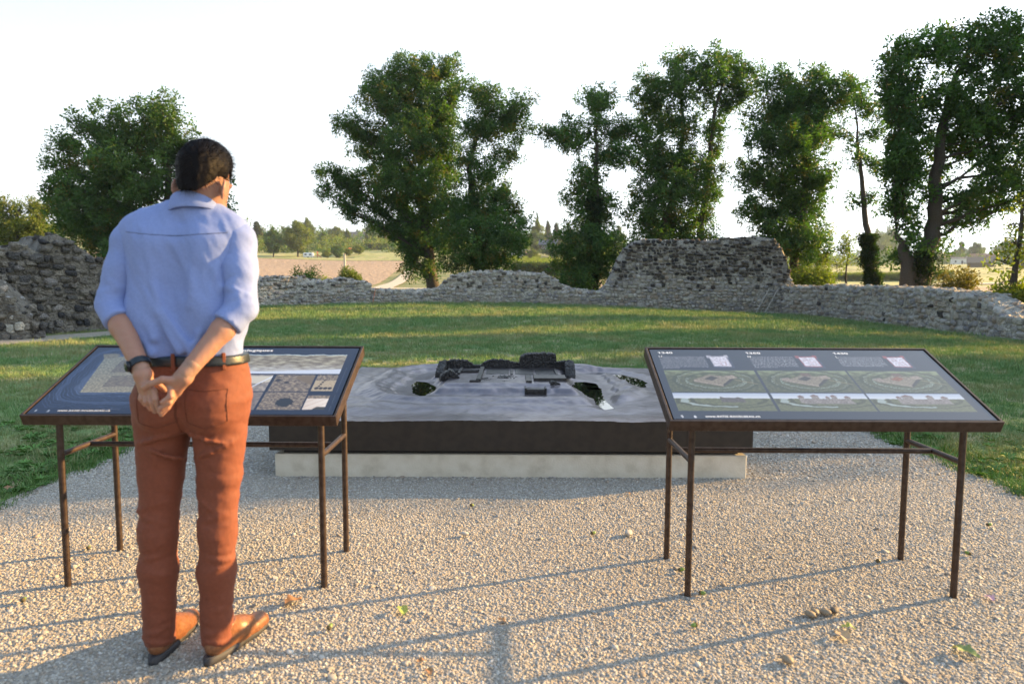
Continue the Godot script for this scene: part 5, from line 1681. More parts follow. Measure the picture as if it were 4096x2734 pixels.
func right_print() -> StandardMaterial3D:
	var navy := Color(0.08, 0.115, 0.2)
	var p := Print.new(1280, 580, navy)
	var n := p.n
	var cols := [[0.038, 0.342], [0.351, 0.649], [0.655, 0.954]]
	var text_end := [0.196, 0.505, 0.811]
	var text_low := [0.318, 0.305, 0.282]
	for k in 3:
		var u0: float = cols[k][0]
		var u1: float = cols[k][1]
		small_print(p, u0 + 0.001, 0.135, text_end[k], text_low[k], [11, 10, 9][k], [0.35, 0.5, 0.9][k])
		# little ground plan with its coloured outline
		var a: float = text_end[k] + 0.012
		p.fill(a, 0.115, a + 0.078, 0.315, func(u, v):
			var d := maxf(absf(u - 0.5) * 2.0, absf(v - 0.5) * 2.0)
			var glow := smoothstep(1.0, 0.6, d + 0.2 * n.get_noise_2d(u * 9.0, v * 9.0))
			return navy.lerp(Color(0.3, 0.33, 0.45), glow))
		var edge: Color = Color(0.55, 0.56, 0.62) if k == 0 else Color(0.45, 0.22, 0.26)
		var q := [Vector2(a + 0.004, 0.135), Vector2(a + 0.066, 0.13), Vector2(a + 0.068, 0.29), Vector2(a + 0.008, 0.285)]
		p.poly(q, edge)
		p.poly([Vector2(a - 0.003, 0.12), Vector2(a + 0.012, 0.12), Vector2(a + 0.012, 0.16), Vector2(a - 0.003, 0.16)], edge)
		p.poly([Vector2(a + 0.058, 0.115), Vector2(a + 0.072, 0.115), Vector2(a + 0.072, 0.155), Vector2(a + 0.058, 0.155)], edge)
		p.poly([q[0] + Vector2(0.004, 0.012), q[1] + Vector2(-0.003, 0.012), q[2] + Vector2(-0.003, -0.01), q[3] + Vector2(0.003, -0.01)], Color(0.66, 0.67, 0.74))
		for i in 4: p.line(Vector2(a + 0.018 + 0.005 * i, 0.15), Vector2(a + 0.019 + 0.005 * i, 0.2), 0.5, edge)
		p.line(Vector2(a + 0.028, 0.15), Vector2(a + 0.033, 0.275), 0.5, Color(0.4, 0.4, 0.5))
		for i in 4:
			var c := [Vector2(a + 0.036, 0.215), Vector2(a + 0.052, 0.215), Vector2(a + 0.053, 0.265), Vector2(a + 0.037, 0.265)]
			p.line(c[i], c[(i + 1) % 4], 0.6, Color(0.55, 0.22, 0.25))
		# bird's-eye view: marsh, rings of water and bank, the castle in the middle
		p.fill(u0, 0.346, u1, 0.641, func(u, v):
			var e := Vector2((u - 0.52) / 0.46, (v - 0.48) / 0.52).length() + 0.08 * n.get_noise_2d(u * 4.0, v * 3.0)
			var g := Color(0.19, 0.215, 0.16).lerp(Color(0.31, 0.33, 0.235), clampf(0.5 + n.get_noise_2d(u * 22.0, v * 16.0), 0, 1))
			if v < 0.3: g = g.lerp(Color(0.42, 0.47, 0.36), clampf((0.3 - v) * 3.0 + n.get_noise_2d(u * 5.0, v * 5.0), 0, 1))
			var ring := sin(e * 21.0)
			if e < 1.02 and e > 0.42: g = g.lerp(Color(0.15, 0.185, 0.13), clampf(ring * 0.7, 0, 0.7))
			if e > 0.62 and e < 0.72 and v > 0.35 and n.get_noise_2d(u * 40.0, v * 30.0) > -0.05: g = Color(0.45, 0.5, 0.47)
			if e > 0.86 and e < 0.92 and n.get_noise_2d(u * 30.0 + 5.0, v * 30.0) > 0.12: g = Color(0.42, 0.47, 0.44)
			return g)
		var m := Vector2(lerpf(u0, u1, 0.5), 0.47)
		var S := func(x: float, y: float) -> Vector2: return m + Vector2(x * 0.3, y * 0.3)
		p.poly([S.call(-0.22, 0.02), S.call(-0.02, -0.22), S.call(0.22, -0.1), S.call(0.08, 0.24)], Color(0.42, 0.40, 0.36))
		p.poly([S.call(-0.22, 0.02), S.call(0.08, 0.24), S.call(0.08, 0.32), S.call(-0.22, 0.1)], Color(0.47, 0.44, 0.41))
		p.poly([S.call(0.08, 0.24), S.call(0.22, -0.1), S.call(0.23, 0.0), S.call(0.08, 0.33)], Color(0.17, 0.165, 0.17))
		p.poly([S.call(-0.1, -0.02), S.call(0.0, -0.16), S.call(0.06, -0.06), S.call(-0.02, 0.06)], Color(0.16, 0.155, 0.16) if k < 2 else Color(0.42, 0.27, 0.2))
		p.poly([S.call(0.14, -0.16), S.call(0.24, -0.2), S.call(0.28, -0.06), S.call(0.18, -0.02)], Color(0.48, 0.45, 0.42))
		if k > 0:
			p.poly([S.call(-0.3, -0.02), S.call(-0.2, -0.1), S.call(-0.16, 0.06), S.call(-0.24, 0.1)], Color(0.45, 0.42, 0.4))
			p.poly([S.call(-0.04, -0.3), S.call(0.06, -0.3), S.call(0.08, -0.16), S.call(-0.02, -0.16)], Color(0.33, 0.27, 0.25))
		p.line(S.call(0.24, 0.02), S.call(0.46, 0.2), 1.0, Color(0.48, 0.45, 0.33))
		# view from the marsh: sky, skyline, water
		p.fill(u0, 0.652, u1, 0.873, func(u, v):
			var line := 0.3 + 0.02 * n.get_noise_2d(u * 12.0, 1.0)
			if v < line: return Color(0.56, 0.62, 0.72).lerp(Color(0.68, 0.72, 0.78), v / 0.3)
			var g := Color(0.24, 0.27, 0.2).lerp(Color(0.38, 0.4, 0.29), clampf(0.5 + n.get_noise_2d(u * 18.0, v * 24.0), 0, 1))
			var e := absf(Vector2((u - 0.55) / 0.5, (v - 0.42) / 0.38).length() - 0.9 + 0.1 * n.get_noise_2d(u * 5.0, v * 5.0))
			if e < 0.07 and u < 0.62: g = Color(0.5, 0.56, 0.57)
			if e > 0.1 and e < 0.2: g = g.darkened(0.35)
			return g)
		var b := 0.652
		var X := func(t: float) -> float: return lerpf(u0, u1, t)
		var stone := Color(0.40, 0.385, 0.39)
		if k == 0:
			p.poly([Vector2(X.call(0.48), b + 0.115), Vector2(X.call(0.48), b + 0.044), Vector2(X.call(0.52), b + 0.058), Vector2(X.call(0.64), b + 0.06), Vector2(X.call(0.66), b + 0.05), Vector2(X.call(0.72), b + 0.066), Vector2(X.call(0.73), b + 0.115)], stone.darkened(0.3))
		else:
			p.poly([Vector2(X.call(0.3), b + 0.13), Vector2(X.call(0.3), b + 0.068), Vector2(X.call(0.8), b + 0.068), Vector2(X.call(0.84), b + 0.13)], stone)
			var towers := [[0.27, 0.33, 0.04], [0.41, 0.49, 0.03], [0.56, 0.6, 0.05], [0.62, 0.68, 0.034], [0.76, 0.82, 0.046]] if k == 1 else [[0.29, 0.34, 0.046], [0.35, 0.47, 0.03], [0.61, 0.68, 0.034], [0.76, 0.83, 0.046]]
			for tw in towers:
				p.poly([Vector2(X.call(tw[0]), b + 0.12), Vector2(X.call(tw[0]), b + tw[2]), Vector2(X.call(tw[1]), b + tw[2]), Vector2(X.call(tw[1]), b + 0.12)], stone.lightened(0.06))
				p.poly([Vector2(X.call(tw[0] - 0.012), b + tw[2] + 0.004), Vector2(X.call((tw[0] + tw[1]) * 0.5), b + tw[2] - 0.016), Vector2(X.call(tw[1] + 0.012), b + tw[2] + 0.004)], Color(0.36, 0.26, 0.26))
	# two small crests by the address, and credits up the edge
	p.poly([Vector2(0.038, 0.924), Vector2(0.045, 0.924), Vector2(0.046, 0.945), Vector2(0.043, 0.957), Vector2(0.039, 0.945)], Color(0.66, 0.68, 0.72))
	p.poly([Vector2(0.079, 0.924), Vector2(0.083, 0.93), Vector2(0.086, 0.94), Vector2(0.085, 0.955), Vector2(0.078, 0.955), Vector2(0.077, 0.94)], Color(0.66, 0.68, 0.72))
	for i in 2: p.line(Vector2(0.051 + 0.041 * i, 0.935), Vector2(0.064 + 0.035 * i, 0.935), 0.5, Color(0.28, 0.3, 0.35))
	for q in [[0.318, 0.653], [0.687, 0.822], [0.855, 0.908]]:
		var v: float = q[0]
		while v < q[1]:
			p.line(Vector2(0.977, v), Vector2(0.977, v + 0.004), 0.4, Color(0.4, 0.42, 0.47))
			v += 0.0075
	return sheet_material(p)


func left_print() -> StandardMaterial3D:
	var navy := Color(0.045, 0.085, 0.2)
	var p := Print.new(1280, 590, navy)
	var n := p.n
	# plan of the castle drawn over contours of the moat
	p.fill(0.02, 0.06, 0.52, 0.9, func(u, v):
		var q := Vector2(absf(u - 0.42) / 0.3 - 0.55, absf(v - 0.44) / 0.36 - 0.55)
		var d := Vector2(maxf(q.x, 0), maxf(q.y, 0)).length() + minf(maxf(q.x, q.y), 0.0) + 0.12 * n.get_noise_2d(u * 3.0, v * 3.0)
		var g := navy.lerp(Color(0.2, 0.26, 0.38), smoothstep(0.75, 0.3, d) * 0.6)
		var c := fposmod(d * 14.0 + 0.5 * n.get_noise_2d(u * 8.0, v * 8.0), 1.0)
		if d < 1.1 and c < 0.16: g = g.lerp(Color(0.45, 0.55, 0.72), 0.45)
		if d > 0.7 and d < 0.82: g = g.lerp(Color(0.3, 0.38, 0.52), 0.4)
		if d < 0.42: g = g.lerp(Color(0.3, 0.36, 0.48), 0.5)
		return g)
	var cream := func(x: float, y: float) -> Color:
		var t := clampf(0.5 + 0.9 * n.get_noise_2d(x * 90.0, y * 50.0), 0, 1)
		return Color(0.36, 0.36, 0.34).lerp(Color(0.58, 0.57, 0.5), t)
	var hall := PackedVector2Array([Vector2(0.08, 0.215), Vector2(0.13, 0.18), Vector2(0.39, 0.17), Vector2(0.4, 0.69), Vector2(0.115, 0.7), Vector2(0.1, 0.5)])
	for y in range(int(0.15 * p.h), int(0.72 * p.h)):
		for x in range(int(0.06 * p.w), int(0.42 * p.w)):
			var q := Vector2((x + 0.5) / p.w, (y + 0.5) / p.h)
			if Geometry2D.is_point_in_polygon(q, hall): p.im.set_pixel(x, y, cream.call(q.x, q.y))
	p.poly([Vector2(0.06, 0.145), Vector2(0.1, 0.13), Vector2(0.125, 0.15), Vector2(0.12, 0.2), Vector2(0.08, 0.22)], Color(0.42, 0.4, 0.36))
	for r in [[0.15, 0.24, 0.2, 0.42], [0.22, 0.22, 0.29, 0.42], [0.17, 0.47, 0.29, 0.62], [0.31, 0.25, 0.38, 0.6]]:
		p.fill(r[0], r[1], r[2], r[3], func(u, v): return Color(0.3, 0.29, 0.29).lerp(Color(0.46, 0.44, 0.4), clampf(0.5 + n.get_noise_2d(u * 7.0 + r[0] * 50.0, v * 7.0), 0, 1)))
		var c := [Vector2(r[0], r[1]), Vector2(r[2], r[1]), Vector2(r[2], r[3]), Vector2(r[0], r[3])]
		for i in 4: p.line(c[i], c[(i + 1) % 4], 0.7, Color(0.13, 0.14, 0.2))
	for i in 5: p.line(Vector2(0.14, 0.26 + 0.06 * i), Vector2(0.16, 0.26 + 0.06 * i), 0.5, Color(0.2, 0.2, 0.25))
	p.line(Vector2(0.243, 0.912), Vector2(0.296, 0.914), 0.5, Color(0.5, 0.55, 0.65))
	for u in [0.243, 0.27, 0.296]: p.line(Vector2(u, 0.9), Vector2(u, 0.922), 0.5, Color(0.5, 0.55, 0.65))
	small_print(p, 0.54, 0.18, 0.56, 0.42, 12, 1.0)
	# photographs of the dig
	var soil := func(u: float, v: float, sd: float) -> Color:
		var t := clampf(0.5 + 0.8 * n.get_noise_2d(u * 7.0 + sd, v * 6.0 + sd) + 0.35 * n.get_noise_2d(u * 40.0, v * 30.0 + sd), 0, 1)
		return Color(0.24, 0.22, 0.23).lerp(Color(0.6, 0.56, 0.49), t)
	p.fill(0.50, 0.125, 0.953, 0.43, func(u, v):
		var top := 0.08 + 0.05 * n.get_noise_2d(u * 7.0, 4.0)
		if v < top: return navy if v < top - 0.03 else Color(0.66, 0.74, 0.78)
		var g: Color = Color(0.36, 0.33, 0.29).lerp(Color(0.62, 0.62, 0.56), clampf(0.45 + n.get_noise_2d(u * 9.0, v * 9.0) + 0.3 * n.get_noise_2d(u * 60.0, v * 30.0), 0, 1))
		if v > 0.5: g = g.lerp(Color(0.72, 0.76, 0.82), clampf((v - 0.5) * 1.6 + 0.4 * n.get_noise_2d(u * 5.0, v * 12.0), 0, 0.9))
		if v > 0.88 - 0.2 * maxf(0.0, u - 0.45): g = Color(0.7, 0.75, 0.83)
		return g)
	p.fill(0.565, 0.447, 0.726, 0.673, func(u, v):
		var g: Color = soil.call(u, v, 3.0).lerp(Color(0.62, 0.63, 0.66), 0.4)
		if v < 0.55 - 0.45 * absf(u - 0.72) and v > 0.08: g = Color(0.7, 0.7, 0.67)
		for i in 8:
			if Vector2((u - 0.5 - 0.055 * i) * 1.4, v - 0.86 + 0.055 * i).length() < 0.05 - 0.004 * i: g = Color(0.13, 0.12, 0.15)
		if absf(u - 0.55 - 0.5 * (1.0 - v)) < 0.02: g = Color(0.75, 0.8, 0.88)
		return g)
	p.fill(0.737, 0.446, 0.873, 0.673, func(u, v):
		var g: Color = soil.call(u, v, 11.0)
		if u > 0.55 and v < 0.55 - (0.9 - u) * 0.9 and v > 0.05: g = Color(0.40, 0.36, 0.30)
		if Vector2(u - 0.1, (v - 0.33) * 0.8).length() < 0.07 or Vector2(u - 0.35, (v - 0.48) * 0.8).length() < 0.06: g = Color(0.16, 0.14, 0.17)
		return g)
	p.fill(0.881, 0.446, 0.953, 0.67, func(u, v):
		var g: Color = Color(0.56, 0.52, 0.44).lerp(Color(0.66, 0.62, 0.54), clampf(0.5 + n.get_noise_2d(u * 12.0, v * 12.0), 0, 1))
		if v < 0.35: g = soil.call(u, v, 7.0)
		for i in 4:
			if Vector2(u - 0.2 - 0.21 * i, (v - 0.83) * 1.3).length() < 0.1 or Vector2(u - 0.28 - 0.05 * i, (v - 0.7 + 0.12 * i) * 1.3).length() < 0.06: g = Color(0.14, 0.12, 0.15)
		return g)
	p.fill(0.565, 0.688, 0.726, 0.912, func(u, v): return soil.call(u, v, 23.0).lerp(Color(0.42, 0.41, 0.44), 0.5))
	p.fill(0.735, 0.687, 0.875, 0.912, func(u, v):
		var g: Color = soil.call(u * 1.4, v * 1.4, 31.0)
		var d := Vector2((u - 0.55) * 1.25, v - 0.58).length() + 0.06 * n.get_noise_2d(u * 8.0, v * 8.0)
		if d < 0.25: g = Color(0.1, 0.095, 0.13)
		return g)
	p.fill(0.881, 0.728, 0.953, 0.91, func(u, v):
		var g: Color = Color(0.74, 0.72, 0.7).lerp(Color(0.8, 0.79, 0.78), u)
		if v < 0.22: g = soil.call(u, v, 3.0)
		if absf(fposmod(u * 2.0 + v * 3.0, 1.0) - 0.5) < 0.03: g = Color(0.6, 0.5, 0.42)
		if v > 0.8 and u > 0.6 - (v - 0.8): g = Color(0.2, 0.2, 0.2)
		return g)
	p.poly([Vector2(0.031, 0.92), Vector2(0.037, 0.92), Vector2(0.037, 0.94), Vector2(0.034, 0.95), Vector2(0.031, 0.94)], Color(0.5, 0.54, 0.6))
	p.poly([Vector2(0.072, 0.92), Vector2(0.079, 0.93), Vector2(0.078, 0.95), Vector2(0.071, 0.95)], Color(0.5, 0.54, 0.6))
	for q in [[0.339, 0.688], [0.722, 0.832], [0.86, 0.922]]:
		var v: float = q[0]
		while v < q[1]:
			p.line(Vector2(0.969, v), Vector2(0.969, v + 0.004), 0.4, Color(0.42, 0.47, 0.56))
			v += 0.0075
	return sheet_material(p)


# A distance field on a grid, built from tapered limbs and egg shapes that melt into each other, and turned into one continuous skin.
class Field:
	var lo: Vector3
	var c: float
	var nx: int
	var ny: int
	var nz: int
	var d := PackedFloat32Array()

	func _init(from: Vector3, to: Vector3, cell: float) -> void:
		lo = from
		c = cell
		nx = int((to.x - from.x) / cell) + 2
		ny = int((to.y - from.y) / cell) + 2
		nz = int((to.z - from.z) / cell) + 2
		d.resize(nx * ny * nz)
		d.fill(0.25)

	func limb(a: Vector3, b: Vector3, ra: float, rb: float, k := 0.02, carve := false) -> void:
		var r := maxf(ra, rb) + k + 2.5 * c + 0.02
		var p0 := (a.min(b) - Vector3.ONE * r - lo) / c
		var p1 := (a.max(b) + Vector3.ONE * r - lo) / c
		var ab := b - a
		var il := 1.0 / maxf(ab.length_squared(), 1e-9)
		for z in range(maxi(0, int(p0.z)), mini(nz, int(p1.z) + 1)):
			for y in range(maxi(0, int(p0.y)), mini(ny, int(p1.y) + 1)):
				var row := (z * ny + y) * nx
				for x in range(maxi(0, int(p0.x)), mini(nx, int(p1.x) + 1)):
					var q := Vector3(x, y, z) * c + lo - a
					var t := clampf(q.dot(ab) * il, 0.0, 1.0)
					var s := (q - ab * t).length() - lerpf(ra, rb, t)
					var o := d[row + x]
					if carve:
						s = -s
						var h := maxf(k - absf(o - s), 0.0) / k
						d[row + x] = maxf(o, s) + h * h * k * 0.25
					else:
						var h := maxf(k - absf(o - s), 0.0) / k
						d[row + x] = minf(o, s) - h * h * k * 0.25

	func egg(m: Vector3, r: Vector3, b: Basis, k := 0.02) -> void:
		var big := maxf(r.x, maxf(r.y, r.z)) + k + 2.5 * c + 0.01
		var p0 := (m - Vector3.ONE * big - lo) / c
		var p1 := (m + Vector3.ONE * big - lo) / c
		var inv := b.inverse()
		for z in range(maxi(0, int(p0.z)), mini(nz, int(p1.z) + 1)):
			for y in range(maxi(0, int(p0.y)), mini(ny, int(p1.y) + 1)):
				var row := (z * ny + y) * nx
				for x in range(maxi(0, int(p0.x)), mini(nx, int(p1.x) + 1)):
					var q := inv * (Vector3(x, y, z) * c + lo - m)
					var u := q / r
					var l := u.length()
					var s := l * (l - 1.0) / maxf((u / r).length(), 1e-4) if l > 0.05 else -minf(r.x, minf(r.y, r.z))
					var o := d[row + x]
					var h := maxf(k - absf(o - s), 0.0) / k
					d[row + x] = minf(o, s) - h * h * k * 0.25

	func at(p: Vector3) -> float:
		var q := (p - lo) / c
		var x := clampi(int(q.x), 0, nx - 2)
		var y := clampi(int(q.y), 0, ny - 2)
		var z := clampi(int(q.z), 0, nz - 2)
		var f := q - Vector3(x, y, z)
		var i := (z * ny + y) * nx + x
		var a := lerpf(lerpf(d[i], d[i + 1], f.x), lerpf(d[i + nx], d[i + nx + 1], f.x), f.y)
		i += nx * ny
		var b := lerpf(lerpf(d[i], d[i + 1], f.x), lerpf(d[i + nx], d[i + nx + 1], f.x), f.y)
		return lerpf(a, b, f.z)

	# where the back of the skin lies above a point of the picture of its back
	func back(x: float, y: float) -> Vector3:
		var z := lo.z + (nz - 2) * c
		while z > lo.z + c and at(Vector3(x, y, z)) > 0.0: z -= 0.002
		return Vector3(x, y, z + 0.0012)

	# keeps only what the test leaves: test gives a distance that is positive outside
	func keep(test: Callable) -> void:
		var i := 0
		for z in nz:
			for y in ny:
				for x in nx:
					if d[i] < 0.06:
						var t: float = test.call(Vector3(x, y, z) * c + lo)
						if t > d[i]: d[i] = t
					i += 1

	# moves the skin in and out by a pattern
	func rough(pattern: Callable) -> void:
		var i := 0
		for z in nz:
			for y in ny:
				for x in nx:
					if absf(d[i]) < 0.03:
						var t: float = pattern.call(Vector3(x, y, z) * c + lo)
						d[i] += t
					i += 1

	func skin(s: Shape) -> void:
		var at := PackedInt32Array()
		at.resize(d.size())
		at.fill(-1)
		var steps := [0, 1, nx, nx + 1, nx * ny, nx * ny + 1, nx * ny + nx, nx * ny + nx + 1]
		var o0 := nx
		var o1 := nx * ny
		for z in nz - 1:
			for y in ny - 1:
				for x in nx - 1:
					var i := (z * ny + y) * nx + x
					var v0 := d[i]
					if absf(v0) > 2.5 * c: continue
					var v1 := d[i + 1]
					var v2 := d[i + o0]
					var v3 := d[i + o0 + 1]
					var v4 := d[i + o1]
					var v5 := d[i + o1 + 1]
					var v6 := d[i + o1 + o0]
					var v7 := d[i + o1 + o0 + 1]
					var lowest := minf(minf(minf(v0, v1), minf(v2, v3)), minf(minf(v4, v5), minf(v6, v7)))
					var highest := maxf(maxf(maxf(v0, v1), maxf(v2, v3)), maxf(maxf(v4, v5), maxf(v6, v7)))
					if lowest >= 0.0 or highest < 0.0: continue
					var sum := Vector3.ZERO
					var n := 0
					if (v0 < 0) != (v1 < 0):
						sum += Vector3(v0 / (v0 - v1), 0, 0)
						n += 1
					if (v2 < 0) != (v3 < 0):
						sum += Vector3(v2 / (v2 - v3), 1, 0)
						n += 1
					if (v4 < 0) != (v5 < 0):
						sum += Vector3(v4 / (v4 - v5), 0, 1)
						n += 1
					if (v6 < 0) != (v7 < 0):
						sum += Vector3(v6 / (v6 - v7), 1, 1)
						n += 1
					if (v0 < 0) != (v2 < 0):
						sum += Vector3(0, v0 / (v0 - v2), 0)
						n += 1
					if (v1 < 0) != (v3 < 0):
						sum += Vector3(1, v1 / (v1 - v3), 0)
						n += 1
					if (v4 < 0) != (v6 < 0):
						sum += Vector3(0, v4 / (v4 - v6), 1)
						n += 1
					if (v5 < 0) != (v7 < 0):
						sum += Vector3(1, v5 / (v5 - v7), 1)
						n += 1
					if (v0 < 0) != (v4 < 0):
						sum += Vector3(0, 0, v0 / (v0 - v4))
						n += 1
					if (v1 < 0) != (v5 < 0):
						sum += Vector3(1, 0, v1 / (v1 - v5))
						n += 1
					if (v2 < 0) != (v6 < 0):
						sum += Vector3(0, 1, v2 / (v2 - v6))
						n += 1
					if (v3 < 0) != (v7 < 0):
						sum += Vector3(1, 1, v3 / (v3 - v7))
						n += 1
					at[i] = s.put((Vector3(x, y, z) + sum / n) * c + lo)
		for z in range(1, nz - 1):
			for y in range(1, ny - 1):
				for x in range(1, nx - 1):
					var i := (z * ny + y) * nx + x
					if at[i] < 0: continue
					var v0 := d[i] < 0
					if v0 != (d[i + 1] < 0): join(s, at, i, i - o0, i - o0 - o1, i - o1, v0)
					if v0 != (d[i + o0] < 0): join(s, at, i, i - o1, i - o1 - 1, i - 1, v0)
					if v0 != (d[i + o1] < 0): join(s, at, i, i - 1, i - 1 - o0, i - o0, v0)

	func join(s: Shape, at: PackedInt32Array, a: int, b: int, e: int, f: int, inside: bool) -> void:
		if at[a] < 0 or at[b] < 0 or at[e] < 0 or at[f] < 0: return
		if inside: s.quad(at[a], at[b], at[e], at[f])
		else: s.quad(at[a], at[f], at[e], at[b])


func make_person() -> void:
	var skin_m := mat(lin(0.33, 0.175, 0.12), 0.5)
	skin_m.subsurf_scatter_enabled = true
	skin_m.subsurf_scatter_strength = 0.25
	var shirt_m := grain(mat(lin(0.205, 0.275, 0.53), 0.85), noise_texture(256, 0.05, 3, [[0.0, Color(0.93, 0.93, 0.95)], [1.0, Color(1, 1, 1)]], FastNoiseLite.TYPE_SIMPLEX, 51), 6.0)
	shirt_m.rim_enabled = true
	shirt_m.rim = 0.25
	var trouser_m := grain(mat(lin(0.18, 0.046, 0.02), 0.8), noise_texture(256, 0.04, 4, [[0.0, Color(0.86, 0.86, 0.86)], [1.0, Color(1, 1, 1)]], FastNoiseLite.TYPE_SIMPLEX, 52), 5.0)
	trouser_m.rim_enabled = true
	trouser_m.rim = 0.2
	var leather := grain(mat(lin(0.25, 0.105, 0.045), 0.38), noise_texture(256, 0.03, 3, [[0.0, Color(0.7, 0.66, 0.62)], [1.0, Color(1, 1, 1)]], FastNoiseLite.TYPE_SIMPLEX, 53), 8.0)
	var sole_m := mat(lin(0.035, 0.035, 0.04), 0.7)
	var belt_m := mat(lin(0.012, 0.018, 0.024), 0.4)
	var hair_m := mat(lin(0.007, 0.006, 0.007), 0.55)
	hair_m.metallic_specular = 0.2
	var man := thing("person", "person seen from behind in blue shirt and rust trousers, hands clasped behind", "person", Vector3(-1.12, GY, -2.28))
	var foot := man.position
	var shape_of := func(list: Array) -> Shape:
		var s := Shape.new()
		for f in list:
			(f as Field).skin(s)
		for i in s.v.size():
			s.v[i] -= foot - Vector3(0, GY, 0)
		return s
	var hf := Basis.from_euler(Vector3(deg_to_rad(-19.0), deg_to_rad(-5.0), deg_to_rad(-2.0)))
	var hc := Vector3(-0.998, 1.634, -2.25)
	var H := func(x: float, y: float, z: float) -> Vector3: return hc + hf * Vector3(x, y, z)

	# body: one skin from head to ankles; hands on a finer grid
	var b := Field.new(Vector3(-1.42, 0.05, -2.5), Vector3(-0.72, 1.52, -2.0), 0.013)
	b.limb(Vector3(-1.1, 1.4, -2.25), Vector3(-1.12, 1.08, -2.26), 0.075, 0.07)
	b.limb(Vector3(-1.0, 1.4, -2.25), Vector3(-1.0, 1.08, -2.26), 0.075, 0.07)
	b.limb(Vector3(-1.2, 1.43, -2.25), Vector3(-0.94, 1.43, -2.25), 0.045, 0.045)
	b.limb(Vector3(-1.035, 1.44, -2.25), Vector3(-1.012, 1.62, -2.245), 0.053, 0.05)
	b.limb(Vector3(-1.13, 1.0, -2.26), Vector3(-0.98, 1.0, -2.26), 0.09, 0.09)
	for s in [[-1.145, -1.191, -1.215], [-0.985, -0.988, -1.021]]:
		b.limb(Vector3(s[0], 0.92, -2.26), Vector3(s[1], 0.455, -2.25), 0.075, 0.045)
		b.limb(Vector3(s[1], 0.455, -2.25), Vector3(s[2], 0.1, -2.28), 0.045, 0.034)
	var arms := [[Vector3(-1.242, 1.415, -2.25), Vector3(-1.292, 1.22, -2.21), Vector3(-1.127, 1.028, -2.065)], [Vector3(-0.897, 1.415, -2.25), Vector3(-0.863, 1.215, -2.18), Vector3(-0.99, 1.018, -2.05)]]
	for a in arms:
		b.limb(a[0].lerp(a[1], 0.15), a[1], 0.036, 0.034)
		var m: Vector3 = a[1].lerp(a[2], 0.35)
		b.limb(a[1], m, 0.034, 0.036, 0.015)
		b.limb(m, a[2], 0.036, 0.0255, 0.015)
	b.keep(func(p: Vector3): return p.y - 1.5)

	var hd := Field.new(Vector3(-1.14, 1.47, -2.42), Vector3(-0.86, 1.79, -2.1), 0.005)
	hd.limb(Vector3(-1.035, 1.44, -2.25), Vector3(-1.012, 1.62, -2.245), 0.053, 0.05)
	hd.egg(H.call(0, 0.012, 0.01), Vector3(0.07, 0.095, 0.094), hf, 0.02)
	hd.egg(H.call(0, -0.045, -0.035), Vector3(0.06, 0.075, 0.062), hf, 0.03)
	hd.limb(H.call(-0.03, -0.1, -0.065), H.call(0.03, -0.1, -0.065), 0.026, 0.026, 0.03)
	hd.limb(H.call(0, -0.01, -0.09), H.call(0, -0.045, -0.112), 0.008, 0.014, 0.014)
	hd.limb(H.call(-0.016, -0.075, -0.095), H.call(0.016, -0.075, -0.095), 0.009, 0.009, 0.008)
	hd.limb(H.call(-0.016, -0.083, -0.094), H.call(0.016, -0.083, -0.094), 0.009, 0.009, 0.006)
	for s in [-1.0, 1.0]:
		hd.limb(H.call(s * 0.03, -0.008, -0.108), H.call(s * 0.034, -0.008, -0.1), 0.014, 0.014, 0.01, true)
		hd.egg(H.call(s * 0.031, -0.008, -0.083), Vector3(0.0125, 0.0125, 0.0125), hf, 0.003)
		hd.limb(H.call(s * 0.012, 0.012, -0.096), H.call(s * 0.045, 0.012, -0.082), 0.008, 0.007, 0.012)
		var eb := hf * Basis.from_euler(Vector3(0.2, s * 0.45, 0))
		hd.egg(H.call(s * 0.079, -0.048, 0.012), Vector3(0.007, 0.033, 0.019), eb, 0.006)
		hd.limb(H.call(s * 0.068, -0.048, 0.0), H.call(s * 0.075, -0.056, 0.01), 0.012, 0.008, 0.008)
		hd.limb(H.call(s * 0.09, -0.041, 0.004), H.call(s * 0.088, -0.058, 0.002), 0.006, 0.005, 0.004, true)
	hd.keep(func(p: Vector3): return 1.48 - p.y)

	var g := Field.new(Vector3(-1.2, 0.86, -2.14), Vector3(-0.94, 1.06, -1.96), 0.0032)
	# left hand, hanging, loosely curled
	g.limb(Vector3(-1.139, 1.041, -2.075), Vector3(-1.124, 1.015, -2.062), 0.0265, 0.0255, 0.01)
	for f in [[-1.110, 0.985, -2.05, -1.082, 0.966], [-1.114, 0.985, -2.055, -1.098, 0.963], [-1.120, 0.985, -2.06, -1.113, 0.962], [-1.126, 0.988, -2.065, -1.127, 0.965]]:
		g.limb(Vector3(-1.122, 1.012, -2.062), Vector3(f[0], f[1], f[2]), 0.021, 0.014, 0.012)
		g.limb(Vector3(f[0], f[1], f[2]), Vector3(f[3], f[4], f[2] + 0.006), 0.014, 0.0105, 0.01)
	chain(g, [Vector3(-1.082, 0.968, -2.042), Vector3(-1.07, 0.944, -2.03), Vector3(-1.066, 0.915, -2.034)], 0.0098, 0.0075)
	chain(g, [Vector3(-1.098, 0.965, -2.05), Vector3(-1.087, 0.935, -2.036), Vector3(-1.083, 0.905, -2.046)], 0.0098, 0.0078)
	chain(g, [Vector3(-1.113, 0.964, -2.055), Vector3(-1.107, 0.935, -2.043), Vector3(-1.1, 0.91, -2.055)], 0.0092, 0.0072)
	chain(g, [Vector3(-1.127, 0.966, -2.06), Vector3(-1.126, 0.943, -2.05), Vector3(-1.119, 0.922, -2.06)], 0.0082, 0.0065)
	chain(g, [Vector3(-1.112, 1.0, -2.06), Vector3(-1.088, 0.985, -2.075), Vector3(-1.07, 0.965, -2.082)], 0.0115, 0.009)
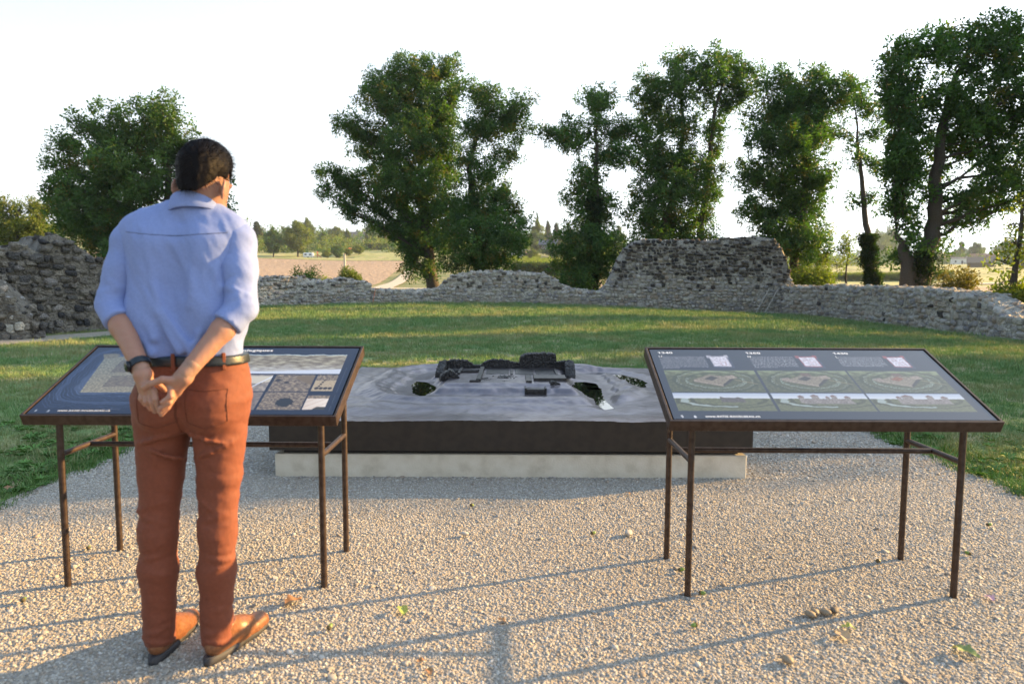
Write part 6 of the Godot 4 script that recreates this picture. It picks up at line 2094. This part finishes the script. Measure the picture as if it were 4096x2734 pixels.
	# right hand, closed round the left
	g.limb(Vector3(-0.972, 1.044, -2.066), Vector3(-0.993, 1.012, -2.052), 0.0265, 0.024, 0.01)
	for f in [[-1.03, 0.978, -2.05], [-1.028, 0.968, -2.058], [-1.022, 0.96, -2.066], [-1.035, 0.99, -2.046]]:
		g.limb(Vector3(-0.995, 1.008, -2.054), Vector3(f[0], f[1], f[2]), 0.021, 0.013, 0.012)
	chain(g, [Vector3(-1.032, 0.978, -2.046), Vector3(-1.02, 0.955, -2.02), Vector3(-1.043, 0.938, -2.016)], 0.0102, 0.008)
	chain(g, [Vector3(-1.03, 0.966, -2.052), Vector3(-1.028, 0.936, -2.026), Vector3(-1.052, 0.92, -2.022)], 0.0102, 0.008)
	chain(g, [Vector3(-1.028, 0.958, -2.06), Vector3(-1.04, 0.925, -2.036), Vector3(-1.062, 0.905, -2.034)], 0.0096, 0.0076)
	chain(g, [Vector3(-1.026, 0.952, -2.066), Vector3(-1.046, 0.915, -2.05), Vector3(-1.066, 0.893, -2.05)], 0.0085, 0.0068)
	chain(g, [Vector3(-1.01, 1.0, -2.042), Vector3(-1.048, 1.004, -2.03), Vector3(-1.08, 0.993, -2.026), Vector3(-1.104, 0.979, -2.032)], 0.0125, 0.0085)
	part("body", shape_of.call([b, hd, g]).mesh(), skin_m, man)

	# shirt
	var t := Field.new(Vector3(-1.42, 1.02, -2.42), Vector3(-0.74, 1.6, -2.08), 0.0062)
	t.limb(Vector3(-1.14, 1.41, -2.245), Vector3(-1.15, 1.2, -2.25), 0.108, 0.1, 0.05)
	t.limb(Vector3(-0.985, 1.41, -2.245), Vector3(-0.985, 1.2, -2.25), 0.106, 0.1, 0.05)
	t.limb(Vector3(-1.15, 1.2, -2.25), Vector3(-1.135, 1.0, -2.255), 0.1, 0.098, 0.05)
	t.limb(Vector3(-0.985, 1.2, -2.25), Vector3(-1.0, 1.0, -2.255), 0.1, 0.094, 0.05)
	t.limb(Vector3(-1.225, 1.44, -2.25), Vector3(-0.915, 1.44, -2.25), 0.05, 0.05, 0.05)
	t.limb(Vector3(-1.04, 1.535, -2.25), Vector3(-1.22, 1.465, -2.25), 0.055, 0.045, 0.05)
	t.limb(Vector3(-1.03, 1.535, -2.25), Vector3(-0.92, 1.465, -2.25), 0.055, 0.045, 0.05)
	var sleeves := Field.new(Vector3(-1.4, 1.08, -2.36), Vector3(-0.77, 1.54, -2.03), 0.0065)
	for i in 2:
		var a: Array = arms[i]
		var cuff: Vector3 = a[1].lerp(a[2], 0.24)
		var sx := -1.0 if i == 0 else 1.0
		sleeves.limb(a[0] + Vector3(-0.09 * sx, 0.035, 0.004), a[0] + Vector3(-0.005 * sx, 0.012, 0), 0.056, 0.059, 0.03)
		sleeves.limb(a[0] + Vector3(-0.005 * sx, 0.012, 0), a[0].lerp(a[1], 0.4), 0.059, 0.054, 0.03)
		sleeves.limb(a[0].lerp(a[1], 0.4), a[1], 0.054, 0.0475, 0.03)
		sleeves.limb(a[1], a[1].lerp(a[2], 0.4), 0.0475, 0.043, 0.02)
		sleeves.limb(a[1].lerp(a[2], 0.06), a[1].lerp(a[2], 0.5), 0.048, 0.048, 0.004)
		# creases gathered above the elbow
		for k in 5:
			var t0 := 0.4 + 0.13 * k
			crease(sleeves, a[0].lerp(a[1], t0), (a[1] - a[0]).normalized(), lerpf(0.055, 0.048, t0) - 0.003, [0.6, -0.4, 0.5, -0.6, 0.35][k] * sx, 0.0055)
	sleeves.rough(func(p: Vector3): return 0.004 * noise_soft.get_noise_3d(p.x * 12.0, p.y * 14.0 + p.x * 8.0, p.z * 12.0))
	sleeves.keep(func(p: Vector3):
		var v := -1.0
		for a in arms:
			var dir: Vector3 = (a[2] - a[1]).normalized()
			var rel: Vector3 = p - a[1].lerp(a[2], 0.27)
			if rel.length() < 0.14: v = maxf(v, rel.dot(dir))
		return v)
	# folds drawn from the shoulder blades and from the armpits to the waist
	var folds := [[-1.14, 1.4, -1.11, 1.2], [-0.99, 1.39, -1.01, 1.22], [-1.2, 1.36, -1.13, 1.12], [-1.17, 1.3, -1.05, 1.08], [-0.93, 1.35, -0.98, 1.14], [-0.92, 1.28, -1.0, 1.1], [-1.1, 1.2, -1.0, 1.06], [-1.19, 1.18, -1.14, 1.07], [-0.93, 1.2, -0.95, 1.08], [-1.02, 1.24, -0.93, 1.12], [-1.22, 1.25, -1.18, 1.1]]
	for f in folds:
		t.limb(Vector3(f[0], f[1], back_of(f[0], f[1])), Vector3(f[2], f[3], back_of(f[2], f[3])), 0.009, 0.013, 0.012)
	t.rough(func(p: Vector3): return 0.006 * noise_soft.get_noise_3d(p.x * 9.0 + p.y * 4.0, p.y * 2.5, p.z * 6.0) + 0.0035 * noise_soft.get_noise_3d(p.x * 24.0 + p.y * 14.0, p.y * 7.0 - p.x * 5.0, p.z * 14.0))
	t.keep(func(p: Vector3):
		var v: float = 1.058 + 0.012 * sin(p.x * 14.0 + 0.5) - p.y - 0.02 * smoothstep(-0.94, -0.9, p.x) - 0.015 * smoothstep(-1.17, -1.23, p.x)
		return maxf(v, p.y - 1.558))
	var seam_m := grain(mat(lin(0.165, 0.215, 0.41), 0.9), M.mottled, 8.0)
	var yoke := PackedVector3Array()
	for k in 25:
		var x := lerpf(-1.215, -0.9, k / 24.0)
		yoke.append(t.back(x, 1.452 - 0.012 * sin(k / 24.0 * PI)) - foot + Vector3(0, GY, 0))
	part("shirt", shape_of.call([t, sleeves]).mesh(), shirt_m, man)
	var seams := Shape.new()
	var thin := PackedFloat32Array()
	thin.resize(yoke.size())
	thin.fill(0.0016)
	seams.tube(yoke, thin, 5)
	part("yoke_seam", seams.mesh(), seam_m, man)
	# collar folded over its stand
	var col := Shape.new()
	var n := 40
	for i in n:
		var a := TAU * i / n
		var open := 1.0 - 0.12 * maxf(0.0, -cos(a))
		var mid := Vector3(-1.04 - foot.x + 0.01, 1.538 + 0.018 * cos(a) + 0.006 * sin(a), -2.245 - foot.z)
		var out := Vector3(sin(a) * 0.068, 0, cos(a) * 0.066) * open
		for q in [[0.9, -0.015], [0.92, 0.022], [0.98, 0.028], [1.06, 0.022], [1.2, -0.012], [1.24, -0.024], [1.17, -0.026], [1.02, 0.0]]:
			col.put(mid + out * float(q[0]) + Vector3.UP * float(q[1]))
	for i in n:
		var i2 := (i + 1) % n
		for k in 8:
			var k2 := (k + 1) % 8
			col.quad(i * 8 + k, i * 8 + k2, i2 * 8 + k2, i2 * 8 + k)
	part("collar", col.mesh(), shirt_m, man)

	# trousers
	var p := Field.new(Vector3(-1.32, 0.04, -2.42), Vector3(-0.83, 1.08, -2.07), 0.007)
	var legs := [[-1.152, -1.194, -1.218], [-0.987, -0.994, -1.022]]
	var waist_shape := func(f: Field, more: float) -> void:
		f.limb(Vector3(-1.115, 1.12, -2.26), Vector3(-1.135, 0.93, -2.265), 0.097 + more, 0.115 + more, 0.05)
		f.limb(Vector3(-1.0, 1.12, -2.26), Vector3(-0.99, 0.93, -2.265), 0.097 + more, 0.115 + more, 0.05)
	waist_shape.call(p, 0.0)
	for i in 2:
		var s: Array = legs[i]
		p.egg(Vector3(s[0] + (0.012 if i == 0 else -0.002), 0.885, -2.225), Vector3(0.092, 0.105, 0.098), Basis.IDENTITY, 0.04)
		p.limb(Vector3(s[0] + (-0.012 if i == 0 else 0.008), 0.9, -2.26), Vector3(s[1] + (0.012 if i == 0 else 0.01), 0.65, -2.255), 0.099, 0.071, 0.012)
		p.limb(Vector3(s[1] + (0.014 if i == 0 else 0.008), 0.65, -2.255), Vector3(s[1], 0.455, -2.245), 0.071, 0.0575, 0.012)
		p.limb(Vector3(s[1], 0.455, -2.245), Vector3(s[1] - 0.008, 0.32, -2.25), 0.0575, 0.058, 0.03)
		p.limb(Vector3(s[1] - 0.008, 0.32, -2.25), Vector3(s[2], 0.06, -2.272), 0.058, 0.051, 0.03)
		# creases: behind the knee, under the seat, stacked over the shoe
		var shank := Vector3(s[1] - s[2], 0.39, 0.02).normalized()
		for k in 7:
			var y: float = [0.56, 0.52, 0.485, 0.455, 0.42, 0.385, 0.34][k]
			crease(p, Vector3(s[1], y, -2.247), shank, 0.056 if y < 0.47 else 0.059, [0.5, -0.4, 0.25, -0.5, 0.35, 0.2, -0.45][k] * (1.0 if i == 0 else -1.0), 0.0048)
		for k in 4:
			var y: float = [0.19, 0.15, 0.115, 0.08][k]
			crease(p, Vector3(lerpf(s[2], s[1], (y - 0.06) / 0.26), y, -2.268), shank, 0.051, [0.35, -0.45, 0.3, -0.2][k], 0.0065)
		crease(p, Vector3(s[0], 0.79, -2.25), Vector3.UP, 0.092, 0.3 if i == 0 else -0.3, 0.006)
		crease(p, Vector3(s[0] + 0.004, 0.745, -2.252), Vector3.UP, 0.084, -0.4 if i == 0 else 0.4, 0.005)
	p.rough(func(q: Vector3): return 0.0045 * noise_soft.get_noise_3d(q.x * 8.0, q.y * 16.0 + q.x * 4.0, q.z * 8.0) + 0.0022 * noise_soft.get_noise_3d(q.x * 20.0, q.y * 40.0, q.z * 14.0))
	p.keep(func(q: Vector3): return maxf(q.y - 1.052, 0.052 - q.y))
	var thread := mat(lin(0.11, 0.03, 0.014), 0.9)
	for x0 in [-1.19, -1.035]:
		var line := PackedVector3Array()
		for q in [[0.0, 0.955], [0.06, 0.952], [0.122, 0.955], [0.122, 0.9], [0.12, 0.85], [0.06, 0.832], [0.002, 0.85], [0.0, 0.9], [0.0, 0.955]]:
			line.append(Vector3(x0 + q[0], q[1], 0))
		var on := PackedVector3Array()
		var rr := PackedFloat32Array()
		for k in 65:
			var q := along(line, k / 64.0)
			on.append(p.back(q.x, q.y) - foot + Vector3(0, GY, 0))
			rr.append(0.0018)
		var ps := Shape.new()
		ps.tube(on, rr, 5)
		part("back_pocket", ps.mesh(), thread, man)
	var mid_line := PackedVector3Array()
	var mid_r := PackedFloat32Array()
	for k in 24:
		mid_line.append(p.back(-1.073, lerpf(1.02, 0.81, k / 23.0)) - foot + Vector3(0, GY, 0))
		mid_r.append(0.0018)
	var cs := Shape.new()
	cs.tube(mid_line, mid_r, 5)
	part("centre_seam", cs.mesh(), thread, man)
	part("trousers", shape_of.call([p]).mesh(), trouser_m, man)
	var be := Field.new(Vector3(-1.3, 1.0, -2.42), Vector3(-0.82, 1.1, -2.1), 0.006)
	waist_shape.call(be, 0.009)
	be.keep(func(q: Vector3): return absf(q.y - 1.043) - 0.0165)
	part("belt", shape_of.call([be]).mesh(), belt_m, man)
	for x in [-1.165, -1.073, -0.925]:
		var lo := Shape.new()
		var z: float = -2.26 + sqrt(maxf(0.0, 0.108 * 0.108 - pow(maxf(absf(x + 1.0575) - 0.0575, 0.0), 2.0))) + 0.004
		lo.bevel_box(Vector3(-0.006, 0.0, -0.004), Vector3(0.006, 0.055, 0.004), 0.002)
		part("belt_loop", lo.mesh(), trouser_m, man, Transform3D(Basis(Vector3.UP, clampf((x + 1.0575) * 5.0, -0.7, 0.7)), Vector3(x, 1.015, z) - foot + Vector3(0, GY, 0)))

	# shoes
	for i in 2:
		var heel: Vector3 = [Vector3(-1.217, 0, -2.25), Vector3(-1.02, 0, -2.245)][i]
		var yaw: float = [0.02, -0.3][i]
		var fb := Basis(Vector3.UP, yaw)
		var q := func(x: float, y: float, z: float) -> Vector3: return heel + fb * Vector3(x, y, z)
		var lo: Vector3 = heel.min(q.call(0, 0, -0.3)) - Vector3(0.08, 0.01, 0.06)
		var hi: Vector3 = heel.max(q.call(0, 0, -0.3)) + Vector3(0.08, 0.15, 0.06)
		var u := Field.new(lo, hi, 0.0055)
		u.limb(q.call(0, 0.05, -0.005), q.call(0.002, 0.045, -0.12), 0.034, 0.038, 0.03)
		u.limb(q.call(0, 0.04, -0.12), q.call(0.006, 0.035, -0.225), 0.04, 0.033, 0.03)
		u.limb(q.call(0.012, 0.03, -0.18), q.call(0.012, 0.028, -0.235), 0.035, 0.026, 0.02)
		u.limb(q.call(0, 0.09, -0.02), q.call(0, 0.1, -0.05), 0.035, 0.035, 0.03)
		u.limb(q.call(0, 0.1, -0.05), q.call(0.003, 0.062, -0.14), 0.03, 0.03, 0.03)
		u.keep(func(w: Vector3): return maxf(0.022 - w.y, w.y - 0.115))
		var sh := shape_of.call([u]) as Shape
		var shoe := part("shoe", sh.mesh(), leather, man)
		var sl := Shape.new()
		var ring := 28
		for lev in 3:
			for k in ring:
				var a := TAU * k / ring
				var z := -0.115 + cos(a) * 0.158
				var wide := (0.042 if z < -0.12 else 0.036) * (1.0 - 0.18 * smoothstep(-0.08, -0.14, z) * smoothstep(-0.2, -0.12, z))
				var x := signf(sin(a)) * pow(absf(sin(a)), 0.75) * wide + 0.006 * smoothstep(-0.1, -0.25, z)
				var y: float = [0.0, 0.012, 0.027][lev]
				sl.put(q.call(x * (0.96 if lev == 0 else 1.0), y, z) - foot + Vector3(0, GY, 0))
		for lev in 2:
			for k in ring:
				var k2 := (k + 1) % ring
				sl.quad(lev * ring + k, (lev + 1) * ring + k, (lev + 1) * ring + k2, lev * ring + k2)
		for k in range(1, ring - 1):
			sl.tri(2 * ring, 2 * ring + k + 1, 2 * ring + k)
			sl.tri(0, k, k + 1)
		part("sole", sl.mesh(), sole_m, shoe)

	# wrist watch on the left arm
	var wd: Vector3 = (arms[0][2] - arms[0][1]).normalized()
	var wc: Vector3 = arms[0][1].lerp(arms[0][2], 0.93) - foot + Vector3(0, GY, 0)
	var wx := wd.cross(Vector3(0, 0.5, 1)).normalized()
	var wy := wd.cross(wx)
	var band := Shape.new()
	for i in 24:
		var a := TAU * i / 24
		var o := wx * cos(a) + wy * sin(a)
		for k in [[0.0285, -0.011], [0.0325, -0.0105], [0.0325, 0.0105], [0.0285, 0.011]]:
			band.put(wc + o * float(k[0]) + wd * float(k[1]))
	for i in 24:
		var i2 := (i + 1) % 24
		for k in 4:
			var k2 := (k + 1) % 4
			band.quad(i * 4 + k, i * 4 + k2, i2 * 4 + k2, i2 * 4 + k)
	var watch := part("watch_band", band.mesh(), belt_m, man)
	var dial := Shape.new()
	var side := (wx * 0.75 + wy * -0.65).normalized()
	dial.tube(PackedVector3Array([wc + side * 0.03, wc + side * 0.039]), PackedFloat32Array([0.0175, 0.0165]), 20)
	part("watch_case", dial.mesh(), mat(lin(0.02, 0.022, 0.028), 0.2, 0.5), watch)

	# hair: a cap with a soft uneven surface, and loose strands over it
	var hr := Field.new(Vector3(-1.14, 1.55, -2.42), Vector3(-0.86, 1.82, -2.08), 0.0055)
	hr.egg(H.call(0, 0.018, 0.008), Vector3(0.077, 0.096, 0.102), hf, 0.01)
	hr.egg(H.call(0, -0.05, 0.05), Vector3(0.06, 0.07, 0.046), hf, 0.03)
	hr.egg(H.call(0.006, 0.076, -0.012), Vector3(0.056, 0.045, 0.065), hf, 0.03)
	var inv := hf.inverse()
	hr.rough(func(w: Vector3):
		var l: Vector3 = inv * (w - hc)
		return 0.004 * noise_soft.get_noise_3d(l.x * 40.0, l.y * 12.0, l.z * 40.0) + 0.002 * noise_soft.get_noise_3d(l.x * 110.0, l.y * 25.0, l.z * 110.0))
	hr.keep(func(w: Vector3):
		var l: Vector3 = inv * (w - hc)
		var line := -0.1 + clampf((0.082 - l.z) * 1.5, 0.0, 0.092) + 1.1 * maxf(0.0, -0.035 - l.z) + 0.007 * noise_soft.get_noise_2d(l.x * 60.0, 3.0) - 0.012 * maxf(0.0, 1.0 - absf(absf(l.x) - 0.025) * 60.0) * smoothstep(0.04, 0.08, l.z)
		var ear := 0.03 - Vector3(absf(l.x) - 0.085, l.y + 0.048, l.z - 0.01).length()
		var temple := minf(minf(absf(l.x) - 0.045, -0.012 - l.z), 0.03 - l.y)
		return maxf(maxf(line - l.y, ear), temple))
	hr.rough(func(w: Vector3):
		var l: Vector3 = inv * (w - hc)
		return 0.008 * smoothstep(0.03, -0.07, l.y))
	var hs := shape_of.call([hr]) as Shape
	part("hair", hs.mesh(), hair_m, man)
	var st := Shape.new()
	var nn := hs.normals()
	var r := RandomNumberGenerator.new()
	r.seed = 77
	var centre := hc - foot + Vector3(0, GY, 0)
	for i in 2600:
		var k := r.randi() % hs.v.size()
		var l: Vector3 = inv * (hs.v[k] - centre)
		var crown := hf * Vector3(l.x * 1.2, 0.0, l.z - 0.03)
		var flow := (crown.normalized() * 0.7 + Vector3.DOWN * clampf(0.4 - l.y * 6.0, 0.0, 1.2) + nn[k] * r.randf_range(0.05, 0.35) + Vector3(r.randf_range(-1, 1), r.randf_range(-1, 1), r.randf_range(-1, 1)) * 0.25).normalized()
		var len := r.randf_range(0.012, 0.028)
		var sd := flow.cross(nn[k]).normalized() * 0.0007
		var a := st.put(hs.v[k] - nn[k] * 0.002 - sd)
		st.put(hs.v[k] - nn[k] * 0.002 + sd)
		st.put(hs.v[k] + flow * len)
		st.tri(a, a + 1, a + 2)
	var strands := part("hair_strands", st.mesh(), hair_m, man)
	strands.set_meta("kind", "stuff")


# where the back of the shirt lies
func back_of(x: float, y: float) -> float:
	var q := absf(x + 1.06) - 0.08
	return -2.25 + sqrt(maxf(0.0004, 0.104 * 0.104 - maxf(q, 0.0) * maxf(q, 0.0))) - 0.004 + 0.0 * y


func chain(f: Field, joints: Array, r0: float, r1: float) -> void:
	for i in joints.size() - 1:
		var t0 := float(i) / (joints.size() - 1)
		var t1 := float(i + 1) / (joints.size() - 1)
		f.limb(joints[i], joints[i + 1], lerpf(r0, r1, t0), lerpf(r0, r1, t1), 0.004)


# a soft fold running round the back of a limb
func crease(f: Field, m: Vector3, axis: Vector3, r: float, tilt: float, thick: float) -> void:
	var side := axis.cross(Vector3(0, 0, 1)).normalized()
	var back := side.cross(axis).normalized()
	if back.z < 0: back = -back
	var last := Vector3.ZERO
	var from := -1.2 if sin(m.y * 91.0) > -0.2 else -0.5
	var to := 1.2 if sin(m.y * 57.0 + m.x * 9.0) > -0.2 else 0.6
	for k in 7:
		var a := lerpf(from, to, k / 6.0)
		var p := m + (side * sin(a) + back * cos(a)) * (r - 0.35 * thick) + axis * tilt * r * sin(a)
		if k > 0: f.limb(last, p, thick * (0.3 + 0.7 * sin(PI * (k - 1) / 6.0)), thick * (0.3 + 0.7 * sin(PI * k / 6.0)), 0.012)
		last = p


func acorn(label: String, at: Vector3) -> void:
	rng.seed = hash(label)
	var o := thing("acorn", label, "acorn", at + Vector3(0, GY + 0.018, 0), "acorns fallen on the gravel")
	o.basis = Basis.from_euler(Vector3(rng.randf_range(-0.4, 0.4), rng.randf() * TAU, PI / 2 + rng.randf_range(-0.3, 0.3)))
	var s := Shape.new()
	var path := PackedVector3Array()
	var rad := PackedFloat32Array()
	for k in 8:
		var t := k / 7.0
		path.append(Vector3(0, -0.011 + 0.026 * t, 0))
		rad.append(0.0088 * sqrt(maxf(0.01, 1.0 - pow(t, 3.0))) * (0.75 + 0.25 * minf(1.0, t * 4.0)))
	s.tube(path, rad, 12)
	part("nut", s.mesh(), M.acorn if rng.randf() < 0.8 else M.acorn_brown, o)
	s = Shape.new()
	s.tube(PackedVector3Array([Vector3(0, -0.015, 0), Vector3(0, -0.0125, 0), Vector3(0, -0.006, 0), Vector3(0, -0.004, 0)]), PackedFloat32Array([0.004, 0.008, 0.0097, 0.0092]), 12)
	part("cup", s.mesh(), M.cup, o)


func fallen_leaf(label: String, at: Vector3, tone: String, size: float, turn: float) -> void:
	rng.seed = hash(label)
	var s := Shape.new()
	var n := 16
	var lobes := 0.0 if tone == "pink" else 0.3
	for side in [-1.0, 1.0]:
		var first := s.v.size()
		for k in n + 1:
			var t := float(k) / n
			var w := 0.36 * sin(PI * pow(t, 0.8)) * (1.0 - lobes * (0.5 + 0.5 * cos(t * TAU * 3.5))) + 0.01
			var y := 0.1 * sin(t * PI) + 0.04 * sin(t * 9.0 + size * 100.0)
			s.put(Vector3(0, y, t - 0.5) * size * 1.7)
			s.put(Vector3(side * w, y + w * 0.35 + 0.05 * sin(t * 13.0 + side), t - 0.5) * size * 1.7)
		for k in n:
			var a := first + 2 * k
			if side > 0: s.quad(a, a + 2, a + 3, a + 1)
			else: s.quad(a, a + 1, a + 3, a + 2)
	lone("fallen_leaf" if tone != "pink" else "petal", s.mesh(), M["leaf_" + tone], label, "leaf", Transform3D(Basis.from_euler(Vector3(rng.randf_range(-0.15, 0.15), turn, rng.randf_range(-0.15, 0.15))), at + Vector3(0, GY + 0.014, 0)), "leaves fallen on the gravel")


func pebble(label: String, at: Vector3, tone: String, size: float) -> void:
	rng.seed = hash(label)
	lone("pebble", stone_mesh(rng.randi() % 1000, 0.95, 0.08), M["stone_" + tone], label, "pebble", Transform3D(Basis.from_euler(Vector3(0, rng.randf() * TAU, rng.randf_range(-0.2, 0.2))) * Basis.from_scale(Vector3(size * 1.4, size * 0.72, size)), at + Vector3(0, GY + 0.018, 0)), "large pebbles on the gravel")


func make_small_things() -> void:
	M.acorn = mat(lin(0.14, 0.22, 0.035), 0.35)
	M.acorn_brown = mat(lin(0.2, 0.14, 0.05), 0.35)
	M.cup = grain(mat(lin(0.13, 0.11, 0.06), 0.9), M.speckle, 12.0)
	for t in [["green", 0.12, 0.2, 0.06], ["lime", 0.25, 0.32, 0.06], ["tan", 0.34, 0.25, 0.17], ["brown", 0.22, 0.11, 0.05], ["pink", 0.45, 0.25, 0.38]]:
		var m := mat(lin(t[1], t[2], t[3]), 0.6)
		m.backlight_enabled = true
		m.backlight = Color(0.4, 0.4, 0.3)
		M["leaf_" + t[0]] = m
	for t in [["tan", 0.36, 0.3, 0.22], ["dark", 0.16, 0.14, 0.12], ["white", 0.62, 0.6, 0.56]]:
		M["stone_" + t[0]] = grain(mat(lin(t[1], t[2], t[3]), 0.7), M.speckle, 9.0)
	# ladder leaning on the wall under the keep fragment
	var grey := grain(mat(lin(0.36, 0.35, 0.33), 0.7), M.mottled, 2.0)
	var y0 := ground_at(12.4, -34.5)
	var l := thing("ladder", "old grey ladder leaning against the foot of the keep wall", "ladder", Vector3(12.5, y0, -34.5))
	var a := [Vector3(-0.2, 0, 0), Vector3(0.66, 1.3, -0.55)]
	var b := [Vector3(0.24, 0, 0.05), Vector3(1.1, 1.3, -0.5)]
	for r in [a, b]:
		var s := Shape.new()
		s.tube(PackedVector3Array([r[0], r[1]]), PackedFloat32Array([0.036, 0.034]), 6)
		part("rail", s.mesh(), grey, l)
	for k in 8:
		var t := (k + 0.6) / 8.3
		var s := Shape.new()
		s.tube(PackedVector3Array([a[0].lerp(a[1], t), b[0].lerp(b[1], t)]), PackedFloat32Array([0.017, 0.017]), 6)
		part("rung", s.mesh(), grey, l)
	# orange rod at the low place of the wall
	var o := thing("marker_rod", "thin orange rod leaning on the low back wall", "rod", Vector3(-7.06, ground_at(-7.06, -35.0), -35.05))
	var s := Shape.new()
	s.tube(PackedVector3Array([Vector3(-0.06, 0, 0.12), Vector3(0.0, 0.4, 0.06), Vector3(0.07, 0.78, 0.02)]), PackedFloat32Array([0.014, 0.014, 0.013]), 8)
	part("rod", s.mesh(), mat(lin(0.55, 0.17, 0.09), 0.6), o)
	s = Shape.new()
	s.tube(PackedVector3Array([Vector3(0.069, 0.775, 0.02), Vector3(0.076, 0.84, 0.016)]), PackedFloat32Array([0.0155, 0.0155]), 8)
	part("tip", s.mesh(), mat(lin(0.6, 0.58, 0.55), 0.6), o)
	acorn("green acorn beside the rear right leg of the right panel", Vector3(1.706, 0, -3.071))
	acorn("green acorn right of the right panel's outer legs", Vector3(2.185, 0, -3.168))
	acorn("dark green acorn nearest the grass on the right", Vector3(2.559, 0, -3.558))
	acorn("brown and green acorn just right of the right panel's left front leg", Vector3(0.795, 0, -2.735))
	acorn("green acorn in front of the right panel's left front leg", Vector3(0.690, 0, -2.468))
	acorn("small green acorn near the concrete plinth", Vector3(-0.226, 0, -3.844))
	acorn("yellowish acorn on the gravel between the two panels", Vector3(0.422, 0, -3.413))
	acorn("green acorn between the two left legs of the right panel", Vector3(0.765, 0, -2.967))
	acorn("green acorn on the lit gravel right of the man's right shoe", Vector3(-0.675, 0, -2.447))
	acorn("pale green acorn between the left panel's left legs", Vector3(-2.039, 0, -3.196))
	acorn("green acorn left of the left panel's outer front leg", Vector3(-1.966, 0, -2.654))
	fallen_leaf("green oak leaf lying in the shade, nearest the bottom right", Vector3(1.593, 0, -2.286), "green", 0.055, 0.5)
	fallen_leaf("small yellow-green leaf in front of the right panel", Vector3(1.268, 0, -2.461), "lime", 0.030, 1.2)
	fallen_leaf("pale brown dry leaf below the small yellow-green leaf", Vector3(1.214, 0, -2.394), "tan", 0.045, 0.2)
	fallen_leaf("curled brown oak leaf beside the left panel's right front leg", Vector3(-0.876, 0, -2.650), "brown", 0.050, 2.6)
	fallen_leaf("fresh green leaf on the sunlit gravel in the middle", Vector3(-0.424, 0, -2.580), "lime", 0.040, 0.3)
	fallen_leaf("orange-brown leaf scrap on the sunlit gravel", Vector3(-0.034, 0, -2.504), "brown", 0.022, 1.0)
	fallen_leaf("small brown leaf scrap, upper of the two near the bottom edge", Vector3(-0.304, 0, -2.221), "brown", 0.020, 2.0)
	fallen_leaf("brown leaf scrap, lower of the two near the bottom edge", Vector3(-0.270, 0, -2.158), "brown", 0.026, 0.4)
	fallen_leaf("small faded pink petal right of the right panel's outer leg", Vector3(1.969, 0, -2.706), "pink", 0.028, 0.1)
	fallen_leaf("dry brown leaf on the grass edge at the far left", Vector3(-3.093, 0, -4.120), "brown", 0.060, 0.3)
	fallen_leaf("dry leaf on the gravel right at the plinth's foot", Vector3(0.714, 0, -4.084), "brown", 0.024, 0.8)
	pebble("tan pebble, leftmost of the row of four large pebbles", Vector3(1.166, 0, -2.558), "tan", 0.030)
	pebble("tan pebble touching the leftmost of the four large pebbles", Vector3(1.192, 0, -2.577), "tan", 0.028)
	pebble("grey-brown pebble, third of the row of four large pebbles", Vector3(1.233, 0, -2.573), "tan", 0.030)
	pebble("dark pebble, rightmost of the row of four large pebbles", Vector3(1.276, 0, -2.590), "dark", 0.030)
	pebble("white pebble standing out on the gravel between the panels", Vector3(-0.238, 0, -3.395), "white", 0.026)
	pebble("pale round stone behind the right panel's left rear leg", Vector3(0.603, 0, -3.415), "white", 0.036)
	pebble("long tan pebble in the shade at the bottom right", Vector3(0.948, 0, -2.236), "tan", 0.032)
